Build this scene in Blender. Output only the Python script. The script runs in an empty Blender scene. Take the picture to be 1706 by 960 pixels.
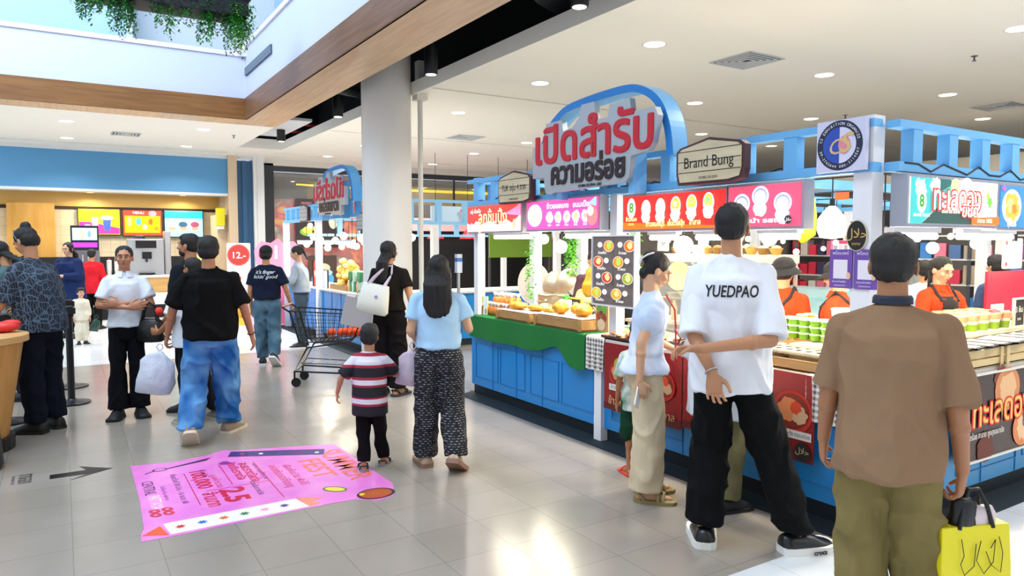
import bpy, bmesh, math, random
from mathutils import Vector, Matrix, noise
from mathutils.bvhtree import BVHTree
V = Vector
PI = math.pi
SC = bpy.context.scene
COL = SC.collection
random.seed(7)

# ------------------------------------------------------------------ camera
FPX, EYE, YAW = 1200.0, 1.62, math.radians(32)
PITCH = math.atan(75 / FPX)
cd = bpy.data.cameras.new('camera'); cam = bpy.data.objects.new('camera', cd); COL.objects.link(cam)
cd.sensor_width = 36; cd.lens = FPX * 36 / 1706; cd.clip_end = 200; cd.clip_start = .05
cam.location = (0, 0, EYE); cam.rotation_euler = (PI / 2 - PITCH, 0, -YAW)
SC.camera = cam
# ------------------------------------------------------------------ world, exposure
wd = bpy.data.worlds.new('mall_daylight'); SC.world = wd; wd.use_nodes = True
bgn = wd.node_tree.nodes['Background']; bgn.inputs[0].default_value = (.80, .88, 1, 1); bgn.inputs[1].default_value = .92
SC.view_settings.view_transform = 'Standard'; SC.view_settings.look = 'None'
SC.view_settings.exposure = 0.0; SC.view_settings.gamma = 1; SC.view_settings.use_curve_mapping = False
SC.cycles.max_bounces = 8; SC.cycles.diffuse_bounces = 4; SC.cycles.glossy_bounces = 4
SC.cycles.transparent_max_bounces = 12; SC.cycles.sample_clamp_indirect = 4; SC.cycles.caustics_reflective = False; SC.cycles.caustics_refractive = False

def area(name, loc, size, power, col=(1, 1, 1), rot=(0, 0, 0), sy=None):
    l = bpy.data.lights.new(name, 'AREA'); l.energy = power; l.color = col; l.size = size
    if sy: l.shape = 'RECTANGLE'; l.size_y = sy
    o = bpy.data.objects.new(name, l); o.location = loc; o.rotation_euler = rot; COL.objects.link(o); return o
def point(name, loc, power, col=(1, 1, 1), r=.05):
    l = bpy.data.lights.new(name, 'POINT'); l.energy = power; l.color = col; l.shadow_soft_size = r
    o = bpy.data.objects.new(name, l); o.location = loc; COL.objects.link(o); return o
WARM = (1, .90, .74); NEUT = (1, .96, .90)
area('atrium_skylight_fill', (-2.5, 5, 9.5), 7, 900, (.72, .86, 1)); area('atrium_skylight_fill', (-2, 9, 8.2), 5, 420, (.7, .86, 1), (math.radians(58), 0, math.radians(-8)))  # second area light is an added fill aimed at the upper wall
area('mall_fill_light', (8, -7, 8.0), 6, 800, (.9, .95, 1))  # added fill behind the camera; its bounce brightens the right ceiling

# ------------------------------------------------------------------ materials
def hx(h):
    c = [int(h[i:i + 2], 16) / 255 for i in (0, 2, 4)]
    return tuple(x / 12.92 if x <= .04045 else ((x + .055) / 1.055) ** 2.4 for x in c) + (1,)
MATS = {}
def mat(col, rough=.6, metal=0, emit=0, bump=None, key=None, alpha=1, trans=0, coat=0, sheen=0, vary=None):
    k = key or (col, rough, metal, emit, bump, alpha, trans, coat, vary)
    if k in MATS: return MATS[k]
    m = bpy.data.materials.new('surface_' + str(len(MATS))); m.use_nodes = True; nt = m.node_tree; b = nt.nodes['Principled BSDF']
    c = hx(col)
    b.inputs['Base Color'].default_value = c; b.inputs['Roughness'].default_value = rough; b.inputs['Metallic'].default_value = metal
    if emit: b.inputs['Emission Color'].default_value = c; b.inputs['Emission Strength'].default_value = emit
    if alpha < 1: b.inputs['Alpha'].default_value = alpha
    if trans: b.inputs['Transmission Weight'].default_value = trans
    if coat: b.inputs['Coat Weight'].default_value = coat
    if sheen: b.inputs['Sheen Weight'].default_value = sheen
    if bump or vary:
        tc = nt.nodes.new('ShaderNodeTexCoord'); mp = nt.nodes.new('ShaderNodeMapping'); nt.links.new(tc.outputs['Object'], mp.inputs[0])
        n = nt.nodes.new('ShaderNodeTexNoise'); nt.links.new(mp.outputs[0], n.inputs['Vector']); n.inputs['Detail'].default_value = 4
        if bump:
            n.inputs['Scale'].default_value = bump[0]
            if len(bump) > 2: mp.inputs['Scale'].default_value = bump[2]
            bp = nt.nodes.new('ShaderNodeBump'); bp.inputs['Strength'].default_value = bump[1]; bp.inputs['Distance'].default_value = .01
            nt.links.new(n.outputs[0], bp.inputs['Height']); nt.links.new(bp.outputs[0], b.inputs['Normal'])
        else: n.inputs['Scale'].default_value = 6
        if vary:
            mx = nt.nodes.new('ShaderNodeMix'); mx.data_type = 'RGBA'
            mx.inputs[6].default_value = c; mx.inputs[7].default_value = hx(vary)
            rp = nt.nodes.new('ShaderNodeMapRange'); rp.inputs[1].default_value = .4; rp.inputs[2].default_value = .65
            nt.links.new(n.outputs[0], rp.inputs[0]); nt.links.new(rp.outputs[0], mx.inputs[0]); nt.links.new(mx.outputs[2], b.inputs['Base Color'])
    MATS[k] = m; return m
def nodes(key, rough=.6):
    m = bpy.data.materials.new(key); m.use_nodes = True; nt = m.node_tree
    tc = nt.nodes.new('ShaderNodeTexCoord'); mp = nt.nodes.new('ShaderNodeMapping'); nt.links.new(tc.outputs['Object'], mp.inputs[0])
    nt.nodes['Principled BSDF'].inputs['Roughness'].default_value = rough
    return m, nt, mp, nt.nodes['Principled BSDF']
def ramp(nt, stops, const=False):
    r = nt.nodes.new('ShaderNodeValToRGB'); e = r.color_ramp.elements
    if const: r.color_ramp.interpolation = 'CONSTANT'
    e[0].position = stops[0][0]; e[0].color = hx(stops[0][1]); e[1].position = stops[1][0]; e[1].color = hx(stops[1][1])
    for p, c in stops[2:]: x = e.new(p); x.color = hx(c)
    return r
def wood(key, a, b, scale=(1, 12, 12), rough=.45):
    if key in MATS: return MATS[key]
    m, nt, mp, bs = nodes(key, rough); mp.inputs['Scale'].default_value = scale
    n = nt.nodes.new('ShaderNodeTexNoise'); n.inputs['Scale'].default_value = 2.2; n.inputs['Detail'].default_value = 7; n.inputs['Distortion'].default_value = .4
    r = ramp(nt, [(.3, a), (.7, b)]); nt.links.new(mp.outputs[0], n.inputs['Vector']); nt.links.new(n.outputs[0], r.inputs[0]); nt.links.new(r.outputs[0], bs.inputs['Base Color'])
    MATS[key] = m; return m
def tiles(key, a, b, grout, w, h, rough=.3, mortar=.004, rot=(0, 0, 0), offset=0, spec=None, coat=0, bumpy=0):
    m, nt, mp, bs = nodes(key, rough); mp.inputs['Rotation'].default_value = rot
    t = nt.nodes.new('ShaderNodeTexBrick'); t.offset = offset; t.inputs['Scale'].default_value = 1; t.inputs['Brick Width'].default_value = w
    t.inputs['Row Height'].default_value = h; t.inputs['Mortar Size'].default_value = mortar; t.inputs['Mortar Smooth'].default_value = .1
    t.inputs['Color1'].default_value = hx(a); t.inputs['Color2'].default_value = hx(b); t.inputs['Mortar'].default_value = hx(grout)
    nt.links.new(mp.outputs[0], t.inputs['Vector'])
    n = nt.nodes.new('ShaderNodeTexNoise'); n.inputs['Scale'].default_value = 1.6; n.inputs['Detail'].default_value = 6
    mx = nt.nodes.new('ShaderNodeMix'); mx.data_type = 'RGBA'; mx.blend_type = 'MULTIPLY'; mx.inputs[0].default_value = .35
    r = ramp(nt, [(.35, 'd8d6d2'), (.65, 'ffffff')]); nt.links.new(mp.outputs[0], n.inputs['Vector']); nt.links.new(n.outputs[0], r.inputs[0])
    nt.links.new(t.outputs['Color'], mx.inputs[6]); nt.links.new(r.outputs[0], mx.inputs[7]); nt.links.new(mx.outputs[2], bs.inputs['Base Color'])
    if coat:
        bs.inputs['Coat Weight'].default_value = coat; bs.inputs['Coat Roughness'].default_value = .07
    if bumpy:
        n2 = nt.nodes.new('ShaderNodeTexNoise'); n2.inputs['Scale'].default_value = 9; nt.links.new(mp.outputs[0], n2.inputs['Vector'])
        bp = nt.nodes.new('ShaderNodeBump'); bp.inputs['Strength'].default_value = bumpy; bp.inputs['Distance'].default_value = .01
        nt.links.new(n2.outputs[0], bp.inputs['Height']); nt.links.new(bp.outputs[0], bs.inputs['Normal'])
    MATS[key] = m; return m

# ------------------------------------------------------------------ mesh builder
class MB:
    def __init__(s): s.v = []; s.f = []; s.m = []; s.cur = None
    def use(s, m): s.cur = m; return s
    def add(s, vs, fs, m=None):
        o = len(s.v); s.v += [V(p) for p in vs]; s.f += [[i + o for i in f] for f in fs]; s.m += [m or s.cur] * len(fs); return s
    def box(s, c, d, rz=0, m=None, M=None):
        x, y, z = d[0] / 2, d[1] / 2, d[2] / 2; R = M or Matrix.Rotation(rz, 3, 'Z'); c = V(c)
        vs = [c + R @ V((a * x, b * y, e * z)) for a in (-1, 1) for b in (-1, 1) for e in (-1, 1)]
        return s.add(vs, [(0, 1, 3, 2), (4, 6, 7, 5), (0, 4, 5, 1), (2, 3, 7, 6), (0, 2, 6, 4), (1, 5, 7, 3)], m)
    def bb(s, a, b, m=None):   # box from two corners
        return s.box([(p + q) / 2 for p, q in zip(a, b)], [abs(p - q) for p, q in zip(a, b)], m=m)
    def rings(s, R, m=None, caps=True, closed=False):
        n = len(R[0]); vs = [p for r in R for p in r]; fs = []
        for i in range(len(R) - 1):
            for j in range(n):
                fs.append((i * n + j, i * n + (j + 1) % n, (i + 1) * n + (j + 1) % n, (i + 1) * n + j))
        if closed:
            i = len(R) - 1
            for j in range(n): fs.append((i * n + j, i * n + (j + 1) % n, (j + 1) % n, j))
        elif caps:
            fs.append(tuple(range(n - 1, -1, -1))); fs.append(tuple(range((len(R) - 1) * n, len(R) * n)))
        return s.add(vs, fs, m)
    def loft(s, spec, n=20, m=None):   # (centre, rx, ry[, right, front])
        R = []
        for q in spec:
            c = V(q[0]); u = V(q[3]) if len(q) > 3 else V((1, 0, 0)); w = V(q[4]) if len(q) > 4 else V((0, 1, 0))
            R.append([c + u * (q[1] * math.cos(2 * PI * k / n)) + w * (q[2] * math.sin(2 * PI * k / n)) for k in range(n)])
        return s.rings(R, m)
    def cap(s, a, b, ra, rb, n=12, flat=None, m=None, e=3):
        a = V(a); b = V(b); d = (b - a)
        d = d.normalized() if d.length > 1e-6 else V((0, 0, 1)); u = d.orthogonal().normalized(); w = d.cross(u); R = []
        pr = [(a - d * ra * math.cos(t * PI / 2 / e), ra * math.sin(t * PI / 2 / e)) for t in range(0, e)] + [(a, ra), (b, rb)] + [(b + d * rb * math.sin(t * PI / 2 / e), rb * math.cos(t * PI / 2 / e)) for t in range(1, e + 1)]
        for c, r in pr:
            r = max(r, 1e-4); ring = []
            for k in range(n):
                o = u * (r * math.cos(2 * PI * k / n)) + w * (r * math.sin(2 * PI * k / n))
                if flat: f = V(flat[0]).normalized(); o -= f * o.dot(f) * (1 - flat[1])
                ring.append(c + o)
            R.append(ring)
        return s.rings(R, m)
    def cyl(s, a, b, ra, rb=None, n=16, m=None):
        a = V(a); b = V(b); rb = ra if rb is None else rb; d = (b - a).normalized(); u = d.orthogonal().normalized(); w = d.cross(u)
        return s.rings([[c + u * (r * math.cos(2 * PI * k / n)) + w * (r * math.sin(2 * PI * k / n)) for k in range(n)] for c, r in ((a, ra), (b, rb))], m)
    def sph(s, c, r, n=14, k=8, M=None, m=None):
        c = V(c); r = (r, r, r) if isinstance(r, (int, float)) else r; R = []
        for i in range(k + 1):
            t = PI * (i if 0 < i < k else (.02 if i == 0 else k - .02)) / k
            R.append([c + (M @ V((r[0] * math.sin(t) * math.cos(2 * PI * j / n), r[1] * math.sin(t) * math.sin(2 * PI * j / n), -r[2] * math.cos(t))) if M else V((r[0] * math.sin(t) * math.cos(2 * PI * j / n), r[1] * math.sin(t) * math.sin(2 * PI * j / n), -r[2] * math.cos(t)))) for j in range(n)])
        return s.rings(R, m)
    def lathe(s, prof, c=(0, 0, 0), n=20, m=None):
        c = V(c); return s.rings([[c + V((r * math.cos(2 * PI * k / n), r * math.sin(2 * PI * k / n), z)) for k in range(n)] for r, z in prof], m)
    def tube(s, pts, r, n=8, m=None, closed=False):
        pts = [V(p) for p in pts]; R = []; pu = None
        for i, p in enumerate(pts):
            a = pts[i - 1] if (i > 0 or closed) else p; b = pts[(i + 1) % len(pts)] if (i < len(pts) - 1 or closed) else p
            d = (b - a).normalized(); u = (d.orthogonal() if pu is None else pu - d * pu.dot(d)).normalized(); pu = u; w = d.cross(u)
            rr = r[i] if isinstance(r, (list, tuple)) else r
            R.append([p + u * (rr * math.cos(2 * PI * k / n)) + w * (rr * math.sin(2 * PI * k / n)) for k in range(n)])
        return s.rings(R, m, closed=closed)
    def prism(s, poly, M, d, m=None):   # poly in local xy, extruded along local z from 0 to d, placed by 4x4 M
        n = len(poly); vs = [M @ V((x, y, 0)) for x, y in poly] + [M @ V((x, y, d)) for x, y in poly]
        return s.add(vs, [tuple(range(n - 1, -1, -1)), tuple(range(n, 2 * n))] + [(i, (i + 1) % n, (i + 1) % n + n, i + n) for i in range(n)], m)
    def text(s, body, size, M, m=None, bold=0, depth=.002, align='CENTER', mirror=False, width=None, font=None, res=3, shear=0):
        c = bpy.data.curves.new('lettering', 'FONT'); c.body = body; c.size = size; c.align_x = align; c.align_y = 'CENTER'
        c.extrude = depth / 2; c.offset = bold; c.resolution_u = res; c.shear = shear
        o = bpy.data.objects.new('lettering', c); COL.objects.link(o)
        me = bpy.data.meshes.new_from_object(o); vs = [v.co.copy() for v in me.vertices]
        if width and vs:
            xs = [v.x for v in vs]; w = max(xs) - min(xs); k = width / max(w, 1e-6); cx = (max(xs) + min(xs)) / 2
            for v in vs: v.x = (v.x - cx) * k + (0 if align == 'CENTER' else width / 2)
        if mirror:
            for v in vs: v.x = -v.x
        s.add([M @ v for v in vs], [tuple(p.vertices) for p in me.polygons], m)
        bpy.data.objects.remove(o); bpy.data.curves.remove(c); bpy.data.meshes.remove(me); return s
    def mesh(s, name):
        me = bpy.data.meshes.new(name); me.from_pydata([tuple(v) for v in s.v], [], s.f)
        ms = []
        for m in s.m:
            if m is not None and m not in ms: ms.append(m)
        for m in ms: me.materials.append(m)
        if len(ms) > 1:
            ix = {m: i for i, m in enumerate(ms)}
            me.polygons.foreach_set('material_index', [ix.get(m, 0) for m in s.m])
        return me
    def build(s, name, m=None, parent=None, smooth=False, bevel=0, **kw):
        me = s.mesh(name)
        if m: me.materials.clear(); me.materials.append(m)
        if smooth:
            bm = bmesh.new(); bm.from_mesh(me); bmesh.ops.recalc_face_normals(bm, faces=bm.faces); bm.to_mesh(me); bm.free()
            me.polygons.foreach_set('use_smooth', [True] * len(me.polygons))
            if smooth == 'auto': me.set_sharp_from_angle(angle=.7)
        o = bpy.data.objects.new(name, me); COL.objects.link(o)
        if parent: o.parent = parent
        if bevel:
            b = o.modifiers.new('bevel', 'BEVEL'); b.width = bevel; b.segments = 2; b.limit_method = 'ANGLE'
        for k, v in kw.items(): o[k] = v
        return o
WORK = bpy.data.scenes.new('work')
def remesh(mb, name, m, parent, vox=.007, smooth=4, fn=None):
    me = mb.mesh('tmp'); bm = bmesh.new(); bm.from_mesh(me); bmesh.ops.recalc_face_normals(bm, faces=bm.faces); bm.to_mesh(me); bm.free()
    o = bpy.data.objects.new('tmp', me); WORK.collection.objects.link(o); vl = WORK.view_layers[0]
    r = o.modifiers.new('r', 'REMESH'); r.mode = 'VOXEL'; r.voxel_size = vox
    if smooth: q = o.modifiers.new('s', 'SMOOTH'); q.factor = .5; q.iterations = smooth
    vl.update(); dg = vl.depsgraph
    nm = bpy.data.meshes.new_from_object(o.evaluated_get(dg)); nm.name = name
    bpy.data.objects.remove(o); bpy.data.meshes.remove(me)
    if fn:
        n = len(nm.vertices); co = [0.0] * (3 * n); no = [0.0] * (3 * n); nm.vertices.foreach_get('co', co); nm.vertex_normals.foreach_get('vector', no)
        for i in range(0, 3 * n, 3): co[i:i + 3] = fn(V(co[i:i + 3]), V(no[i:i + 3]))
        nm.vertices.foreach_set('co', co); nm.update()
    nm.materials.clear(); nm.materials.append(m); nm.polygons.foreach_set('use_smooth', [True] * len(nm.polygons))
    o = bpy.data.objects.new(name, nm); COL.objects.link(o)
    if parent: o.parent = parent
    return o
ORD = ['first', 'second', 'third', 'fourth', 'fifth', 'sixth', 'seventh', 'eighth', 'ninth', 'tenth', 'eleventh', 'twelfth', 'thirteenth', 'fourteenth', 'fifteenth', 'sixteenth', 'seventeenth', 'eighteenth']
def thing(name, label, cat, loc=(0, 0, 0), rz=0, group=None):
    o = bpy.data.objects.new(name, None); COL.objects.link(o); o.location = loc; o.rotation_euler = (0, 0, rz); o.empty_display_size = .1
    o['label'] = label; o['category'] = cat
    if group: o['group'] = group
    return o
def tag(o, label, cat, group=None, loc=None, rz=0):
    o['label'] = label; o['category'] = cat
    if group: o['group'] = group
    if loc: o.location = loc; o.rotation_euler = (0, 0, rz)
    return o
def dup(root, loc, rz=0, label=None, group=None, scale=1):
    r = root.copy(); COL.objects.link(r); r.location = loc; r.rotation_euler = (0, 0, rz); r.scale = (scale,) * 3
    if label: r['label'] = label
    if group: r['group'] = group
    for ch in list(root.children):
        c = ch.copy(); COL.objects.link(c); c.parent = r
        for g in list(ch.children): d = g.copy(); COL.objects.link(d); d.parent = c
    return r
def struct(name, mb, m=None, parent=None, smooth=False, bevel=0):
    o = mb.build(name, m, parent, smooth, bevel)
    if not parent: o['kind'] = 'structure'
    return o
def FM(x=0, y=0, z=0, rot=0):   # print plane: upright, facing local -y, x to the right, z up
    return Matrix.Translation((x, y, z)) @ Matrix.Rotation(PI / 2, 4, 'X') @ Matrix.Rotation(rot, 4, 'Z')
def circ(r, n=24, rx=None): return [((rx or r) * math.cos(2 * PI * k / n), r * math.sin(2 * PI * k / n)) for k in range(n)]
def blob(r, n=18, k=.15, seed=0):
    q = random.Random(seed); return [((r * (1 + k * (q.random() - .5) * 2)) * math.cos(2 * PI * i / n), (r * (1 + k * (q.random() - .5) * 2)) * math.sin(2 * PI * i / n)) for i in range(n)]
def rrect(w, h, r=.02, n=4):
    return [(sx * (w / 2 - r) + r * math.cos(a), sy * (h / 2 - r) + r * math.sin(a)) for sx, sy, a0 in ((1, 1, 0), (-1, 1, PI / 2), (-1, -1, PI), (1, -1, 1.5 * PI)) for a in [a0 + PI / 2 * i / n for i in range(n + 1)]]
FRONT = -PI / 2    # rz of something facing the walkway (-X); 0 faces the camera side (-Y)
# ================================================================== SETTING
CREAM = mat('efe9dc', .55); WHITE = mat('eceef0', .5); BLUEWALL = mat('4f8fc0', .6); DARK = mat('14161a', .5); BLACK = mat('08090b', .4)
LIGHTW = mat('c9d6e8', .6); ATR = mat('ccd2ea', .6)
FLOORG = tiles('floor_gray_tiles', '999186', '9d958b', '878075', .4, .4, .2, .0028, bumpy=.02)
FLOORW = tiles('floor_white_tiles', 'dfe3e6', 'e6e9ea', 'c9ccce', .6, .6, .22, .003)
OAK = wood('oak_laminate', '74481f', '93622f', (.6, 9, 9)); OAKL = wood('light_oak_laminate', 'cfa67a', 'e2c29c', (9, .6, 9), .35)
b = MB(); b.bb((-14, 2.34, -.1), (22, 11.0, 0)); struct('floor', b, FLOORG)
b = MB(); b.bb((-14, -4, -.1), (22, 2.34, 0)); struct('floor_near', b, FLOORW)
b = MB(); b.bb((-14, 11.0, -.1), (22, 24, 0)); struct('floor_far', b, FLOORW)
# ceilings at 3.7 m
CEIL = mat('fbf7ec', .6)
b = MB(); b.bb((-14, 13.35, 3.7), (3.33, 18.4, 3.85)); b.bb((3.33, 16.45, 3.7), (4.25, 18.6, 3.85)); struct('ceiling', b, CEIL)
b = MB(); b.bb((4.25, -3, 3.7), (22, 18.6, 3.85)); b.bb((4.22, -3, 3.685), (4.27, 16.45, 3.86)); struct('ceiling_right', b, CEIL)
b = MB(); b.bb((3.3, 16.40, 3.68), (4.25, 16.5, 3.9)); struct('trim_1', b, CEIL)
for i, (X0, Y0, X1, Y1) in enumerate([(4.25, 8.87, 22, 8.9), (4.25, 13.2, 22, 13.22), (4.25, 17.2, 22, 17.22), (-14, 17.6, 3.3, 17.62)]):
    b = MB(); b.bb((X0, Y0, 3.693), (X1, Y1, 3.7)); struct('trim_%d' % (i + 2), b, mat('cfcabf', .7))
# open service slot between beam and ceiling
b = MB(); b.bb((3.2, -3, 5.0), (5.2, 16.6, 5.1)); b.bb((5.1, -3, 3.85), (5.2, 16.6, 5.1)); b.bb((3.2, 16.5, 3.86), (5.2, 16.6, 5.1)); struct('ceiling_void', b, mat('0c0f12', .9))
# wooden soffit beam round the atrium
b = MB(); b.bb((2.7, -3, 3.69), (3.33, 13.35, 3.72)); b.bb((-14, 12.75, 3.69), (2.7, 13.35, 3.72)); struct('trim_10', b, OAKL)
b = MB(); b.bb((2.68, -3, 3.69), (2.72, 12.75, 4.03)); struct('trim_11', b, wood('oak_laminate_y', '6e4c32', '876246', (9, .6, 9)))
b = MB(); b.bb((-14, 12.73, 3.69), (2.72, 12.78, 4.03)); struct('trim_12', b, OAK)
b = MB(); b.bb((3.3, -3, 3.72), (3.34, 13.35, 5.0)); struct('trim_13', b, DARK)
b = MB(); b.bb((2.72, -3, 4.03), (3.3, 13.35, 4.86)); struct('wall_atrium_right', b, ATR)
b = MB(); b.bb((-14, 12.78, 4.03), (2.72, 13.35, 4.72)); struct('wall_atrium_back', b, ATR)
b = MB(); b.bb((2.69, -3, 4.86), (3.34, 13.35, 4.93)); b.bb((-14, 12.75, 4.72), (2.69, 13.35, 4.79)); b.bb((2.6, 12.7, 4.72), (3.34, 13.35, 4.93)); struct('trim_14', b, mat('e6dfe0', .5))
b = MB(); b.bb((-14, 14.6, 3.85), (1.1, 14.7, 10)); b.bb((3.9, -3, 5.1), (4.0, 15.6, 10)); struct('wall_upper', b, mat('b4d4ee', .6))
b = MB(); b.bb((1.1, 15.5, 3.86), (4, 15.6, 10)); b.bb((1.1, 14.6, 3.86), (1.2, 15.6, 10)); struct('wall_upper_back', b, mat('dde2e6', .6))
b = MB(); b.bb((-14, 13.35, 3.85), (4, 15.6, 3.9)); struct('floor_upper', b, mat('c8ccd0', .6))
# balcony rail panels upstairs
for i, x in enumerate((-4.5, -1.9, .7)):
    b = MB(); b.bb((x, 13.4, 5.4), (x + .04, 13.44, 6.4)); struct('trim_%d' % (20 + i), b, mat('8da3b5', .4))
# air grille on the beam wall
t = thing('air_grille', 'grey slotted air grille on the white wall above the wooden beam', 'vent', (2.70, 11.85, 4.4))
b = MB(); b.bb((-.005, -.86, 0), (.03, .86, .13)); b.build('backing', mat('4a5a6a', .6), t)
b = MB()
for k in range(6): b.bb((-.014, -.87, .008 + k * .022), (.0, .87, .018 + k * .022))
b.build('slat', mat('8fa1b2', .5), t)
# column
b = MB(); b.lathe([(.345, 0), (.345, 4.9)], (3.93, 9.62, 0), 48); struct('column', b, mat('e4e2de', .45), smooth='auto')
b = MB(); b.cyl((4.33, 9.36, 0), (4.33, 9.36, 3.7), .035); b.box((4.33, 9.36, 3.66), (.16, .16, .1)); b.box((4.33, 9.36, 3.95), (.1, .12, .4)); struct('trim_30', b, mat('d9d6cc', .5), smooth='auto')
# ducts and pipes up in the slot
galv = mat('a8adb0', .35, .85)
b = MB(); b.tube([(3.9, 5.9, 4.35), (4.4, 6.3, 4.3), (5.0, 6.6, 4.3)], .22, 20); tag(b.build('air_duct', galv, smooth='auto'), 'silver insulated air duct in the dark slot near the photo top', 'duct')
b = MB(); b.tube([(3.4, 12.2, 4.15), (3.7, 11.6, 4.1), (4.1, 11.9, 4.2), (4.9, 12.2, 4.2)], .1, 14); tag(b.build('air_duct', galv, smooth='auto'), 'small silver duct elbow in the dark slot left of the column', 'duct')
for k, (y, l) in enumerate([(14.2, 'red sprinkler pipe crossing the dark slot, nearer one'), (15.2, 'red sprinkler pipe crossing the dark slot, farthest one')]):
    b = MB(); b.cyl((3.34, y, 3.95), (5.07, y + .3, 3.95), .025); tag(b.build('sprinkler_pipe', mat('a02028', .5), smooth='auto'), l, 'pipe')
b = MB(); b.cyl((3.45, -1, 4.5), (3.45, 15.3, 4.5), .04); b.cyl((4.9, -1, 4.75), (4.9, 15.3, 4.75), .05); b.bb((4.4, 0, 4.75), (4.75, 15.3, 4.8)); b.build('cable_tray', mat('2a3338', .6), smooth='auto', label='dark cable tray and pipes running along the ceiling slot', category='cable tray')
def spot(x, y, l, z0=3.62):
    t = thing('track_spotlight', l, 'spotlight', (x, y, z0))
    b = MB(); b.lathe([(.075, 0), (.08, .02), (.08, .34), (.03, .36)], n=18); b.build('housing', BLACK, t, smooth='auto')
    b = MB(); b.lathe([(.06, -.002), (.06, .006)], n=18); b.build('lens', mat('fff8ea', .3, emit=6), t)
    b = MB(); b.cyl((0, 0, .35), (0, 0, 1.35), .01); b.build('rod', BLACK, t)
for x, y, l in [(3.80, 5.0, 'black cylinder spotlight at the photo top edge in the slot'), (3.80, 7.9, 'black cylinder spotlight hanging just right of the column top'), (3.80, 11.3, 'black cylinder spotlight hanging just left of the column top'), (3.75, 14.6, 'farthest black cylinder spotlight in the slot, beside red pipes')]:
    spot(x, y, l)
# recessed downlights
LAMP = mat('fffaf0', .4, emit=5.5)
def downlight(x, y, l, z=3.7, power=42, r=.11):
    t = thing('downlight', l, 'ceiling light', (x, y, z))
    b = MB(); b.rings([[V((q * math.cos(2 * PI * k / 24), q * math.sin(2 * PI * k / 24), h)) for k in range(24)] for q, h in ((r, -.001), (r + .018, -.006), (r + .02, 0))], caps=False); b.build('rim', WHITE, t, smooth=True)
    b = MB(); b.lathe([(r, -.003), (r, 0)], n=24); b.build('lamp_disc', LAMP, t)
    if power:
        a = area('downlight_lamp', (0, 0, -.012), .2, power, NEUT); a.parent = t; a.data.shape = 'DISK'; a.data.spread = 2.4
DL = [(5.35, 5.74, 'round downlight above the box-shaped arch sign, nearest on the cream ceiling'), (5.37, 7.9, 'round downlight on the cream ceiling between column and arch, upper'),
      (8.08, 7.79, 'round downlight just right of the blue arch top'), (8.1, 5.65, 'round downlight right of the big square ceiling vent'), (10.64, 5.47, 'round downlight left of the rightmost ceiling vent'),
      (5.46, 10.36, 'round downlight on the ceiling just right of the column'), (10.74, 7.72, 'round downlight directly above the circular logo board'), (7.97, 3.45, 'round downlight at the right photo edge'),
      (10.46, 9.9, 'small round downlight above the round-cornered wooden plaque'), (13.2, 6.2, 'small round downlight above the right kiosk lattice'), (8.28, 12.67, 'small round downlight left of the arch sign, upper'),
      (8.23, 14.84, 'small round downlight above the far lattice, middle of three'), (8.4, 17.4, 'small round downlight farthest back, right of the column'), (5.51, 17.2, 'small round downlight left of the column above the glass shopfront'),
      (5.6, 14.9, 'small round downlight beside the column left side'), (.14, 14.62, 'round downlight on the left ceiling, nearest left'), (2.3, 14.35, 'round downlight on the left ceiling, nearest right'),
      (.17, 16.93, 'round downlight on the left ceiling, far left'), (2.36, 17.03, 'round downlight on the left ceiling, far right'), (13.0, 10.3, 'small round downlight far right above the logo board'), (-2.4, 14.7, 'round downlight over the left of the fast food counter')]
for x, y, l in DL: downlight(x, y, l)
for x, y in [(5.4, 3.2), (5.4, .8), (8, 1), (10.6, 3.2), (13.2, 3.2), (-2.4, 17)]: area('mall_downlight', (x, y, 3.68), .25, 48, NEUT)
def vent(x, y, l, s=.6):
    t = thing('ceiling_vent', l, 'vent', (x, y, 3.7))
    b = MB(); 
    for k in range(5):
        q = s / 2 - k * .055; z = -.02 + k * .002
        b.rings([[V((sx * (q - w), sy * (q - w), h)) for sx, sy in ((1, 1), (-1, 1), (-1, -1), (1, -1))] for w, h in ((0, -.004), (.012, -.012), (.035, -.001))], caps=False)
    b.build('louvre', mat('b9bcc0', .5), t)
    b = MB(); b.bb((-s / 2 + .02, -s / 2 + .02, -.003), (s / 2 - .02, s / 2 - .02, -.001)); b.build('backing', mat('3a4048', .7), t)
vent(6.71, 5.68, 'square four-way ceiling vent above the arch, largest'); vent(6.84, 12.67, 'square ceiling vent between column and arch, far'); vent(12.2, 5.5, 'square ceiling vent at the right photo edge'); vent(1.12, 15.7, 'square ceiling vent on the left ceiling', .5)
for x, y, l in [(8.7, 4.2, 'tiny sprinkler head near the top right of the cream ceiling'), (6.6, 8.2, 'tiny sprinkler head left of the blue arch'), (-.9, 13.9, 'tiny sprinkler head on the left ceiling, nearest'), (2.9, 14.8, 'tiny sprinkler head on the left ceiling beside the downlight'), (10.9, 7.2, 'tiny sprinkler head above the round logo board')]:
    b = MB(); b.lathe([(.035, -.004), (.035, 0)]); b.cyl((0, 0, -.05), (0, 0, 0), .01); b.lathe([(.022, -.055), (.022, -.05)]); tag(b.build('fire_sprinkler', mat('555a5e', .4, .5)), l, 'sprinkler', loc=(x, y, 3.7))
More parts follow.
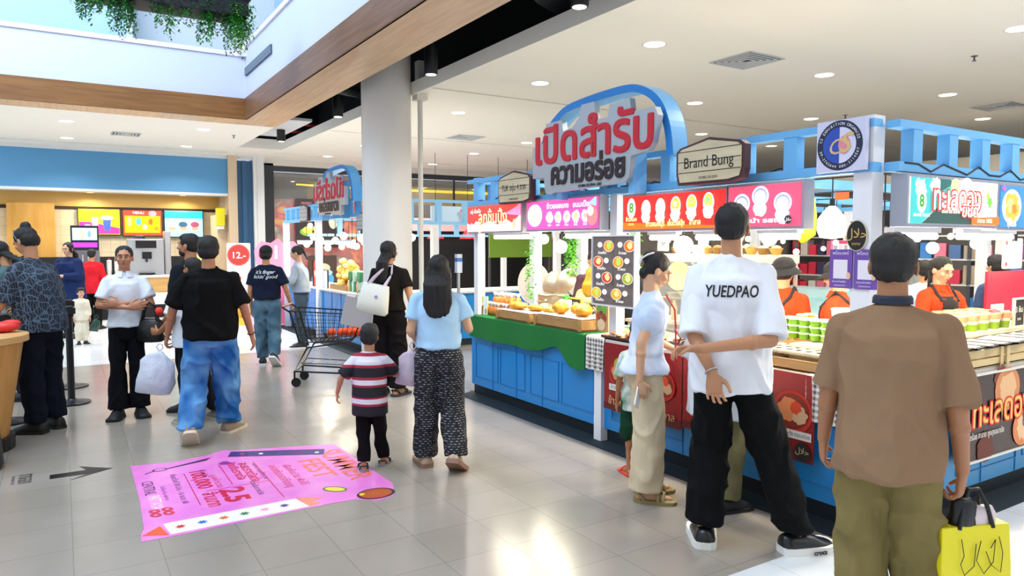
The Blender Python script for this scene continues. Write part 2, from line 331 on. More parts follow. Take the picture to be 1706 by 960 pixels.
# hanging planter in the atrium
t = thing('hanging_planter', 'black hanging planter with long trailing green plants in the atrium', 'planter', (1.13, 9.5, 4.36))
b = MB(); b.bb((-.9, -.22, .0), (.9, .22, .22)); b.bb((-.93, -.25, .2), (.93, .25, .25)); b.build('trough', mat('101418', .6), t, bevel=.01)
b = MB(); [b.cyl((x, 0, .2), (x, 0, 5), .006) for x in (-.8, .8)]; b.build('cable', mat('303438', .4, .8), t)
gr = [mat('1f7a2c', .5), mat('2f9a2e', .5), mat('12502a', .5), mat('63b52a', .5)]
q = random.Random(3); b = MB(); cl = [(-.83, .45), (-.72, .3), (-.6, .36), (-.47, .55), (-.38, .5), (-.1, .25), (0, .45), (.22, .3), (.42, .5), (.5, .35), (.66, .4), (.74, .55), (.8, .6), (.86, .42)]
for cx, ln in cl:
    for k in range(30):
        x = cx + q.gauss(0, .05); y = q.uniform(-.24, .1); L = ln * q.uniform(.55, 1.1); z = .15; g = q.choice(gr[:3] if cx < .6 else gr)
        n = int(L / .028); sw = q.uniform(-.05, .05)
        for i in range(n):
            zz = z - i * .028; xx = x + sw * (i / n) + q.gauss(0, .008); a = q.uniform(0, 6.28); w = .036 + .02 * q.random(); d = V((math.cos(a) * w, math.sin(a) * w, -.03)); s_ = V((-math.sin(a), math.cos(a), .2)) * .011; p = V((xx, y, zz))
            b.add([p, p + d * .5 + s_, p + d, p + d * .5 - s_], [(0, 1, 2, 3)], g)
for k in range(1800):
    x = q.uniform(-.95, .93); p = V((x, q.uniform(-.28, .2), q.uniform(.02, .38))); a = q.uniform(0, 6.28); d = V((math.cos(a), math.sin(a), q.uniform(-.6, .4))) * .05; s_ = V((-d.y, d.x, 0)) * .3
    b.add([p, p + d * .5 + s_, p + d, p + d * .5 - s_], [(0, 1, 2, 3)], q.choice(gr))
o = b.build('foliage', None, t); o['kind'] = 'stuff'

# ------------------------------------------------------------------ fast food front (left)
b = MB(); b.bb((-14, 18.3, 2.8), (3.45, 18.5, 3.7)); struct('wall_fascia', b, BLUEWALL)
b = MB(); b.bb((-14, 18.28, 3.62), (4.3, 18.32, 3.7)); b.bb((-14, 18.3, 2.74), (3.5, 18.62, 2.8)); struct('trim_31', b, mat('d9dde0', .5))
b = MB(); b.bb((-14, 18.5, 2.78), (3.5, 21, 2.82)); struct('ceiling_counter', b, mat('d8c8a4', .6))
WTILE = tiles('cream_wall_tiles', 'e9dcc3', 'e4d6bb', 'c4b394', .2, .2, .3, .004, rot=(PI / 2, 0, 0))
b = MB(); b.bb((-14, 19.6, 0), (3.5, 19.7, 2.42)); struct('wall_back_tiled', b, WTILE)
b = MB(); b.bb((-14, 19.58, 2.4), (3.5, 19.72, 2.47)); struct('trim_32', b, mat('2a1c16', .5))
b = MB(); b.bb((-14, 19.6, 2.47), (3.5, 19.75, 2.8)); struct('wall_back_upper', b, mat('d9b56a', .6))
b = MB(); b.bb((-1.0, 19.4, 0), (-.1, 19.6, 2.52)); struct('wall_pier', b, wood('pier_wood', 'c8973f', 'd6a85a', (4, 4, .5)))
b = MB(); b.bb((3.42, 18.2, 0), (3.62, 19.8, 3.7)); struct('wall_counter_right', b, mat('cbb79c', .6))
b = MB(); b.bb((3.62, 18.3, 0), (4.0, 18.6, 3.6)); b.bb((3.75, 18.26, 0), (3.85, 18.32, 3.6)); struct('wall_blue_pier', b, mat('1f5078', .5))
b = MB(); b.bb((4.0, 18.2, 0), (4.25, 18.6, 3.7)); b.bb((4.08, 18.18, 0), (4.12, 18.2, 3.7)); struct('wall_white_pier', b, mat('dcdfe0', .5))
for x, l in [(-2.0, 'warm downlight under the blue fascia, left edge'), (.6, 'warm downlight under the blue fascia, above the left menu screens'), (2.55, 'warm downlight under the blue fascia, at its right end')]:
    t = thing('downlight', l, 'ceiling light', (x, 19.2, 2.78))
    b = MB(); b.lathe([(.07, -.006), (.07, 0)]); b.build('lamp_disc', mat('ffe9b0', .4, emit=5), t)
    p = area('counter_lamp', (0, 0, -.02), .1, 14, (1, .8, .45)); p.parent = t; p.data.spread = 2.6
area('kitchen_lamp', (1, 18.75, 2.72), 3.5, 40, (1, .93, .8), sy=.3)
t = thing('service_counter', 'long white and wood fast food counter below the menu screens', 'counter', (0, 17.2, 0))
b = MB(); b.bb((-9, 0, .88), (3.3, .65, .93)); b.build('worktop', mat('f0f0ee', .25), t, bevel=.01)
b = MB(); b.bb((-9, .05, .55), (3.3, .6, .88)); b.build('front_panel', wood('counter_wood', 'c79a58', 'd8b070', (.5, 6, 6)), t)
b = MB(); b.bb((-9, .0, .3), (3.3, .62, .55)); b.build('ledge', mat('eceeee', .3), t)
b = MB(); b.bb((-9, .2, 0), (3.3, .6, .3)); b.build('plinth', mat('15161a', .6), t)
b = MB(); b.bb((-14, 19.3, .9), (3.18, 19.38, 1.3)); b.bb((-14, 18.95, 0), (3.18, 19.38, .95)); b.build('back_counter', mat('1b2027', .5), label='dark back counter running along the tiled wall', category='counter')
def screen(x0, x1, z0, z1, y, l, art, name='menu_screen'):
    w = x1 - x0; h = z1 - z0; t = thing(name, l, 'screen', ((x0 + x1) / 2, y, z0))
    b = MB(); b.bb((-w / 2, 0, 0), (w / 2, .06, h)); b.build('bezel', BLACK, t)
    b = MB(); b.bb((-w / 2 + .02, -.004, .02), (w / 2 - .02, 0, h - .02), art[0]); M = lambda x, z, k=1, r=0: FM(x, -.004 - .002 * k, z, r)
    for a in art[1]:
        if a[0] == 'r': b.prism([(-a[3] / 2, -a[4] / 2), (a[3] / 2, -a[4] / 2), (a[3] / 2, a[4] / 2), (-a[3] / 2, a[4] / 2)], M(a[1] * w / 2, h / 2 + a[2] * h / 2, a[6] if len(a) > 6 else 1), .002, a[5])
        if a[0] == 'c': b.prism(circ(a[4], rx=a[3]), M(a[1] * w / 2, h / 2 + a[2] * h / 2, a[6] if len(a) > 6 else 2), .002, a[5])
        if a[0] == 't': b.text(a[3], a[4], M(a[1] * w / 2, h / 2 + a[2] * h / 2, 3), a[5])
        if a[0] == 'p': b.prism([(u * w / 2, v * h / 2) for u, v in a[1]], M(0, h / 2, a[3] if len(a) > 3 else 1), .002, a[2])
    b.build('display', None, t); return t
em = lambda c, s=1.1: mat(c, .5, emit=s)
cup = lambda x, z, w, h, c, k=2: ('p', [(x - w * .7, z - h), (x + w * .7, z - h), (x + w, z + h), (x - w, z + h)], em(c), k)
screen(.34, 1.22, 1.80, 2.43, 19.5, 'left menu screen, yellow and magenta with iced drinks', (em('f6d21c'), [('p', [(-.94, -.9), (.94, -.9), (.94, -.45), (-.5, .0), (-.94, .0)], em('e8308c')), cup(-.2, -.2, .16, .55, 'e8f0c0'), cup(.35, -.2, .2, .45, '3a58c8', 3), ('c', .35, .3, .13, .05, em('a8c8f0'), 4), ('c', -.55, -.35, .08, .05, em('f8b0d8'), 3), ('t', .1, .75, 'SUMMER', .08, em('5a8a20'))]))
screen(1.25, 2.12, 1.78, 2.42, 19.5, 'middle menu screen, red and yellow with small dishes', (em('e8402c'), [('r', 0, -.1, .76, .4, em('ffd800')), ('c', -.2, .1, .06, .09, em('48a0c8')), ('c', .1, -.3, .05, .06, em('f0f0f0')), ('c', .4, .1, .05, .08, em('b06020')), ('c', -.65, .1, .05, .12, em('f0e878')), ('c', .68, -.4, .05, .05, em('f08020')), ('c', .5, .72, .09, .07, em('f890a0')), ('t', -.2, .75, 'MENU', .09, em('ffffff'))]))
screen(2.15, 3.05, 1.76, 2.43, 19.5, 'right menu screen, blue with three small cakes', (em('8fd8ee'), [('r', 0, .65, .86, .17, em('18a0d8')), ('c', -.05, -.05, .1, .07, em('2c5070')), ('c', .55, -.05, .1, .07, em('8c4468')), ('c', -.6, -.05, .1, .07, em('b8e8d8')), ('c', -.6, -.35, .09, .05, em('f0907c')), ('c', -.05, -.35, .09, .05, em('f0907c')), ('c', .55, -.35, .09, .05, em('f0907c')), ('t', 0, .65, 'Dessert', .1, em('0c6898'))]))
# counter machines
t = thing('drink_dispenser', 'drink dispenser with a lit blue and purple screen on the counter', 'drink machine', (.42, 17.55, .93))
b = MB(); b.bb((-.26, -.2, 0), (.26, .2, .55)); b.build('cabinet', mat('8d9298', .3, .7), t, bevel=.01)
b = MB(); b.bb((-.25, -.22, .55), (.25, .1, 1.05)); b.build('screen_housing', mat('10182c', .4), t)
b = MB(); b.bb((-.22, -.228, .75), (.22, -.22, 1.0), em('a8d0e8')); b.bb((-.22, -.228, .6), (.22, -.22, .7), em('b030c8')); b.sph((-.05, -.235, .86), (.05, .008, .08), m=em('e8a890')); b.sph((.08, -.235, .88), (.03, .008, .07), m=em('6890c8')); b.build('screen', None, t)
b = MB(); [b.cyl((x, -.24, .3), (x, -.24, .45), .02) for x in (-.15, -.05, .05, .15)]; b.build('nozzle', mat('c8ccd0', .2, .9), t, smooth='auto')
t = thing('soft_serve_machine', 'steel soft serve machine with black panel on the counter', 'ice cream machine', (1.55, 17.55, .93))
b = MB(); b.bb((-.35, -.2, 0), (.35, .25, .78)); b.bb((.37, -.1, 0), (.5, .2, .95)); b.build('cabinet', mat('c4c8cc', .28, .7), t, bevel=.02)
b = MB(); b.bb((-.2, -.215, .58), (.2, -.2, .74)); b.bb((-.08, -.26, .35), (.1, -.2, .5)); b.build('control_panel', BLACK, t)
b = MB(); b.bb((-.15, -.32, .02), (.15, -.2, .05)); b.cyl((0, -.26, .28), (0, -.26, .36), .02); b.lathe([(.12, .78), (.1, .84), (.04, .86)], (-.1, 0, 0)); b.build('drip_tray', mat('30343a', .4, .5), t)
t = thing('order_display', 'small lit yellow and green countertop display in a steel frame', 'screen', (2.55, 17.5, .93))
b = MB(); b.bb((-.18, -.02, 0), (.18, .04, .5)); b.bb((-.2, -.1, 0), (.2, .1, .02)); b.build('frame', mat('50565c', .35, .6), t)
b = MB(); b.bb((-.14, -.028, .06), (.14, -.02, .46), em('b8dc90')); b.prism(circ(.08), FM(.02, -.032, .3), .002, em('f0d020')); b.prism(circ(.06), FM(-.03, -.034, .17), .002, em('f0b820')); b.build('display', None, t)
t0 = thing('cup_stack', 'stack of white paper cups between the counter machines, left', 'cups', (.85, 17.5, .93), group='cup stacks by the drink dispenser')
b = MB(); b.lathe([(.04, 0), (.045, .1), (.05, .1), (.05, .32), (.03, .33)], n=14); b.build('cups', mat('e8e8e4', .4), t0, smooth='auto'); b = MB(); b.cyl((0, 0, .31), (0, 0, .36), .02); b.build('lid', mat('c04038', .4), t0)
dup(t0, (1.0, 17.55, .93), label='stack of white paper cups between the counter machines, right')
for x, c, l in [(.72, 'c0c4c8', 'steel syrup canister next to the drink dispenser'), (1.1, '8a8e92', 'grey steel canister left of the soft serve machine')]:
    b = MB(); b.lathe([(.045, 0), (.045, .16), (.03, .18), (.012, .22), (.012, .25)], n=14); tag(b.build('syrup_canister', mat(c, .25, .7), smooth='auto'), l, 'canister', loc=(x, 17.45, .93))
t = thing('wall_dispenser', 'yellow box fixed on the right counter wall above shoulder height', 'wall box', (3.3, 18.37, 1.95))
b = MB(); b.bb((-.14, -.1, .08), (.04, .1, .5)); b.build('box', mat('d8d010', .4), t, bevel=.01); b = MB(); b.bb((-.12, -.08, 0), (.02, .08, .08)); b.build('tray', mat('e8e8e8', .4), t)
b = MB(); b.bb((3.2, 18.5, 0), (3.42, 19.4, 2.3)); b.build('tall_locker', mat('d6c4a6', .5), label='tall cream panel cabinet at the right end of the fast food counter', category='cabinet')

# ------------------------------------------------------------------ glass shopfront (Y=18.6, X>4.25)
GLASS = mat('eef4f6', .03, alpha=.12, key='glass'); GLASS.node_tree.nodes['Principled BSDF'].inputs['Specular IOR Level'].default_value = 1
b = MB(); b.bb((4.25, 18.5, 0), (4.55, 18.7, 3.6)); struct('wall_dark_pier', b, mat('1e2328', .5))
w = MB(); w.bb((4.55, 18.6, .1), (14, 18.61, 3.45)); struct('window_1', w, GLASS)
b = MB(); b.bb((4.55, 18.56, 3.42), (14, 18.66, 3.58)); b.bb((4.55, 18.56, 0), (14, 18.66, .1))
for x in (4.55, 7.1, 9.65, 12.2): b.bb((x - .02, 18.58, 0), (x + .02, 18.64, 3.45))
struct('trim_33', b, mat('2c3034', .4))
b = MB(); b.bb((4.25, 18.5, 3.55), (22, 18.62, 3.7)); struct('trim_34', b, mat('d8d4cc', .5))
b = MB(); b.bb((4.3, 22.5, 0), (16, 22.6, 3.6)); struct('wall_shop_back', b, mat('8a7a58', .7))
b = MB(); b.bb((4.3, 18.62, 3.3), (16, 22.6, 3.4)); struct('ceiling_shop', b, mat('6b6a66', .8))
b = MB(); b.bb((4.25, 18.7, 0), (4.3, 22.6, 3.6)); struct('wall_shop_left', b, mat('7d6c50', .7))
t = thing('cove_light', 'glowing yellow ceiling cove inside the glass shopfront', 'ceiling light', (8.4, 20.2, 3.1))
b = MB(); b.prism([(-2.9, -.3), (-1.9, .35), (1.5, .5), (6, .5), (6, -.1), (-1, -.1)], Matrix.Translation((0, 0, .1)), .04); b.build('cove_panel', mat('f0dc30', .5, emit=1.1), t)
b = MB(); b.bb((-2.4, .45, -.3), (6, .5, .1)); b.build('cove_edge', mat('a89018', .5), t)
for k, x in enumerate((5.4, 6.3, 7.6, 9.4, 11.0)):
    downlight(x, 19.9 + .3 * (k % 2), 'tiny white downlight inside the glass shop, %s' % ['leftmost', 'second from left', 'near the column left', 'near the column right', 'rightmost'][k], 3.29, 12, .05)
# painted wall graphic and posters in the shop window
m, nt, mp, bs = nodes('warm_mural', .6); mp.inputs['Scale'].default_value = (1.2, 1, 1.2)
n = nt.nodes.new('ShaderNodeTexNoise'); n.inputs['Scale'].default_value = 1.7; n.inputs['Detail'].default_value = 3; n.inputs['Distortion'].default_value = 1.2
r = ramp(nt, [(.3, 'e8a810'), (.42, 'e86018'), (.5, 'c02418'), (.6, '8a5a3c'), (.72, 'd8c49a')]); nt.links.new(mp.outputs[0], n.inputs['Vector']); nt.links.new(n.outputs[0], r.inputs[0]); nt.links.new(r.outputs[0], bs.inputs['Base Color'])
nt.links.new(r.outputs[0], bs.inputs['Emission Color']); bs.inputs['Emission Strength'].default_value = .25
b = MB(); b.bb((4.6, 19.0, .1), (8.2, 19.04, 2.75)); struct('wall_mural', b, m)
def poster(x, z, w, h, y, rz, l, bg, prints, name='poster', th=.01, emit=0, frame=None, cat='poster'):
    t = thing(name, l, cat, (x, y, z), rz)
    b = MB(); b.prism(rrect(w, h, min(.02, w * .05)), FM(0, 0, h / 2), -th); b.build('board', bg, t)
    b = MB(); c = 0
    for a in prints:
        c += 1; M = FM(0, 0, 0) if a[0] == 'p' else FM(a[1] * w / 2, -.0012 - .0008 * c, h / 2 + a[2] * h / 2)
        if a[0] == 'c': b.prism(circ(a[4], rx=a[3]), M, .001, a[5])
        if a[0] == 'b': b.prism(blob(a[3], 22, .18, c + int(a[1] * 99)), M, .001, a[4])
        if a[0] == 'r': b.prism([(-a[3] / 2, -a[4] / 2), (a[3] / 2, -a[4] / 2), (a[3] / 2, a[4] / 2), (-a[3] / 2, a[4] / 2)], M, .001, a[5])
        if a[0] == 'p': b.prism([(u * w / 2, v * h / 2) for u, v in a[1]], FM(0, -.0012 - .0008 * c, h / 2), .001, a[2])
        if a[0] == 't': b.text(a[3], a[4], FM(a[1] * w / 2, -.0012 - .0008 * c, h / 2 + a[2] * h / 2), a[5], bold=a[6] if len(a) > 6 else 0, width=a[7] if len(a) > 7 else None, depth=.001)
    if prints: b.build('print', None, t)
    if frame:
        b = MB(); e = .012
        b.bb((-w / 2 - e, -.012, -e), (w / 2 + e, th, 0)); b.bb((-w / 2 - e, -.012, h), (w / 2 + e, th, h + e)); b.bb((-w / 2 - e, -.012, 0), (-w / 2, th, h)); b.bb((w / 2, -.012, 0), (w / 2 + e, th, h)); b.build('frame', frame, t)
    return t
poster(5.65, 1.5, 1.15, 1.25, 18.52, 0, 'dark poster with two mango desserts on the shop glass', mat('33282c', .5), [('t', -.45, .62, 'มะม่วง', .17, mat('f0e8c8')), ('t', -.45, .4, 'มะม่วงน้ำปลาหวาน', .05, mat('e8e0c0')), ('r', -.5, .25, .3, .09, mat('4a9048')), ('t', -.5, .82, 'DESSERT', .07, mat('e88898')), ('c', .35, .55, .24, .1, mat('e8d878')), ('c', .35, .6, .15, .1, mat('f6e25a')), ('c', .32, .74, .09, .09, mat('f4f0e0')), ('c', -.35, -.35, .27, .12, mat('8ab848')), ('c', -.35, -.28, .2, .11, mat('e8e060')), ('c', -.35, -.1, .08, .08, mat('f4f4ea')), ('c', .7, .1, .12, .2, mat('e0dcc8')), ('r', .3, -.8, .5, .08, mat('8a6a4a'))])
poster(5.75, .3, .75, 1.0, 18.5, 0, 'poster with a pale blue dessert bowl, lower on the shop glass', mat('4a3a34', .5), [('c', 0, -.25, .3, .22, mat('58a8d8')), ('c', 0, .1, .26, .1, mat('a8d8f0')), ('c', 0, .35, .2, .12, mat('e8d8b0'))])
# standees
t = poster(2.82, 0, .42, 1.62, 14.2, -.3, 'white standee with a red circle reading 12 beside the jeans man', mat('f2efec', .5), [('r', 0, -.55, .4, .6, mat('e8c43c')), ('c', 0, -.5, .15, .2, mat('d89a30')), ('r', 0, .18, .07, .07, mat('e05048')), ('c', 0, .72, .2, .2, mat('e8685c')), ('c', 0, .72, .18, .18, mat('d8443c')), ('t', 0, .71, '12.-', .17, mat('ffe8e0'), .004)], name='price_standee', cat='standee')
t = thing('pink_standee', 'pink heart-shaped standee with big white number 11 by the glass shop', 'standee', (3.65, 14.6, 0), -.25)
b = MB(); b.bb((-.3, 0, 0), (.3, .03, 1.2), mat('f088b0')); b.prism([(0, 1.05), (.42, 1.2), (.45, 1.5), (.3, 1.66), (.1, 1.62), (0, 1.72), (-.14, 1.62), (-.32, 1.66), (-.45, 1.48), (-.42, 1.2)], FM(0, .03, 0), .04, mat('f7a8c8')); b.build('board', None, t)
b = MB(); b.text('11', .36, FM(.05, -.015, 1.42), mat('ffffff'), .01); b.prism(circ(.12), FM(-.25, -.012, 1.4), .002, mat('e04868')); b.build('print', None, t)
b = MB(); b.lathe([(.13, 0), (.17, .16), (.19, .17), (.19, .2)], n=20); tag(b.build('ice_bucket', mat('d83040', .4), smooth='auto'), 'red cup display with white rim below the pink standee', 'bucket', loc=(3.2, 14.1, .95))
b = MB(); b.bb((-.25, -.2, 0), (.25, .2, .95)); tag(b.build('display_pedestal', mat('e8c0d0', .5), bevel=.01), 'pale pink pedestal below the red cup display', 'pedestal', loc=(3.2, 14.15, 0))
# stanchions
t = thing('queue_post', 'black queue barrier post between patterned-shirt man and polo woman, nearer', 'queue post', (.04, 8.47, 0))
b = MB(); b.lathe([(.17, 0), (.17, .015), (.05, .035), (.035, .05)], n=32); b.build('base', mat('0d0e11', .4), t, smooth='auto')
b = MB(); b.lathe([(.032, .04), (.032, .9)], n=20); b.build('pole', mat('15171b', .35), t, smooth='auto')
b = MB(); b.lathe([(.042, .88), (.045, .9), (.045, .98), (.03, .99)], n=20); b.box((.0, 0, .94), (.12, .1, .06)); b.build('belt_head', mat('0b0c0e', .4), t, smooth='auto')
dup(t, (.045, 9.44, 0), label='black queue barrier post behind the nearer one')
dup(t, (-.46, 7.85, 0), label='black queue barrier post at the left photo edge by the wooden table')
t = thing('round_table', 'curved light wood table end at the left photo edge', 'table', (-.70, 6.93, 0))
b = MB(); b.lathe([(.42, .84), (.46, .85), (.46, .9), (.42, .91)], n=40); b.build('tabletop', wood('table_wood', 'c99a5c', 'd8b078', (2, 2, 2)), t, smooth='auto')
b = MB(); b.lathe([(.3, .1), (.42, .84)], n=32); b.build('skirt', wood('table_wood2', 'b98440', 'cc9c58', (6, 6, .6)), t, smooth='auto')
b = MB(); b.lathe([(.34, 0), (.34, .1)], n=32); b.build('base', BLACK, t)
b = MB(); b.sph((0, 0, .045), (.11, .08, .045)); b.sph((.05, .02, .07), (.07, .05, .03)); tag(b.build('red_pouch', mat('d8302c', .5), smooth=True), 'red folded pouch on the wooden table end', 'pouch', loc=(-.41, 6.96, .91))
t = thing('floor_bin', 'black round waste bin base at the lower left photo edge', 'bin', (-.62, 6.3, 0)); b = MB(); b.lathe([(.2, 0), (.22, .03), (.2, .3), (.16, .34)], n=28); b.build('body', mat('0c0e14', .5), t, smooth='auto'); b = MB(); b.lathe([(.17, .33), (.17, .36), (.05, .37)], n=24); b.build('lid', mat('15181e', .4), t, smooth='auto')

# ------------------------------------------------------------------ floor graphics
def on(lx, ly, a=0, z=.002): return Matrix.Translation((lx, ly, z)) @ Matrix.Rotation(a, 4, 'Z')
t = thing('floor_sticker', 'large pink promotional floor sticker with Thai text and a recipe strip', 'floor sticker', (.345, 5.87, 0), -PI / 2)
pk = mat('e579cf', .3, coat=.3, vary='eb8ad2')
b = MB(); b.prism([(.04, .03), (.1, .3), (.05, .56), (-.03, .68), (.02, .74), (.26, 1.47), (1.09, 1.49), (1.40, 1.5), (1.62, 1.42), (1.66, 1.3), (1.56, 1.18), (1.55, .99), (1.58, .11), (1.57, -.03), (1.45, -.02), (1.38, .0), (.9, .02)][::-1], on(0, 0, 0, .0005), .0015); b.build('sheet', pk, t)
b = MB(); rd = mat('c41840', .4); dk = mat('3a1848', .4); pr = mat('8a2c8c', .4); og = mat('e8705c', .4); z2 = .0024
L = lambda s, sz, x, y, m, w=None, bold=0, a=0: b.text(s, sz, on(x, y, a, z2), m, bold=bold, width=w, depth=.0006)
L('CENTRAL', .1, .64, .09, dk, .3); L('PATTAYA', .1, .95, .1, mat('f8e0f4'), .26); L('ที่เซ็นทรัล พัทยา', .035, .8, .17, pr, .3)
L('ตั้งแต่วันที่ 30 มี.ค. - 16 เม.ย. 68', .05, .74, .26, dk, .66); L('100,000', .13, .63, .41, rd, .42, .004); L('ล้านบาท', .12, 1.08, .41, rd, .28, .003); L('2.5', .2, 1.06, .545, rd, .28, .008)
L('ร่วมลุ้นรางวัล', .05, 1.0, .7, dk, .3); L('มูลค่ารวม', .06, .72, .5, rd, .3); L('ชิงเงินรางวัล', .08, .56, .655, rd, .44, .002); L('สะสมรางวัลต่อ', .09, .63, .73, rd, .48, .002)
L('อร่อยซัมเมอร์กับเมนู', .08, .84, .9, rd, .54); L('เลือกช้อป ชิม ฟินได้', .07, .86, .99, rd, .5); L('แจกความสุขให้ทุกวัน', .04, .65, .8, dk, .4)
L('SUMMER', .24, .8, 1.36, og, .8, .003); L('FEST', .22, .8, 1.16, og, .46, .003); L('ชื่นใจ', .05, .5, .45, pr, .18)
for p in ((.43, .33, .72), (.35, .575, .5), (.4, .805, .88)): b.prism([(0, 0), (p[2], 0), (p[2], .006), (0, .006)], on(p[0], p[1], 0, z2), .0005, rd)
b.prism([(0, 0), (.006, 0), (.006, .4), (0, .4)], on(.9, .4, 0, z2), .0005, rd)
b.prism([(.18, .67), (.05, .72), (.36, 1.36), (.5, 1.31)][::-1], on(0, 0, 0, z2), .0005, mat('3a3070', .4))
for k, c in enumerate(('b04070', 'f0e8f0', '4060a0', 'a03868', 'f0e8f0')): b.prism(circ(.018, 8), on(.16 + k * .065, .78 + k * .125, 0, z2 + .0006), .0004, mat(c))
b.prism([(1.36, .1), (1.55, .12), (1.53, .9), (1.35, .86)], on(0, 0, 0, z2), .0005, mat('efe6dc', .35))
for k, c in enumerate(('c03028', '2468b8', 'd06428', '287848', 'e898b8', '4a4088')):
    st = [((.032 if i % 2 else .017) * math.cos(PI * i / 8), (.032 if i % 2 else .017) * math.sin(PI * i / 8)) for i in range(16)]
    b.prism(st, on(1.455 - .004 * k, .18 + .118 * k, 0, z2 + .0006), .0004, mat(c))
b.prism([(1.49, -.02), (1.39, .08), (1.55, .11)][::-1], on(0, 0, 0, z2), .0005, mat('e0582c')); b.prism([(1.33, .87), (1.42, 1.02), (1.46, .93), (1.5, .98), (1.53, .9)][::-1], on(0, 0, 0, z2), .0005, mat('e89070'))
b.prism([(x * .8, y) for x, y in circ(.125, 30)], on(1.53, 1.33, 0, z2 + .0005), .0004, mat('2a2430'))
b.prism(circ(.105, 30, .085), on(1.53, 1.33, 0, z2 + .001), .0004, mat('a8481c'))
for k in range(60):
    a = k * .35; rr = .008 + .0013 * k; b.prism(circ(.004, 6), on(1.53 + rr * math.cos(a) * .85, 1.33 + rr * math.sin(a), 0, z2 + .0015), .0003, mat('d87a34'))
b.prism(blob(.02, 8, .3, 2), on(1.5, 1.245, 0, z2 + .0015), .0004, mat('e8c030'))
b.prism(circ(.05, 20, .085), on(1.31, 1.13, .8, z2), .0005, mat('5a7848')); b.prism(circ(.036, 20, .07), on(1.31, 1.13, .8, z2 + .0006), .0004, mat('e8d048'))
for rr, mm in ((.05, dk), (.036, pk)): b.prism(circ(rr, 20, rr * .8), on(.25, .2, 0, z2 + (0 if mm is dk else .0006)), .0004, mm)
b.prism([(.24, .25), (.26, .25), (.19, .52), (.13, .56), (.15, .5)], on(0, 0, 0, z2), .0005, dk)
b.prism([(.26, .16), (.27, .17), (.31, .1), (.295, .1)][::-1], on(0, 0, 0, z2), .0005, dk)
for k in range(4): b.prism(circ(.03, 12, .04), on(1.12 + (k % 2) * .07, .08 + (k // 2) * .07, .5, z2), .0005, mat('c83048'))
for k in range(4): b.prism(circ(.012, 10), on(1.12 + (k % 2) * .07, .08 + (k // 2) * .07, .5, z2 + .0006), .0004, pk)
b.prism(blob(.04, 10, .3, 5), on(.33, .62, 0, z2), .0005, pr)
b.build('print', None, t)
t = thing('floor_arrow', 'black floor arrow with a small exit caption beside the pink sticker', 'floor marking', (-.2, 6.0, 0), -PI / 2)
b = MB(); b.prism([(-.05, .02), (.0, .12), (.04, .12), (.02, .06), (.06, .06), (.11, .28), (.155, .28), (.11, .06), (.16, .06), (.13, .0)][::-1], on(0, 0, 0, .0005), .001)
b.v = []; b.f = []; b.m = []
b.prism([(.15, .46), (-.02, .26), (.10, .30), (.10, .08), (.20, .08), (.20, .30), (.30, .20)][::-1], on(0, 0, 0, .0006), .001, BLACK)
b.text('ทางออก', .14, on(.1, -.06, 0, .0008), BLACK, width=.22, depth=.0005); b.text('Evacuation Exit', .035, on(.1, -.13, 0, .0008), mat('555555'), width=.2, depth=.0005)
b.build('print', None, t)
# ================================================================== FOOD KIOSK (front X=3.7 facing the walkway, side Y=2.2 facing the camera)
SKY = mat('6db4e8', .4); PBLUE = mat('1583cc', .3); PLB = mat('8ec8f0', .4); POST = mat('e9e9ec', .45); KICK = mat('0d1a24', .5); GREYF = mat('a3a6b4', .4, .2)
KW = mat('e8d3a2', .5)
def lattice(name, l, loc, rz, w, n, z0=2.0, z1=2.28, c=SKY):
    t = thing(name, l, 'frame', loc, rz)
    b = MB(); b.bb((0, -.04, z1 - .04), (w, .04, z1)); b.bb((0, -.04, z0), (w, .04, z0 + .05)); b.build('rail', c, t)
    for k in range(n):
        x = (k + .5) * w / n
        b = MB(); b.bb((x - .045, -.035, z0 + .05), (x + .045, .035, z1 - .04)); b.build('slat', c, t)
    return t
def posts(t, ps, z0, z1, w=.1, c=POST):
    for x, y in ps: b = MB(); b.bb((x - w / 2, y - w / 2, z0), (x + w / 2, y + w / 2, z1)); b.build('post', c, t)
t = lattice('kiosk_frame', 'blue slatted top frame of the front food kiosk with white posts, walkway side', (3.7, 6.75, 0), FRONT, 4.5, 13)
posts(t, [(.1, .05), (2.33, .05)], .85, 2.0, .085); posts(t, [(.1, .05), (2.33, .05)], 2.0, 2.3, .09, SKY)
t = lattice('kiosk_frame', 'blue slatted top frame of the front food kiosk, side facing the camera', (3.75, 2.2, 0), 0, 4.4, 12, 2.0, 2.27)
posts(t, [(2.1, 0), (4.35, .0)], .85, 2.0, .1)
t = thing('corner_post', 'tall white corner post carrying the round logo board', 'post', (3.72, 2.31, 0)); b = MB(); b.bb((-.05, -.055, .84), (.05, .055, 2.3)); b.build('post', POST, t)
t = lattice('kiosk_frame', 'blue slatted rear frame of the front food kiosk seen through the stalls', (8.1, 6.75, 0), FRONT, 4.5, 12); posts(t, [(.1, 0), (1.5, 0), (3, 0)], 0, 2.0, .1)
t = lattice('kiosk_frame', 'blue slatted far end frame of the front food kiosk', (3.75, 6.7, 0), 0, 4.3, 11); posts(t, [(.75, 0), (1.4, 0), (2.2, 0), (3.4, 0)], .0, 2.0, .1)
t = thing('kiosk_ceiling_beam', 'pale blue cross beams spanning the kiosk interior', 'beam', (3.7, 2.2, 2.0)); 
for k in range(3): b = MB(); b.bb((.05, .9 + k * 1.2, 0), (4.4, .96 + k * 1.2, .06)); b.build('beam', SKY, t)
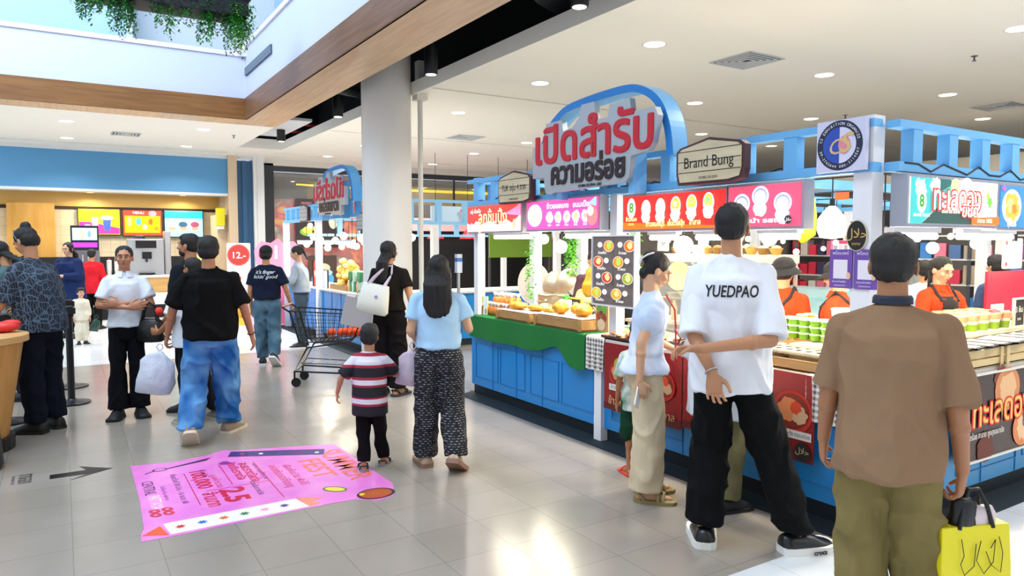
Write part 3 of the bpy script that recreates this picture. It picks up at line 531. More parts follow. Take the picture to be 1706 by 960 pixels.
def counter(l, loc, rz, w, grooves, h=.86, depth=.7, trim0=False, trim1=False, c=PBLUE):
    t = thing('stall_counter', l, 'counter', loc, rz)
    b = MB(); b.bb((0, .02, .11), (w, depth, h - .03)); b.build('cabinet', c, t)
    b = MB(); b.bb((-.0, .05, 0), (w, depth - .02, .11)); b.build('plinth', KICK, t)
    b = MB(); b.bb((-.0, -.015, h - .03), (w, depth + .02, h)); b.build('countertop', mat('e6e2da', .35), t)
    b = MB()
    for g0, g1 in grooves:
        for z in (.2, .56): b.bb((g0, .014, z), (g1, .022, z + .007))
        for x in (g0, g1): b.bb((x - .004, .014, .2), (x + .004, .022, .567))
    for x in [k * .45 for k in range(1, int(w / .45))]: b.bb((x - .003, .014, .11), (x + .003, .021, h - .03))
    b.build('panel_moulding', mat('1a76b8', .35), t)
    for on_, x in ((trim0, 0), (trim1, w)):
        if on_: b = MB(); b.bb((x - .045, -.02, .0), (x + .045, .05, h)); b.build('corner_trim', POST, t)
    return t
counter('blue panelled stall counter draped with green turf, left half of the kiosk', (3.7, 6.77, 0), FRONT, 2.2, [(.1, .55), (.6, 1.05), (1.15, 1.6), (1.65, 2.1)], trim1=True)
counter('blue stall counter with red menu banners, right half of the kiosk', (3.7, 4.55, 0), FRONT, 2.3, [(.12, .9), (1.0, 2.1)], h=.85, trim1=True)
counter('blue stall counter, colour lightened as lit, facing the camera with the orange seafood banner', (4.42, 2.2, 0), 0, 3.7, [(.15, .9), (1.0, 1.9)], h=.85, depth=.6, c=mat('3f96cc', .35))  # brighter light on this side is put into the lighter blue
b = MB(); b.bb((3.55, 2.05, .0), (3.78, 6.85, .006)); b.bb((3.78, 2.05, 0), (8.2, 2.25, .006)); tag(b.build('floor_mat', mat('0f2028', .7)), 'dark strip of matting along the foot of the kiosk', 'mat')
# lit sign boxes
def lightbox(l, loc, rz, w, h, bg, prints, s=1.15, th=.09):
    t = thing('lightbox_sign', l, 'sign', loc, rz); e = .018
    b = MB(); b.bb((-e, 0, -e), (w + e, th, h + e)); b.build('frame', GREYF, t)
    b = MB(); b.bb((0, -.006, 0), (w, .0, h)); b.build('lit_panel', em(bg, s), t)
    b = MB(); c = 0
    for a in prints:
        c += 1; y = -.0066 - .0008 * c
        if a[0] == 'c': b.prism(circ(a[4], rx=a[3]), FM(a[1] * w, y, a[2] * h), .0007, em(a[5], s))
        if a[0] == 'b': b.prism(blob(a[3], 20, a[5], c), FM(a[1] * w, y, a[2] * h), .0007, em(a[4], s))
        if a[0] == 'p': b.prism([(u * w, v * h) for u, v in a[1]], FM(0, y, 0), .0007, em(a[2], s))
        if a[0] == 't': b.text(a[3], a[4], FM(a[1] * w, y, a[2] * h, a[8] if len(a) > 8 else 0), em(a[5], s), bold=a[6] if len(a) > 6 else 0, width=a[7] if len(a) > 7 else None, depth=.0006)
    b.build('print', None, t); return t
WH = 'fff8f0'
burst = [('p', [(.0, .0), (.0, .18 + .1 * (k % 2)), (.02 + .07 * k, .02)], 'fff0dc') for k in range(3)]
lightbox('red and white lit sign with big outlined Thai words, leftmost sign box', (3.62, 6.66, 1.735), FRONT, 1.03, .255, 'ee4038',
    [('p', [(0, 0), (0, .35), (.1, .2), (.18, .42), (.3, .3), (.45, .4), (.6, .25), (.75, .45), (.85, .3), (1, .6), (1, 0)], 'ffe8dc'), ('p', [(.72, .65), (.9, .85), (1, 1), (1, .55), (.85, .6)], 'f088b8'), ('t', .17, .8, 'อยู่ เป็นเนื้อ', .05, WH), ('t', .5, .52, 'ลูกชิ้นปิ้ง', .17, 'e0301c', .006, .56), ('t', .5, .52, 'ลูกชิ้นปิ้ง', .17, 'fff4b0', .0015, .55), ('t', .5, .17, 'ลูกชิ้นปลา', .1, 'f8c8b8', .002, .6), ('b', .1, .2, .035, 'ffffff', .3), ('b', .9, .25, .045, 'f8b098', .3)])
lightbox('pink lit sign with a white oval logo and a row of small dishes', (3.62, 5.53, 1.74), FRONT, 1.03, .25, 'e0509c',
    [('c', .13, .5, .115, .1, 'fff4ee'), ('c', .1, .42, .03, .025, 'e8e0a0'), ('c', .15, .52, .022, .018, 'd8d8c8'), ('t', .47, .78, 'ข้าวซอยแกง', .06, WH, .001, .32), ('t', .8, .78, 'ขนมเปี๊ยะ', .06, WH, .001, .24)] + [x for k in range(5) for x in [('b', .36 + k * .125, .4, .05, 'fff4f4', .15), ('b', .36 + k * .125, .42, .025, ['f4e0e0', 'e8c090', 'c8b0a8', 'd8b878', 'd8a8a8'][k], .2), ('t', .36 + k * .125, .14, 'ขนม', .03, WH)]] + [('c', .95, .4, .07, .08, 'd87878'), ('c', .93, .55, .04, .04, 'f0d8c0'), ('p', [(.9, .8), (1, 1), (1, .7)], 'a0e0d8')])
bowls = [('f0ece0', 'e8e0d0'), ('f4ece0', 'e8dcc8'), ('f0b030', 'e8e8b8'), ('f0c050', 'b0d070'), ('f4c840', '90d090')]
lightbox('red lit sign with green oval logo and five bowls of noodles', (3.62, 4.19, 1.72), FRONT, .98, .245, 'ee2a22',
    [('p', [(0, 0), (0, .22), (1, .05), (1, 0)], 'f06a18'), ('c', .09, .64, .045, .075, 'f0f4d8'), ('t', .09, .64, '8', .1, '3a8a30', .002), ('t', .09, .3, 'ข้าวหมก', .04, 'f8e890', .001, .12), ('t', .09, .16, 'ฮาลาล', .025, 'f8e890')] + [y for k in range(5) for y in [('c', .255 + k * .155, .6 + .02 * k, .048, .065, 'fbf2ec'), ('c', .255 + k * .155, .64 + .02 * k, .036, .045, bowls[k][0]), ('b', .25 + k * .155, .66 + .02 * k, .02, bowls[k][1], .3), ('b', .255 + k * .155, .36 + .015 * k, .045, 'fff6f2', .12)]] + [('t', .37, .14, 'ข้าวหมกบุรี', .05, 'fff2a0', .001, .19), ('t', .58, .15, 'เย็นตาโฟปุ้ย', .05, 'fff2a0', .001, .16), ('t', .76, .16, 'ฮาลาล', .05, 'fff2a0', .001, .1)])
lightbox('pink-red lit sign with three round bowls in a triangle', (3.62, 3.18, 1.72), FRONT, .53, .25, 'e84a68',
    [y for x, z in ((.2, .58), (.47, .74), (.78, .55)) for y in [('c', x, z, .062, .06, 'fdf4fa'), ('c', x, z, .05, .048, '8a90d0'), ('c', x, z - .02, .042, .04, 'f6f4fa'), ('b', x, z - .3, .05, 'fff4f8', .12), ('b', x, z, .018, 'd8c8e8', .3)]] + [('t', .4, .14, 'เมนูแนะนำ รสเด็ด', .035, WH, .001, .5), ('c', .86, .15, .026, .026, '302838'), ('t', .86, .15, '\uFEDD\uFEFC\uFEA3', .025, 'f0e8d8')])
lightbox('large white, green and red lit sign with outlined Thai letters beside the corner post', (3.80, 2.13, 1.725), 0, .93, .245, 'f4f0e0',
    [('p', [(0, 0), (0, 1), (.5, 1), (.42, .6), (.2, .2), (.12, 0)], '3aa8a8'), ('p', [(.12, 0), (.28, .35), (.5, .3), (.7, .2), (.7, 0)], '2c4a44'), ('p', [(.25, 1), (.3, .7), (.45, .9), (.42, 1)], '1f5a58'), ('b', .1, .78, .05, 'd8f0e8', .3), ('b', .25, .85, .045, 'f4e8e0', .3), ('c', .11, .48, .045, .062, 'e8f4c8'), ('t', .11, .48, '8', .09, '308838', .003), ('t', .11, .18, 'BRAND BUNG', .025, 'e8f8b8'), ('c', .47, .85, .05, .045, 'f4d890'), ('c', .6, .87, .06, .05, 'f8e8d0'),
     ('t', .5, .55, 'ทะเลดอง', .19, 'e02820', .011, .53), ('t', .5, .55, 'ทะเลดอง', .19, 'fffaf4', .002, .5), ('t', .42, .28, 'อร่อย สด สะอาด', .03, WH), ('t', .64, .3, 'ยินดี', .1, 'e02820', .006, .18), ('t', .64, .3, 'ยินดี', .1, 'fffaf4', .001, .17), ('p', [(.66, 0), (.66, .16), (1, .2), (1, 0)], 'f06820'), ('t', .82, .09, 'ฮาลาล 100%', .035, WH), ('b', .87, .55, .03, '68b848', .5), ('b', .84, .68, .02, '98c850', .5), ('t', .87, .8, 'สูตร', .05, 'b0c048')], 1.1)
lightbox('lit sign with a plate of orange prawns at the right photo edge', (4.77, 2.13, 1.715), 0, .7, .25, '3878a8',
    [('c', .2, .5, .12, .105, 'f8ead0'), ('b', .2, .5, .085, 'f0a040', .2), ('b', .17, .55, .04, 'f8c878', .3), ('b', .24, .45, .03, 'e87828', .3), ('c', .04, .93, .02, .015, 'e850a0'), ('t', .2, .07, 'กุ้งดอง', .04, WH), ('c', .6, .5, .12, .1, 'f8f0e0'), ('b', .6, .5, .08, 'e8b050', .2)], 1.05)
b = MB(); b.bb((3.72, 2.2, 1.80), (3.76, 2.62, 1.98)); 
# glowing tube lamps under the boxes
def bulb(x, y, z, l, r=.045, cord=.25, em_=14, g=None, pw=0, shape='globe', col='fff2dc'):
    t = thing('hanging_bulb', l, 'lamp', (x, y, z), group=g)
    b = MB(); b.cyl((0, 0, r * 1.2), (0, 0, r * 1.2 + .05), .016); b.cyl((0, 0, r * 1.2 + .05), (0, 0, 2.03 - z), .004); b.build('socket', BLACK, t)
    b = MB()
    if shape == 'globe': b.sph((0, 0, 0), r)
    else: b.lathe([(.005, -r * 1.1), (r * .8, -r), (r, -r * .5), (r, r * .3), (r * .6, r * .9), (.018, r * 1.3)], n=20)
    b.build('bulb', mat(col, .3, emit=em_), t, smooth=True)
    if pw: p = point('bulb_light', (0, 0, -r - .03), pw, (1, .87, .66), .06); p.parent = t
    return t
BG = 'bare bulbs strung under the kiosk beams'
bulb(4.10, 2.78, 1.74, 'large lit bulb bigger than the others hanging left of the corner post', .085, .22, 4, None, 25, 'big')
bulb(4.3, 3.2, 1.9, 'small bulb hanging beside the large bulb', .04, .12, 6)
bulb_spots = [(3.9, 5.39, 1.585, .06), (3.95, 4.78, 1.60, .045), (4.0, 3.95, 1.60, .075), (3.85, 3.05, 1.65, .05), (4.2, 6.1, 1.66, .05), (5.4, 6.3, 1.6, .05)]
for k, (x, y, z, r) in enumerate(bulb_spots):
    bulb(x, y, z, ['round lit bulb under the pink sign, left', 'round lit bulb under the pink sign, right, beside the menu board', 'large round lit bulb under the red five-bowl sign', 'round lit bulb behind the tall man head, under the three-bowl sign', 'round lit bulb under the leftmost sign box', 'round lit bulb deep inside the left stall'][k], r, .3, 8, None, 16)
q = random.Random(5)
for k in range(22):
    bulb((5.3, 6.1, 6.9)[k % 3], 2.9 + k * .17, 1.62 + q.uniform(-.08, .1), 'small bare bulb on the %s wire inside the front kiosk, %s from the camera side' % (('front', 'middle', 'rear')[k % 3], ORD[k // 3]), .026, .18, 5, BG)
for k in range(7):
    bulb(4.2 + k * .55, 2.5, 1.60 + q.uniform(-.02, .04), 'lit bulb in the row under the right-hand sign boxes, %s from the corner post' % ORD[k], .038, .2, 8, 'bulbs under the right-hand sign boxes', 16 if k % 2 == 0 else 0)
for k, (a, c) in enumerate((((5.3, 2.2, 2.03), (5.3, 6.7, 2.03)), ((6.1, 2.2, 2.03), (6.1, 6.7, 2.03)), ((6.9, 2.2, 2.03), (6.9, 6.7, 2.03)), ((3.9, 2.2, 2.03), (3.9, 6.7, 2.03)), ((4.15, 2.2, 2.03), (4.15, 6.7, 2.03)), ((3.8, 2.5, 2.03), (8.1, 2.5, 2.03)))):
    b = MB(); b.cyl(a, c, .005, n=6); tag(b.build('bulb_wire', BLACK), 'thin black wire carrying bulbs across the front kiosk, %s of six' % ORD[k], 'wire')
def tubelamp(loc, rz, w, l, pw):
    t = thing('tube_lamp', l, 'lamp', loc, rz)
    b = MB(); b.bb((-w / 2, -.03, .02), (w / 2, .03, .05)); b.build('housing', POST, t)
    b = MB(); b.cyl((-w / 2 + .01, 0, 0), (w / 2 - .01, 0, 0), .02, n=12); b.build('tube', mat('fff6e4', .3, emit=9), t, smooth='auto')
    a = area('tube_light', (0, 0, -.03), w, pw, (1, .9, .72), sy=.05); a.parent = t
for loc, rz, w, l, pw in [((3.82, 3.97, 1.66), FRONT, .3, 'tube lamp under the five-bowl sign, left end', 12), ((3.82, 3.5, 1.66), FRONT, .3, 'tube lamp under the five-bowl sign, right end', 12), ((3.82, 2.95, 1.66), FRONT, .3, 'tube lamp under the three-bowl sign', 12), ((3.82, 4.8, 1.68), FRONT, .8, 'tube lamp under the pink dish sign', 16), ((3.82, 6.1, 1.68), FRONT, .7, 'tube lamp under the leftmost sign box', 14), ((4.25, 2.35, 1.66), 0, .5, 'tube lamp under the green sign, right of the brown-shirt man head', 18), ((5.1, 2.35, 1.66), 0, .7, 'tube lamp under the prawn sign', 18)]:
    tubelamp(loc, rz, w, l, pw)
area('kiosk_lamp_inside', (5.6, 4.6, 1.98), 2.6, 45, (1, .86, .62)); area('kiosk_lamp_inside', (6.3, 3.1, 1.98), 1.6, 25, (1, .88, .68))
# cables along lattice
b = MB()
for p0, p1 in (((3.68, 6.6, 2.04), (3.68, 4.5, 2.05)), ((3.68, 4.3, 2.04), (3.68, 2.6, 2.04)), ((3.8, 2.16, 2.03), (5.6, 2.16, 2.03))):
    p0 = V(p0); p1 = V(p1); b.tube([p0.lerp(p1, i / 14) + V((0, 0, .02 * math.sin(i * 2.3) + .015 * (i % 3 == 0))) for i in range(15)], .006, 6)
tag(b.build('power_cable', BLACK, smooth='auto'), 'loose black power cable lying along the lower rail of the blue frame', 'cable')
# ------------------------------------------------------------------ basket arch and main sign
def arch_pts(w=1.62, h=.55, n=10):
    P = [(0, 0), (.05, .18), (.14, .36)]
    P += [(.14 + .22 * math.sin(a * PI / 2 / n) , .36 + .15 * (1 - math.cos(a * PI / 2 / n))) for a in range(1, n)]
    P2 = [(w - .0, 0), (w - .02, .16), (w - .08, .34)]
    top = [(.30, .47), (.38, .51), (.5, .535), (w / 2, .555), (w - .5, .56), (w - .36, .545), (w - .25, .50), (w - .16, .44)]
    return [(0, 0), (.06, .2), (.13, .33), (.2, .41)] + top + [(w - .08, .34), (w - .02, .18), (w, 0)]
def arch_sign(loc, rz, mirror, l1, l2):
    t = thing('arch_frame', l1, 'arch', loc, rz)
    P = [V((x, z, 0)) for x, z in arch_pts()]
    for _ in range(2):
        N = [P[0]]
        for a, b_ in zip(P, P[1:]): N += [a * .75 + b_ * .25, a * .25 + b_ * .75]
        P = N + [P[-1]]
    R = []
    for i, p in enumerate(P):
        d = (P[min(i + 1, len(P) - 1)] - P[max(i - 1, 0)]).normalized(); nn = V((-d.y, d.x, 0)); p.y *= .95; o = p + nn * .03; i_ = p - nn * .03
        R.append([V((o.x, -.07, o.y)), V((o.x, .07, o.y)), V((i_.x, .07, i_.y)), V((i_.x, -.07, i_.y))])
    b = MB(); b.rings(R); b.build('hoop', mat('6cb8f0', .35), t)
    b = MB()
    for s_ in (-.074, .07): b.rings([[V((r[0].x, s_, r[0].z)), V((r[0].x, s_ + .004, r[0].z)), V((r[3].x, s_ + .004, r[3].z)), V((r[3].x, s_, r[3].z))] for r in R])
    b.build('hoop_facing', mat('1f7fd0', .3), t)
    t2 = thing('main_sign', l2, 'sign', loc, rz)
    out = [(.16, -.02), (.16, .24), (.34, .27), (.36, .42), (.58, .42), (.6, .33), (.72, .34), (.8, .40), (.84, .5), (1.0, .5), (1.01, .36), (1.16, .36), (1.18, .45), (1.4, .46), (1.42, .36), (1.66, .36), (1.69, .3), (1.64, .12), (1.6, .07), (1.42, .05), (1.4, -.1), (1.36, -.13), (.36, -.16), (.34, -.12), (.33, -.02)]
    out = [(x - .06, z - .03) for x, z in out]
    mx = (lambda x: 1.62 - x) if mirror else (lambda x: x); out = [(x - .04, z) for x, z in out]; po = [(mx(x), z) for x, z in out]
    if mirror: po = po[::-1]
    b = MB(); b.prism(po[::-1], FM(0, -.16, 0), -.05); b.build('backing_board', mat('b4b9bd', .35, .4), t2)
    f = -.163; b = MB()
    for ci, (dx, dz) in enumerate(((0, 0), (-.011, 0), (.011, 0), (0, .009), (0, -.009), (-.008, .007), (.008, -.007), (.008, .007), (-.008, -.007))): b.text('เปิดสำรับ', .40, FM(mx(.83) + dx, f + .002, .185 + dz), width=1.42, depth=.016, mirror=mirror, res=4)
    remesh(b, 'lettering', mat('c01426', .4), t2, .0035, 1); b = MB()
    b.text('ความอร่อย', .24, FM(mx(.8), f, -.045), mat('2a1a1c', .4), bold=.008, width=.92, depth=.012, mirror=mirror, res=5)
    b.text('CS 092-123-2514 ว.567', .03, FM(mx(.85), f, -.155), mat('2a2a2e'), depth=.004, mirror=mirror)
    b.build('lettering', None, t2)
    b = MB(); b.bb((.3, -.12, -.24), (.36, .0, .3)); b.build('bracket', SKY, t2); b = MB(); b.bb((1.25, -.12, -.24), (1.31, 0, .3)); b.build('bracket', SKY, t2)
arch_sign((3.62, 5.26, 2.22), FRONT, False, 'big sky blue basket-handle arch above the front food kiosk', 'large grey sign board with red and black Thai letters under the blue arch')
arch_sign((3.62, 11.6, 2.22), FRONT, True, 'small distant sky blue arch left of the column', 'distant grey sign board with mirrored red Thai letters left of the column')
def plaque(y0, w, z0, h, l, text, sz, x=3.55, blank=False):
    t = thing('plaque', l, 'sign', (x, y0, z0), FRONT)
    out = [(.03, 0), (0, .25), (0, .75), (.06, .84), (.5, 1), (.94, .84), (1, .75), (1, .25), (.97, .05), (.8, -.01)]
    P = [(u * w, v * h) for u, v in out]; c = (w / 2, h / 2); I = [(c[0] + (u - c[0]) * .92, c[1] + (v - c[1]) * .88) for u, v in P]
    b = MB(); b.prism(P, FM(0, 0, 0), -.05); b.build('rim', mat('4a2a2c', .5), t)
    b = MB(); b.prism(I, FM(0, -.002, 0), .006); b.build('board', wood('plank_wood' + l[:5], 'b8a98a', 'd4c7a4', (1, 1, 7)) if not blank else mat('a8aaa8', .6), t)
    b = MB()
    for v in (.26, .5, .73): b.prism([(w * .045, v * h), (w * .955, v * h), (w * .955, v * h + .005), (w * .045, v * h + .005)], FM(0, -.0085, 0), .001, mat('3c3228'))
    if text: b.text(text, sz, FM(w / 2, -.0095, h * .47), mat('1c1a18'), width=w * .72, depth=.001); b.text('CS 092-123-2514', .022, FM(w / 2, -.0095, h * .13), mat('3c3830'), depth=.001)
    b.build('print', None, t)
plaque(5.93, .57, 1.985, .30, 'small grey wooden plaque reading TUK with Thai words', 'TUK องุ่น 4 ภาค', .08)
plaque(3.53, .57, 2.0, .29, 'round-cornered wooden plaque reading Brand Bung', 'Brand Bung', .1, x=3.5)
plaque(12.9, .5, 1.99, .3, 'distant blank grey plaque on the kiosk frame far left', '', 0, x=3.61, blank=True)
plaque(9.99, .4, 1.80, .25, 'distant blank pale plaque hanging by the column edge', '', 0, x=3.61, blank=True)
# round logo board at the corner
t = thing('logo_board', 'pale square board with a round navy CS logo on the corner post', 'sign', (3.62, 2.56, 2.01), FRONT)
b = MB(); b.bb((0, 0, 0), (.29, .03, .28)); b.build('board', mat('cfd0e8', .4), t)
b = MB(); cx, cz = .14, .142
b.prism(circ(.135, 40), FM(cx, -.001, cz), .0008, mat('1c2440')); b.prism(circ(.098, 40), FM(cx, -.002, cz), .0008, mat('d8d4ec'))
b.prism([(.098 * math.cos(a), .098 * math.sin(a)) for a in [PI / 2 + PI * i / 16 for i in range(17)]], FM(cx, -.003, cz), .0008, mat('2a4cae')); b.prism(circ(.05, 24, .035), FM(cx + .03, -.004, cz), .0008, mat('e08898'))
b.text('C', .12, FM(cx - .03, -.005, cz - .01), mat('d8b878'), shear=.3, depth=.001); b.text('S', .15, FM(cx + .03, -.006, cz + .005), mat('d8b878'), shear=.3, bold=.002, depth=.001)
top = 'บริษัท ซีเอส เอ็กซิบิชั่น ออแกไนซ์ จำกัด'; bot = '09-3742644 086-3114567'
for i, ch in enumerate('CS EXHIBITION ORGANIZE'): a = PI * .92 - i * PI * .84 / 21; b.text(ch, .022, FM(cx + .116 * math.cos(a), -.003, cz + .116 * math.sin(a), a - PI / 2), mat('e8e8f0'), depth=.0008)
for i, ch in enumerate(bot): a = -PI * .92 + i * PI * .84 / 21; b.text(ch, .022, FM(cx + .116 * math.cos(a), -.003, cz + .116 * math.sin(a), a + PI / 2), mat('e8e8f0'), depth=.0008)
b.build('print', None, t)
# signs on the corner post
t = thing('halal_sign', 'black oval sign with gold script on the white corner post', 'sign', (3.665, 2.33, 1.66), FRONT)
b = MB(); b.prism(circ(.085, 30, .06), FM(0, 0, 0), .006, mat('e0d8c0')); b.prism(circ(.08, 30, .055), FM(0, -.006, 0), .004, mat('14110f')); b.text('\uFEDD\uFEFC\uFEA3', .07, FM(0, -.0105, .01), mat('d8b060'), depth=.001); b.text('ฮาลาล', .02, FM(0, -.0105, -.045), mat('d8b060'), depth=.001); b.build('plate', None, t)
for x, l in ((2.46, 'purple payment poster on the corner post, left one'), (2.315, 'purple payment poster on the corner post, right one')):
    poster(3.66, 1.37, .135, .215, x - .04, FRONT, l, mat('6a48a0', .4), [('r', 0, -.02, .085, .105, mat('e6e0ea')), ('t', 0, .8, 'พร้อมเพย์', .025, mat('e8d8f8')), ('t', -.1, -.66, 'สแกนจ่ายเงิน', .016, mat('e8d8f8')), ('t', 0, -.85, 'รับทุกธนาคาร', .013, mat('e8d8f8')), ('c', .75, -.35, .012, .02, mat('e8b898'))])
# menu board hanging over the counter
food = ['e8a030', 'e8701c', 'd04828', 'f0981c', 'c83c28', '98b030', 'f0b020', 'e8a828']
P = [('r', 0, 0, .004, .5, mat('6a5c58'))]
for k in range(8):
    cx = -.5 + (k % 2) * 1.0; cz = .72 - (k // 2) * .46; off = .28 if (k // 2) % 2 == 0 else -.2
    P += [('c', cx + off, cz, .062, .045, em('f0e0d0', .4)), ('c', cx + off, cz, .056, .039, em(food[k], .5)), ('b', cx + off + .03, cz + .02, .028, em('f8d890' if k % 3 else 'b8d860', .5)), ('c', cx + off - .42 * (1 if off > 0 else -1), cz + .04, .028, .021, em('f8f4f0', .8)), ('t', cx - .02, cz - .2, 'ข้าวซอย' if k % 2 else 'ก๋วยเตี๋ยว', .028, em('f8f4f0', .8))]
poster(3.6, 1.14, .49, .53, 4.29, FRONT, 'backlit dark menu board showing eight orange dishes in two columns', em('5d5452', .6), P, name='menu_board', frame=POST, th=.04, cat='menu board')
# banners on the counter front
def hbanner(y0, w, z0, h, l, extra):
    P = [('p', [(-1, -1), (1, -1), (1, -.75), (-1, -.8)], mat('5e1014'))] + extra
    return poster(3.66, z0, w, h, y0 - w / 2, FRONT, l, mat('8c1418', .4), P, name='menu_banner', th=.006, cat='banner')
bowl = lambda x, z, r: [('c', x, z, r * 1.05, r, mat('c02c20')), ('c', x, z + .02, r * .9, r * .82, mat('7a2010')), ('b', x - .05, z + .06, r * .55, mat('e08a58')), ('b', x + .1, z - .05, r * .4, mat('d8b088')), ('b', x + .05, z + .12, r * .3, mat('d84820'))]
hbanner(4.46, .85, .30, .53, 'dark red banner with Thai rice dish words, left of the blouse woman', bowl(-.6, .1, .1) + [('r', -.6, -.3, .2, .05, mat('e8e0d8')), ('t', -.6, -.3, 'ข้าวหมกไก่', .04, mat('302020')), ('t', -.55, -.72, 'ข้าวหมก', .08, mat('e8c888')), ('c', -.6, .4, .04, .05, mat('a8b040'))] + bowl(.6, .1, .11) + [('t', .65, -.72, 'ฮาลาล', .08, mat('e8c888'))])
hbanner(3.6, 1.04, .33, .52, 'dark red halal noodle banner with a round red bowl, beside the tall man', bowl(.72, .1, .13) + [('r', .72, -.4, .27, .05, mat('ece6de')), ('t', .72, -.4, 'แม็กกะโรนี+กุ้ง กรอบอร่อย', .035, mat('302020'), 0, .25), ('t', .45, -.76, 'ฮาลาล', .08, mat('e8c888')), ('c', .87, -.76, .055, .055, mat('1c1614')), ('t', .87, -.74, '\uFEDD\uFEFC\uFEA3', .05, mat('d8c090'))] + bowl(-.2, .1, .12) + [('t', -.3, -.76, 'เย็นตาโฟ', .08, mat('e8c888'))])
hP = [('b', -.9, .55, .07, mat('6b3a22')), ('b', -.3, .8, .09, mat('7a4022')), ('c', -.2, .55, .16, .14, mat('d88a58')), ('b', -.2, .55, .1, mat('e8b888')), ('b', -.55, -.75, .1, mat('6a2c1c')), ('c', .1, -.5, .13, .12, mat('e08850')), ('b', .1, -.5, .08, mat('f0c498')), ('b', .8, .3, .14, mat('5a2a1c')),
      ('t', -.28, .08, 'ทะเลดอง', .24, mat('e02418'), .012, .76), ('t', -.28, .08, 'ทะเลดอง', .24, mat('f6c468'), .002, .73), ('t', .3, -.28, 'ยินดี', .16, mat('2848b0'), .008, .3), ('t', .3, -.28, 'ยินดี', .16, mat('f0f0ff'), .001, .28), ('t', -.55, -.42, 'อร่อย สะอาด ถูกสุขอนามัย', .05, mat('f4f0e8'), 0, .42), ('r', .4, -.62, .3, .1, mat('e02820')), ('t', .4, -.62, 'โทร. 09', .07, mat('ffffff'))]
poster(5.18, .30, 1.45, .52, 2.16, 0, 'brown seafood banner with big orange Thai letters on the right counter', mat('3a211c', .4), hP, name='seafood_banner', th=.008, frame=mat('e8e4dc'), cat='banner')
# gingham cloths and turf cloth
def gingham(key, c1, c2):
    m, nt, mp, bs = nodes(key, .8); mp.inputs['Scale'].default_value = (28, 28, 28)
    s_ = nt.nodes.new('ShaderNodeSeparateXYZ'); nt.links.new(mp.outputs[0], s_.inputs[0]); acc = None; vs = []
    for ax in (0, 2):
        a = nt.nodes.new('ShaderNodeMath'); a.operation = 'FRACT'; nt.links.new(s_.outputs[ax], a.inputs[0])
        g = nt.nodes.new('ShaderNodeMath'); g.operation = 'GREATER_THAN'; g.inputs[1].default_value = .5; nt.links.new(a.outputs[0], g.inputs[0]); vs.append(g)
    d = nt.nodes.new('ShaderNodeMath'); d.operation = 'ADD'; nt.links.new(vs[0].outputs[0], d.inputs[0]); nt.links.new(vs[1].outputs[0], d.inputs[1])
    h_ = nt.nodes.new('ShaderNodeMath'); h_.operation = 'MULTIPLY'; h_.inputs[1].default_value = .5; nt.links.new(d.outputs[0], h_.inputs[0])
    mx = nt.nodes.new('ShaderNodeMix'); mx.data_type = 'RGBA'; mx.inputs[6].default_value = hx(c1); mx.inputs[7].default_value = hx(c2); nt.links.new(h_.outputs[0], mx.inputs[0]); nt.links.new(mx.outputs[2], bs.inputs['Base Color']); return m
GH = gingham('gingham', 'eeebe6', '5f5148')
def cloth(w, h, loc, rz, m, l, wave=.008, top=.35, name='gingham_cloth', low=None):
    b = MB(); n = 24; R = []; low = low or (lambda u: 0)
    for i in range(n + 1):
        u = i / n; x = u * w; dy = wave * math.sin(u * 19); zb = low(u)
        R.append([V((x, top, h + .004)), V((x, 0, h + .006)), V((x, -.02, h - .004)), V((x, -.022 + dy, h * .5 + zb * .5)), V((x, -.024 + dy * 1.6, zb)), V((x, -.018 + dy * 1.6, zb)), V((x, -.014 + dy, h * .5 + zb * .5)), V((x, -.008, h - .012)), V((x, .0, h + .001)), V((x, top, h + .001))])
    b.rings(R); return tag(b.build(name, m, smooth='auto'), l, 'tablecloth', loc=loc, rz=rz)
cloth(.22, .27, (3.68, 4.70, .585), FRONT, GH, 'brown gingham cloth hanging at the end of the green turf')
cloth(.3, .26, (3.68, 2.62, .59), FRONT, GH, 'brown gingham cloth hanging beside the corner post')
turf = mat('0f6a2c', .9, bump=(180, .9), vary='1a8236')
cloth(1.98, .27, (3.68, 6.7, .59), FRONT, turf, 'green artificial turf draped over the left counter edge', .012, .66, 'turf_cloth', lambda u: .04 + .0 * u - (.09 * math.exp(-((u - .93) / .12) ** 2)) + .1 * math.exp(-((u - .8) / .1) ** 2))
# ================================================================== GOODS ON THE COUNTERS
CW = wood('crate_pine', 'd2b27a', 'e4cc98', (2, 10, 10)); CW2 = wood('crate_brown', '9c7444', 'b88e58', (2, 10, 10))
def crate(l, loc, rz, w, d, h, m=CW, slats=2, group=None):
    t = thing('wooden_crate', l, 'crate', loc, rz, group); th = .012
    b = MB(); b.bb((-w / 2, -d / 2, 0), (w / 2, d / 2, th)); b.build('base_board', m, t)
    for s_, nm in ((-1, 'front'), (1, 'back')):
        for k in range(slats):
            z0 = h * k / slats + .004; b = MB(); b.bb((-w / 2, s_ * (d / 2), z0), (w / 2, s_ * (d / 2 - th), z0 + h / slats - .01)); b.build('slat', m, t)
    for s_ in (-1, 1):
        for k in range(slats): z0 = h * k / slats + .004; b = MB(); b.bb((s_ * (w / 2), -d / 2 + th, z0), (s_ * (w / 2 - th), d / 2 - th, z0 + h / slats - .01)); b.build('slat', m, t)
        b = MB(); b.bb((s_ * (w / 2 - .045), -d / 2 - .008, 0), (s_ * (w / 2 - .005), -d / 2, h)); b.build('batten', m, t)
    return t
def lump(r, seed, sq=(1, 1, 1), k=.25, n=14):
    b = MB(); b.sph((0, 0, 0), r, n, 9)
    for v in b.v: f = 1 + k * noise.noise(v * (2.2 / r) + V((seed * 3.1, 0, 0))); v.x *= f * sq[0]; v.y *= f * sq[1]; v.z = v.z * f * sq[2] + r * sq[2]
    return b
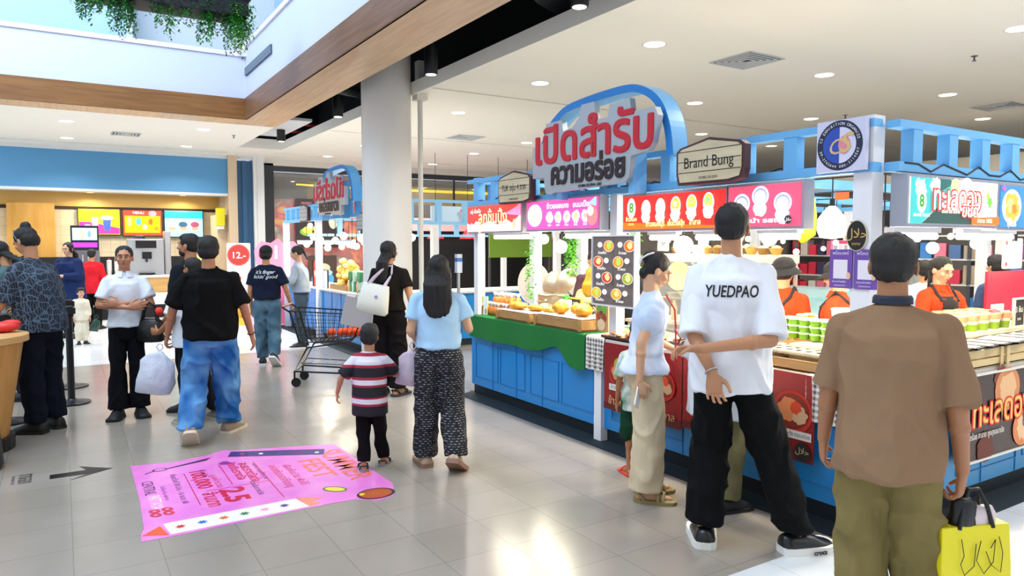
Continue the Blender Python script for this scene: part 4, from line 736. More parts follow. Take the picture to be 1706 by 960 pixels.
# crates with fried snacks on the turf
Z = .872
crate('brown wooden display crate on the turf, left', (3.86, 5.88, Z), FRONT, .62, .36, .085, CW2, 1); crate('brown wooden display crate on the turf, right', (3.86, 5.15, Z), FRONT, .72, .36, .1, CW2, 1)
for k, (y, w, z) in enumerate(((5.88, .6, Z + .086), (5.15, .7, Z + .101))):
    b = MB(); b.bb((-w / 2, -.17, 0), (w / 2, .17, .006)); tag(b.build('paper_liner', mat('f4ecd8', .7)), 'white paper liner on the %s brown crate' % ('left', 'right')[k], 'paper', loc=(3.86, y, z), rz=FRONT)
fr = mat('d89a1e', .5, bump=(40, .6), vary='b87414')
for k, (y, x, r, sq) in enumerate([(6.0, 3.82, .085, (1.7, .8, .45)), (5.75, 3.86, .08, (1.5, .8, .4)), (5.48, 3.84, .07, (1.3, .8, .45)), (5.25, 3.8, .075, (1, 1, .8)), (5.12, 3.9, .065, (1, 1, .8)), (4.95, 3.82, .08, (1.1, 1, .7))]):
    o = lump(r, k, sq, .35).build('fried_chicken', fr, smooth=True); tag(o, ['golden fried chicken piece at the left end of the paper liner', 'golden fried chicken piece second from the left end', 'flat fried piece between the two crates', 'round fried lump at the left of the right crate', 'round fried lump behind the others on the right crate', 'round fried lump at the right end of the right crate'][k], 'fried chicken', loc=(x, y, Z + (.092 if k < 3 else .108)), rz=FRONT)
# snack bags cluster (orange with white tops)
q = random.Random(11)
def snackbag(c):
    t = thing('snack_bag', '', 'snack bag'); b = MB(); b.loft([((0, 0, 0), .035, .02), ((0, 0, .04), .042, .028), ((0, 0, .085), .03, .018), ((0, 0, .095), .012, .01)], 12); b.build('contents', mat(c, .4), t, smooth=True)
    b = MB(); b.loft([((0, 0, .09), .012, .01), ((0, 0, .13), .035, .02), ((0, 0, .135), .03, .015)], 10); b.build('tied_top', mat('f0ece6', .3), t, smooth=True); return t
g1 = 'tied snack bags piled on the left counter end'
p1 = snackbag('e08030'); p1['label'] = 'orange tied snack bag in the pile at the left counter end'; p1['group'] = g1; p1.location = (3.8, 6.55, Z)
for i in range(17): dup(p1, (3.8 + .09 * (i % 3) + q.uniform(-.01, .01), 6.47 - .075 * (i // 3), Z + .0), q.uniform(0, 3), 'orange tied snack bag in the bottom layer, %s row from the left end, %s' % (ORD[i // 3], ('front', 'middle', 'back')[i % 3]))
for i in range(10): dup(p1, (3.83 + .08 * (i % 2), 6.46 - .08 * (i // 2), Z + .1), q.uniform(0, 3), 'orange tied snack bag in the top layer, %s row from the left end, %s' % (ORD[i // 2], ('front', 'back')[i % 2]))
# pots and metal ware
STEEL = mat('a89c88', .35, .75)
def pot(l, loc, r, h, lid=True):
    t = thing('steel_pot', l, 'pot', loc); b = MB(); b.lathe([(r * .9, 0), (r, .02), (r, h), (r * 1.06, h + .005), (r * 1.02, h + .012), (r * .96, h)], n=28); b.build('pot_body', STEEL, t, smooth='auto')
    if lid: b = MB(); b.lathe([(r, h + .01), (r * .6, h + .045), (r * .1, h + .06), (.001, h + .06)], n=28); b.sph((0, 0, h + .075), .018); b.build('pot_lid', STEEL, t, smooth='auto')
    b = MB(); [b.tube([(s_ * r, -.03, h * .7), (s_ * (r + .035), -.02, h * .75), (s_ * (r + .035), .02, h * .75), (s_ * r, .03, h * .7)], .006) for s_ in (-1, 1)]; b.build('handle', STEEL, t, smooth='auto')
pot('large steel pot behind the snack bags', (4.25, 6.0, Z), .16, .22); pot('steel pot beside the large one', (4.2, 5.6, Z), .14, .16, False); pot('small steel pot in front of the large one', (4.05, 5.85, Z), .09, .1)
for k, (y, z, l) in enumerate([(5.95, 1.22, 'round metal colander hanging tilted behind the fried chicken'), (5.72, 1.25, 'round metal tray standing tilted behind the pots')]):
    b = MB(); b.lathe([(.02, .05), (.08, .035), (.12, 0), (.13, .0), (.125, .006), (.08, .045), (.02, .06)], n=30); o = b.build('metal_colander', STEEL, smooth='auto'); tag(o, l, 'colander', loc=(4.2, y, z)); o.rotation_euler = (0, -1.2, .2)
b = MB(); b.loft([((0, 0, 0), .055, .055), ((0, 0, .12), .06, .06)], 20); b.build('white_tub', mat('f0f0ec', .4), label='white plastic tub with a green herb on top behind the fried food', category='tub', smooth=True).location = (3.98, 5.42, Z + .1)
b = MB(); [b.sph((q.uniform(-.03, .03), q.uniform(-.03, .03), q.uniform(0, .03)), (.02, .015, .01), 8, 5) for _ in range(9)]; b.build('herb_sprig', mat('3a9a30', .5), label='green herb sprig standing in the white tub', category='herb').location = (3.98, 5.42, Z + .225)
def pricesign(l, loc, rz, text='25.-', w=.17, h=.13, frame='d8a838'):
    return poster(loc[0], loc[2], w, h, loc[1], rz, l, mat('23201e', .6), [('t', 0, .2, text, .06, mat('f0f0e8')), ('t', 0, -.5, 'ราคา', .03, mat('f0f0e8'))], name='price_board', frame=mat(frame, .5), cat='price sign')
pricesign('yellow-framed chalk price board behind the fried chicken, left', (4.02, 5.32, Z + .1), FRONT); pricesign('yellow-framed chalk price board behind the fried chicken, right', (4.02, 5.02, Z + .08), FRONT, '20.-')
poster(3.75, .80, .2, .26, 6.62, FRONT + .25, 'small leaning poster of an iced brown drink at the left counter end', mat('c8d858', .5), [('p', [(.2, -1), (1, -1), (1, 1), (.4, 1)], mat('dfe6e0')), ('p', [(-.2, -.5), (.3, -.5), (.4, .3), (-.3, .3)], mat('8a4a28')), ('b', .05, .38, .03, mat('e8e0d0')), ('t', 0, -.75, 'ชาเย็น', .04, mat('6a4a30')), ('b', -.7, -.5, .02, mat('e89a30'))], name='drink_poster')
# character-free printed stand with leaves
poster(3.84, Z, .17, .24, 4.72, FRONT, 'brown and green printed standee beside the menu board post', mat('b8906a', .5), [('b', -.3, .6, .04, mat('4a8a30')), ('b', .4, .6, .035, mat('5a9a38')), ('c', -.5, .1, .03, .035, mat('8a3a28')), ('c', .4, .0, .03, .035, mat('8a3a28')), ('c', 0, -.5, .05, .05, mat('d8c0a0')), ('c', 0, .35, .02, .02, mat('5a2820'))], name='printed_standee', cat='standee')
poster(3.95, Z + .03, .1, .16, 4.62, FRONT, 'pale blue menu card behind the brown printed standee', mat('c4d8e8', .5), [('r', 0, 0, .07, .1, mat('e8d0d8'))], name='menu_card')
# tray of pink-orange snacks
def tray(l, loc, rz, w, d, m=BLACK, h=.025, group=None):
    t = thing('serving_tray', l, 'tray', loc, rz, group); b = MB(); b.bb((-w / 2, -d / 2, 0), (w / 2, d / 2, .006)); b.build('base', m, t)
    b = MB(); b.bb((-w / 2, -d / 2, 0), (w / 2, -d / 2 + .008, h)); b.bb((-w / 2, d / 2 - .008, 0), (w / 2, d / 2, h)); b.bb((-w / 2, -d / 2, 0), (-w / 2 + .008, d / 2, h)); b.bb((w / 2 - .008, -d / 2, 0), (w / 2, d / 2, h)); b.build('rim', m, t); return t
tray('brown tray heaped with orange fritters left of the blouse woman', (3.88, 4.22, .855), FRONT, .62, .4, mat('4a3222', .5))
fm = [mat('e8a070', .5, bump=(30, .4)), mat('f0b888', .5), mat('d88a58', .5)]
pr_ = [lump(.045, k, (1.2, 1, .4), .3, 10).build('fritter', fm[k], smooth=True) for k in range(3)]
for i in range(45):
    o = pr_[i] if i < 3 else pr_[i % 3].copy()
    if i >= 3: COL.objects.link(o)
    tag(o, 'orange fritter on the brown tray, row %s from the left, %s from the tray front' % (ORD[i // 5], ORD[i % 5]), 'fritter', 'orange fritters on the brown tray', (3.74 + .07 * (i % 5), 4.48 - .062 * (i // 5), .864 + .012 * ((i * 7) % 3)), i * 1.3)
for k, y in enumerate((3.6, 3.15)):
    tray('steel noodle tray on the counter, %s' % ('behind the blouse woman', 'behind the tall man')[k], (3.95, y, .853), FRONT, .42, .42, mat('8a8a88', .3, .7), .05)
    b = MB()
    for i in range(160):
        a = q.uniform(0, 6.28); x = q.uniform(-.15, .15); yy = q.uniform(-.15, .15); z = .02 + q.uniform(0, .05)
        b.tube([(x + .05 * math.cos(a + j * .7), yy + .05 * math.sin(a + j * .7), z + .01 * math.sin(j)) for j in range(5)], .003, 4)
    o = b.build('noodle_heap', mat('e4d8b0', .5), kind='stuff', label='heap of pale noodles in the steel tray, %s' % ('left', 'right')[k], category='noodles'); o.location = (3.95, y, .86)
b = MB(); b.lathe([(.12, 0), (.19, .06), (.2, .07), (.18, .065), (.11, .01)], n=30); tag(b.build('red_sauce_bowl', mat('b8401c', .4), smooth='auto'), 'shallow red bowl between blouse woman and tall man on the counter', 'bowl', loc=(3.88, 2.98 + .6, .91))
# wrapped packs (foil) in piles
def pack(c): b = MB(); b.bb((-.06, -.04, 0), (.06, .04, .03)); o = b.build('wrapped_pack', mat(c, .25, .3), bevel=.01); return o
pk1 = pack('d0c8a8'); n_ = 0
for i in range(24):
    o = pk1 if i == 0 else pk1.copy()
    if i: COL.objects.link(o)
    tag(o, 'clear wrapped snack pack, %s from the left, %s row below the green jelly cups' % (ORD[i // 3], ('front', 'middle', 'rear')[i % 3]), 'snack pack', 'wrapped packs in the lower crate', (3.80 + .09 * (i % 3), 3.02 - .07 * (i // 3), .935 + .0 * i), FRONT + q.uniform(-.1, .1))
crate('low brown crate under the wrapped snack packs beside the tall man', (3.88, 2.80, .852), FRONT, .58, .34, .075, CW2, 1)
crate('upper brown crate step holding the green jelly cups', (4.16, 2.86, .852), FRONT, .62, .24, .14, CW2, 2)
def jelly(c, lid='dfe8c8', name='jelly_cup'):
    t = thing(name, '', 'food cup'); b = MB(); b.lathe([(.028, 0), (.036, .035)], n=14); b.build('filling', mat(c, .35), t, smooth='auto')
    b = MB(); b.lathe([(.0385, .035), (.0385, .042), (.03, .044)], n=14); b.build('lid', mat(lid, .2), t, smooth='auto'); return t
j = jelly('7cb02c'); j['label'] = 'small green jelly cup, first from the left in the bottom layer of the front row'; j['group'] = 'green jelly cups'; j.location = (4.08, 3.1, .995)
for i in range(1, 42): dup(j, (4.08 + .078 * (i % 2), 3.1 - .08 * ((i // 2) % 7), .995 + .045 * (i // 14)), 0, 'small green jelly cup, %s from the left in the %s layer of the %s row' % (ORD[(i // 2) % 7], ('bottom', 'middle', 'top')[i // 14], ('front', 'rear')[i % 2]))
j2 = jelly('e88a2c'); j2['label'] = 'small orange jelly cup behind the tall man elbow, first of six'; j2['group'] = 'orange jelly cups'; j2.location = (4.3, 3.12, 1.0)
for i in range(1, 6): dup(j2, (4.3 + .08 * (i % 2), 3.12, 1.0 + .045 * (i // 2)), 0, 'small orange jelly cup behind the tall man elbow, %s of six from the bottom' % ORD[i])
# rice crackers tub and plastic tubs
def tub(l, loc, r, h, c='f2f0e8', g=None):
    t = thing('plastic_tub', l, 'tub', loc, group=g); b = MB(); b.lathe([(r * .82, 0), (r, h), (r * 1.05, h), (r * 1.05, h + .008), (r * .96, h + .006)], n=24); b.build('tub_body', mat(c, .3), t, smooth='auto')
    b = MB(); b.lathe([(r * 1.02, h + .01), (r * .9, h + .012), (.01, h + .012)], n=24); b.build('cover', mat('fbfaf4', .25), t, smooth='auto'); return t
tub('tall white plastic tub stack behind the green jelly cups', (4.55, 2.98, 1.0), .075, .16); tub('white plastic tub stack right of the tallest one', (4.5, 2.80, .95), .07, .11)
for k in range(6): tub('low white plastic tub behind the jelly cups, %s from the left' % ORD[k], (4.45, 3.75 - .14 * k, 1.0), .065, .07, g='low white tubs behind the jelly cups')
b = MB(); b.bb((-.2, -.5, 0), (.22, .6, .13)); tag(b.build('prep_shelf', mat('d8c090', .5)), 'wooden prep shelf carrying the white plastic tubs', 'shelf', loc=(4.5, 3.3, .86))
b = MB(); b.bb((-.2, -.35, 0), (.25, .0, .02)); 
t = thing('cracker_jar', 'clear jar of golden crackers behind the counter near the hatted seller', 'jar', (4.75, 3.7, .9)); b = MB(); b.lathe([(.1, 0), (.1, .3), (.08, .33)], n=20); b.build('jar', mat('f0e8d8', .1, alpha=.35), t, smooth='auto'); b = MB(); [b.sph((q.uniform(-.065, .065), q.uniform(-.065, .065), q.uniform(.03, .3)), (.025, .02, .008), 8, 5, M=Matrix.Rotation(q.uniform(0, 3), 3, 'X')) for _ in range(70)]; b.build('cracker', mat('d8a850', .5), t)
# noodle package on the counter corner
t = thing('noodle_package', 'white and yellow snack package standing by the corner gingham cloth', 'food package', (3.80, 2.50, .862), FRONT + .2)
b = MB(); b.loft([((0, 0, 0), .1, .05), ((0, 0, .03), .11, .06), ((0, .01, .1), .09, .04), ((0, .02, .15), .08, .012)], 20, m=mat('e8e8dc', .3)); b.rings([[V((.08 * math.cos(a), .02 + .012 * math.sin(a), z)) for a in [2 * PI * k / 16 for k in range(16)]] for z in (.15, .185)], m=mat('e8d820', .4)); b.build('bag', None, t, smooth='auto')
b = MB(); b.prism([(-.04, 0), (.03, 0), (.035, .05), (-.03, .05)], FM(0, -.056, .05), .002, mat('2a2420')); b.text('เส้นหมี่', .03, FM(0, -.0585, .08), mat('f0f0e0'), depth=.001); b.build('printed_label', None, t)
# ---- right counter (faces camera)
for k, (x, w) in enumerate(((4.40, .0), (4.72, .58), (5.34, .6), (5.98, .6))):
    if w: crate('pale pine crate on the right counter, %s' % ['', 'nearest the brown-shirt man', 'second along', 'third along'][k], (x, 2.36, .855), 0, w, .36, .12, CW, 2)
crate('pale pine crate on the right counter hidden behind the brown-shirt man', (4.1, 2.36, .855), 0, .58, .36, .12, CW, 2)
bt = tray('flat black food tray lying in the pine crate', (4.5, 2.3, .98), .15, .15, .26, BLACK, .012, 'black food trays in the pine crates'); b = MB(); b.bb((-.06, -.11, .006), (.06, .11, .012)); b.build('film_window', mat('b8bcc0', .15, .3), bt)
for i in range(1, 12): dup(bt, (3.98 + .17 * (i % 8) + (.05 if i > 7 else 0), 2.28 + (.12 if i > 7 else 0), .98 + .012 * (i // 8)), .12 + .04 * (i % 3), 'flat black food tray %s in the %s layer of the nearer pine crates' % (ORD[i % 8], 'upper' if i > 7 else 'lower'))
for i in range(6): dup(bt, (5.3 + .17 * i, 2.3, .98), .1, 'flat black food tray %s in the farther pine crates on the right' % ORD[i])
def dip(c2, c1='e8a878'):
    t = thing('dipping_cup', '', 'food cup'); b = MB(); b.lathe([(.034, 0), (.038, .035)], n=16); b.build('green_sauce', mat(c2, .4), t, smooth='auto')
    b = MB(); b.lathe([(.038, .035), (.041, .05)], n=16); b.build('clear_rim', mat('e8ead8', .2), t, smooth='auto'); b = MB(); b.lathe([(.041, .05), (.046, .075), (.047, .08), (.03, .082)], n=16); b.build('sealed_topping', mat(c1, .35), t, smooth='auto'); return t
d0 = dip('88a828'); d0['label'] = 'sealed cup of green sauce with orange top, first from the left in the front row'; d0['group'] = 'green and orange sauce cups on the right counter'; d0.location = (4.42, 2.62, .99)
d0.scale = (1.45,) * 3
for i in range(1, 33): dup(d0, (4.42 + .16 * (i % 11) + .05 * (i // 11), 2.64 + .12 * (i // 11), .986), 0, 'sealed cup of green sauce with orange top, %s from the left in the %s row' % (ORD[i % 11], ('front', 'middle', 'back')[i // 11]), scale=1.45)
b = MB(); b.bb((3.9, 2.56, .86), (6.6, 2.92, .985)); tag(b.build('display_step', mat('ede4c8', .5)), 'cream display step under the sauce cups on the right counter', 'shelf')
d1 = dip('b04a18', 'f0ece0'); d1['label'] = 'cup of red-brown sauce nearest the brown-shirt man'; d1.location = (4.30, 2.60, .99)
poster(6.5, .99, .2, .13, 2.88, 0, 'blank cream card standing behind the sauce cups', mat('ece0bc', .5), [('r', 0, 0, .02, .02, mat('d8b060'))], name='price_card')
poster(6.42, .985, .2, .09, 2.80, 0, 'white card with a small dark mark, in front of the cream card', mat('f0ece0', .5), [('c', .4, -.1, .01, .01, mat('303030'))], name='price_card')
pricesign('green chalk price board at the right photo edge', (6.2, 2.6, .99), 0, '3 ชิ้น', .16, .2, 'e8dcc0')
b = MB(); b.bb((-.45, -.01, 0), (.45, .01, .4)); tag(b.build('red_board', mat('d8203c', .4)), 'plain red board hanging behind the right counter', 'board', loc=(7.0, 3.0, .98))
poster(6.95, 1.4, .34, .26, 2.98, 0, 'white notice with red corner marks above the red board', mat('f0f0f4', .5), [('c', -.7, .7, .02, .02, mat('e05050')), ('c', -.7, -.7, .02, .02, mat('e05050')), ('t', 0, .2, 'โปรโมชั่น', .05, mat('d04040'))], name='notice')
t = poster(8.0, .9, .62, .74, 5.2, .0, 'pink-edged menu grid poster behind the apron seller', mat('f0f2f4', .5), [('r', 0, .96, .6, .03, mat('e05078')), ('r', 0, 0, .6, .015, mat('e05078'))] + [('r', -.8 + .32 * (k % 6), .8 - .27 * (k // 6) - (.12 if k // 6 > 2 else 0), .06, .06, mat(['98a8b8', 'c8ccd4', 'b0a8b8'][k % 3])) for k in range(36)], name='price_grid', frame=mat('e878a0'))
b = MB(); b.tube([(5.35, 2.75, 1.02), (5.5, 2.82, 1.1)], .008); tag(b.build('wooden_skewer', CW2), 'thin wooden stick leaning on the white card', 'stick')
# interior back counters
for l, a, c in [('white island bench inside the kiosk behind the pots', (4.9, 5.1, 0), (6.6, 5.6, .85)), ('white bench inside the kiosk behind the hatted sellers', (5.6, 3.4, 0), (6.5, 4.0, .88))]:
    t = thing('prep_bench', l, 'bench', (a[0], a[1], 0)); b = MB(); b.bb((0, 0, 0), (c[0] - a[0], c[1] - a[1], c[2] - .03)); b.build('cabinet', mat('b8ac98', .5), t); b = MB(); b.bb((-.02, -.02, c[2] - .03), (c[0] - a[0] + .02, c[1] - a[1] + .02, c[2])); b.build('worktop', mat('c8bca6', .3), t)
t = thing('glass_cabinet', 'steel and glass food warmer cabinet behind the blouse woman', 'food cabinet', (4.95, 4.55, .0), FRONT)
b = MB(); b.bb((-.5, -.2, 0), (.7, .3, .8)); b.build('base_cabinet', mat('b8b4a8', .4, .4), t)
b = MB()
for x in (-.48, .1, .68):
    for y in (-.18, .28): b.bb((x - .012, y - .012, .8), (x + .012, y + .012, 1.5))
for z in (.8, 1.1, 1.4): b.bb((-.5, -.2, z), (.7, .3, z + .015))
b.build('steel_frame', mat('c0bcb0', .3, .7), t)
b = MB(); b.bb((-.5, -.2, 1.45), (.7, .3, 1.52)); b.build('hood', mat('d8d0b8', .4), t)
b = MB(); b.bb((-.48, -.195, .82), (.68, -.19, 1.45)); b.build('glass_front', GLASS, t)
pc = mat('c8bca0', .3, .4)
for k in range(28):
    b = MB(); b.lathe([(.05, 0), (.065, .03), (.07, .035)], n=14); o = b.build('steel_bowl', pc, smooth='auto') if k == 0 else o0.copy()
    if k == 0: o0 = o
    else: COL.objects.link(o)
    tag(o, 'small steel bowl in the food warmer, %s shelf, %s from the left, %s column' % ('lower' if k < 14 else 'upper', ORD[(k // 2) % 7], ('front', 'rear')[k % 2]), 'bowl', 'steel bowls in the food warmer', (4.93 - .0 * k + .14 * (k % 2), 4.98 - .15 * ((k // 2) % 7), 1.116 if k >= 14 else .816))
def sign100(l, loc): poster(loc[0], loc[2], .11, .09, loc[1], FRONT, l, mat('f4f2ec', .5), [('t', 0, 0, '100', .05, mat('2a2a2a'), .001)], name='price_tag', cat='price sign')
sign100('white price tag reading 100 beside the menu board', (3.95, 4.12, 1.56)); sign100('white price tag reading 100 above the blouse woman hair', (4.05, 3.85, 1.515))
bt_ = None
for k in range(16):
    b = MB(); c = ['c86a20', 'e0c080', '7a3a18', 'd8d0b8'][k % 4]; b.lathe([(.03, 0), (.032, .12), (.014, .17), (.013, .21), (.016, .215)], n=12); x, y = ((5.0 + .2 * (k % 8), 5.25) if k < 8 else (5.7 + .1 * (k - 8), 3.6)); tag(b.build('sauce_bottle', mat(c, .3), smooth='auto'), '%s sauce bottle, %s on the %s bench inside the kiosk' % (('amber', 'pale yellow', 'brown', 'white')[k % 4], ORD[k % 8], ('rear', 'right')[k // 8]), 'bottle', 'sauce bottles inside the kiosk', (x, y, .852 if k < 8 else .882))
for k in range(10):
    t = thing('wicker_basket', '%s woven basket %s along the food warmer top and wall' % (('dark', 'golden')[k % 2], ORD[k]), 'basket', (4.98, 5.0 - .125 * k, 1.522), group='baskets on the food warmer'); b = MB(); b.lathe([(.035, 0), (.055, .05), (.06, .055), (.052, .05), (.034, .006)], n=16); b.build('basket_body', mat(('8a6a38', 'c8a050')[k % 2], .7, bump=(90, .8)), t, smooth='auto'); b = MB(); b.sph((0, 0, .05), (.045, .045, .03), 10, 6); b.build('contents', mat(('e8c890', 'd87840', 'f0e0b8')[k % 3], .6), t, smooth=True)
for k in range(6):
    t = thing('hanging_ladle', 'steel ladle hanging from the kiosk wire, %s from the menu board' % ORD[k], 'ladle', (4.15, 4.05 - .1 * k, 1.78)); b = MB(); b.cyl((0, 0, 0), (0, 0, .25), .005); b.build('handle', STEEL, t); b = MB(); b.sph((0, 0, -.02), (.035, .035, .022), 12, 6); b.build('bowl', STEEL, t, smooth=True)
# headless mannequin-like hats on stands
for k, (x, y, z, l) in enumerate([(4.6, 6.9, 1.15, 'large cream oval basket lid standing behind the left post'), (5.3, 6.95, 1.2, 'large cream arched board behind the steel pots'), (4.3, 4.3, 1.35, 'straw-coloured sack behind the price tag')]):
    b = MB(); b.prism([(a * .8, c) for a, c in circ(.24 if k < 2 else .12, 30)], FM(0, 0, 0), -.04); tag(b.build('woven_board', mat(['ead8cc', 'e6dcd0', 'c0a070'][k], .7, bump=(60, .4)), smooth='auto'), l, 'board', loc=(x, y, z), rz=FRONT * .6)
# hanging green vines in kiosk
for k, (x, y, l) in enumerate([(4.9, 6.65, 'short hanging green vine behind the second white post'), (4.2, 5.6, 'hanging green vine under the pink sign, left'), (4.1, 4.62, 'hanging green vine beside the menu board top'), (4.35, 6.6, 'long green vine hanging by the left post')]):
    b = MB()
    for i in range(150):
        p = V((q.gauss(0, .025), q.gauss(0, .025), -q.random() * (.4 if k < 3 else .7))); a = q.uniform(0, 6.28); d = V((math.cos(a), math.sin(a), -.6)) * .04; s_ = V((-math.sin(a), math.cos(a), 0)) * .012; b.add([p, p + d * .5 + s_, p + d, p + d * .5 - s_], [(0, 1, 2, 3)])
    tag(b.build('hanging_vine', mat('58b028', .5)), l, 'vine', loc=(x, y, 1.72))
# lime cloth bag hanging left of the corner post
b = MB(); b.loft([((0, 0, 0), .02, .01), ((.02, 0, .06), .12, .04), ((.01, 0, .2), .14, .04), ((0, 0, .33), .13, .02)], 20); tag(b.build('lime_lampshade', mat('a8c020', .5), smooth=True), 'lime green fabric shade hanging between sign and large bulb', 'shade', loc=(4.6, 3.35, 1.62))
for k, (y, l) in enumerate(((3.05, 'small orange hook tag above the large bulb, left'), (2.85, 'small orange hook tag above the large bulb, right'))):
    b = MB(); b.bb((0, -.05, 0), (.01, .05, .05)); tag(b.build('orange_tag', mat('f05a20', .5)), l, 'tag', loc=(4.6, y, 1.92))
b = MB(); b.lathe([(.03, 0), (.035, .08), (.012, .12), (.012, .17)], n=12); b.cyl((0, 0, .17), (0, 0, .5), .003); tag(b.build('hanging_bottle_charm', mat('a86828', .4), smooth='auto'), 'small amber bottle charm hanging beside the centre post', 'ornament', loc=(4.1, 4.6, 1.86))
# ================================================================== SECOND KIOSK (beyond the column) and background
t = lattice('kiosk_frame', 'distant blue slatted kiosk frame left of the column', (3.7, 14.2, 0), FRONT, 4.2, 12); posts(t, [(.05, 0), (2.1, 0)], 0, 2.0, .1)
t = lattice('kiosk_frame', 'distant blue slatted kiosk frame right of the column', (3.75, 10.0, 0), 0, 4.2, 9, 1.9, 2.28, PLB); posts(t, [(1.1, 0), (3.4, 0)], 0, 1.9, .1)
t = lattice('kiosk_frame', 'farthest blue slatted kiosk frame above the red lamps', (4.0, 13.8, 0), 0, 6, 14, 1.75, 2.1, PLB); posts(t, [(1.5, 0), (4.4, 0)], 0, 1.75, .1)
counter('distant blue stall counter behind the shopping cart', (3.7, 14.2, 0), FRONT, 4.2, [(.2, .9), (1.1, 1.9), (2.1, 2.9), (3.1, 3.9)], trim1=True)
counter('blue counter end hidden behind the woman in light blue', (4.42, 10.0, 0), 0, 3.0, [(.2, .9), (1.1, 1.9)])
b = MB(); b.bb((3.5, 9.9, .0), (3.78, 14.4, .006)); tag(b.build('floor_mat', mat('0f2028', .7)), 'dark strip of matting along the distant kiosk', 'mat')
q = random.Random(21)
for k in range(18): bulb((3.95, 4.7)[k % 2], 10.3 + k * .21, 1.6 + q.uniform(-.06, .18), 'bright bulb in the distant stall left of the column, %s nearest' % ORD[k], .06, .2, 7, 'bulbs of the distant stall', 14 if k % 5 == 0 else 0)
for k, x in enumerate((3.95, 4.7)):
    b = MB(); b.cyl((x, 10, 2.03), (x, 14.2, 2.03), .005, n=6); tag(b.build('bulb_wire', BLACK), 'thin black wire carrying bulbs in the distant stall, %s one' % ('front', 'rear')[k], 'wire')
for k, (y, l) in enumerate(((11.9, 'distant tube lamp left of the small arch'), (10.9, 'distant tube lamp under the small arch'), (13.1, 'distant tube lamp at the far end'))): tubelamp((3.75, y, 1.62), FRONT, .8, l, 12)
area('far_kiosk_lamp', (5.3, 12.2, 1.95), 2, 70, (1, .9, .74))
puff = lump(.06, 4, (1, 1, .8), .4, 10).build('golden_puff', mat('e8c060', .5), smooth=True); tag(puff, 'golden puffed snack in the tall heap behind the shopping cart', 'snack', 'golden puffs heaped on the distant stall', (3.95, 11.6, 1.0))
for i in range(1, 60):
    o = puff.copy(); COL.objects.link(o); lv = i // 14; o.location = (3.95 + q.uniform(-.14, .14) * (1 - lv * .12), 11.35 + q.uniform(-.3, .3) * (1 - lv * .12), .95 + lv * .085); o.rotation_euler = (i, i * .7, i * .3)
b = MB(); b.bb((-.2, -.4, 0), (.2, .4, .09)); tag(b.build('puff_tray', CW2), 'wooden tray below the golden puffs', 'tray', loc=(3.97, 11.35, .86))
for k in range(8):
    t = thing('sweets_jar', 'plastic jar of %s sweets on the distant stall counter, %s row' % (('salmon', 'pale peach', 'mint', 'red')[k % 4], ('far', 'near')[k // 4]), 'jar', (3.86 + .14 * (k % 2), 10.95 - .2 * (k // 2), .862), group='jars on the distant stall'); b = MB(); b.lathe([(.06, 0), (.065, .13), (.05, .15)], n=14); b.build('jar', mat(['e8a080', 'f0c8b0', 'a8d0c8', 'e87860'][k % 4], .25), t, smooth='auto'); b = MB(); b.lathe([(.054, .15), (.054, .175), (.01, .176)], n=14); b.build('lid', mat('f4f0ec', .4), t, smooth='auto')
poster(3.76, .862, .38, .45, 12.45, FRONT, 'red framed board leaning on the distant stall near the cart', mat('d8402c', .5), [('r', 0, 0, .26, .1, mat('f8d8c8'))], frame=BLACK)
poster(3.76, .862, .26, .3, 11.95, FRONT, 'small pale tablet screen on the distant stall', em('c8d8e8', .6), [], frame=BLACK, name='tablet')
for k in range(10):
    b = MB(); b.bb((-.09, -.07, 0), (.09, .07, .16)); tag(b.build('stacked_box', mat(['2a7048', '3a8858', 'a8c8b0'][k % 3], .4), bevel=.01), '%s green box, %s from the column in the %s layer on the distant counter' % (('dark', 'mid', 'pale')[k % 3], ORD[k % 5], ('lower', 'upper')[k // 5]), 'box', 'green boxes on the distant counter', (3.9, 10.1 + .2 * (k % 5), .86 + .165 * (k // 5)))
# dark shop beyond with red lamps
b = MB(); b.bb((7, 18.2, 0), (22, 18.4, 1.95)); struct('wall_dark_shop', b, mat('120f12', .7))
b = MB(); b.bb((6.6, 18.1, 1.95), (22, 18.3, 2.3)); struct('trim_35', b, mat('f0b4b4', .4, emit=.25))
for k in range(7):
    t = thing('red_pendant', 'red cone pendant lamp in the dark shop, %s from the column' % ORD[k], 'lamp', (6.55 + .85 * k, 15.2, 1.72)); b = MB(); b.lathe([(.2, 0), (.19, .02), (.05, .2), (.03, .22)], n=24); b.build('shade', mat('e01820', .4, emit=.5), t, smooth='auto'); b = MB(); b.cyl((0, 0, .2), (0, 0, 1.98), .006); b.build('cord', BLACK, t)
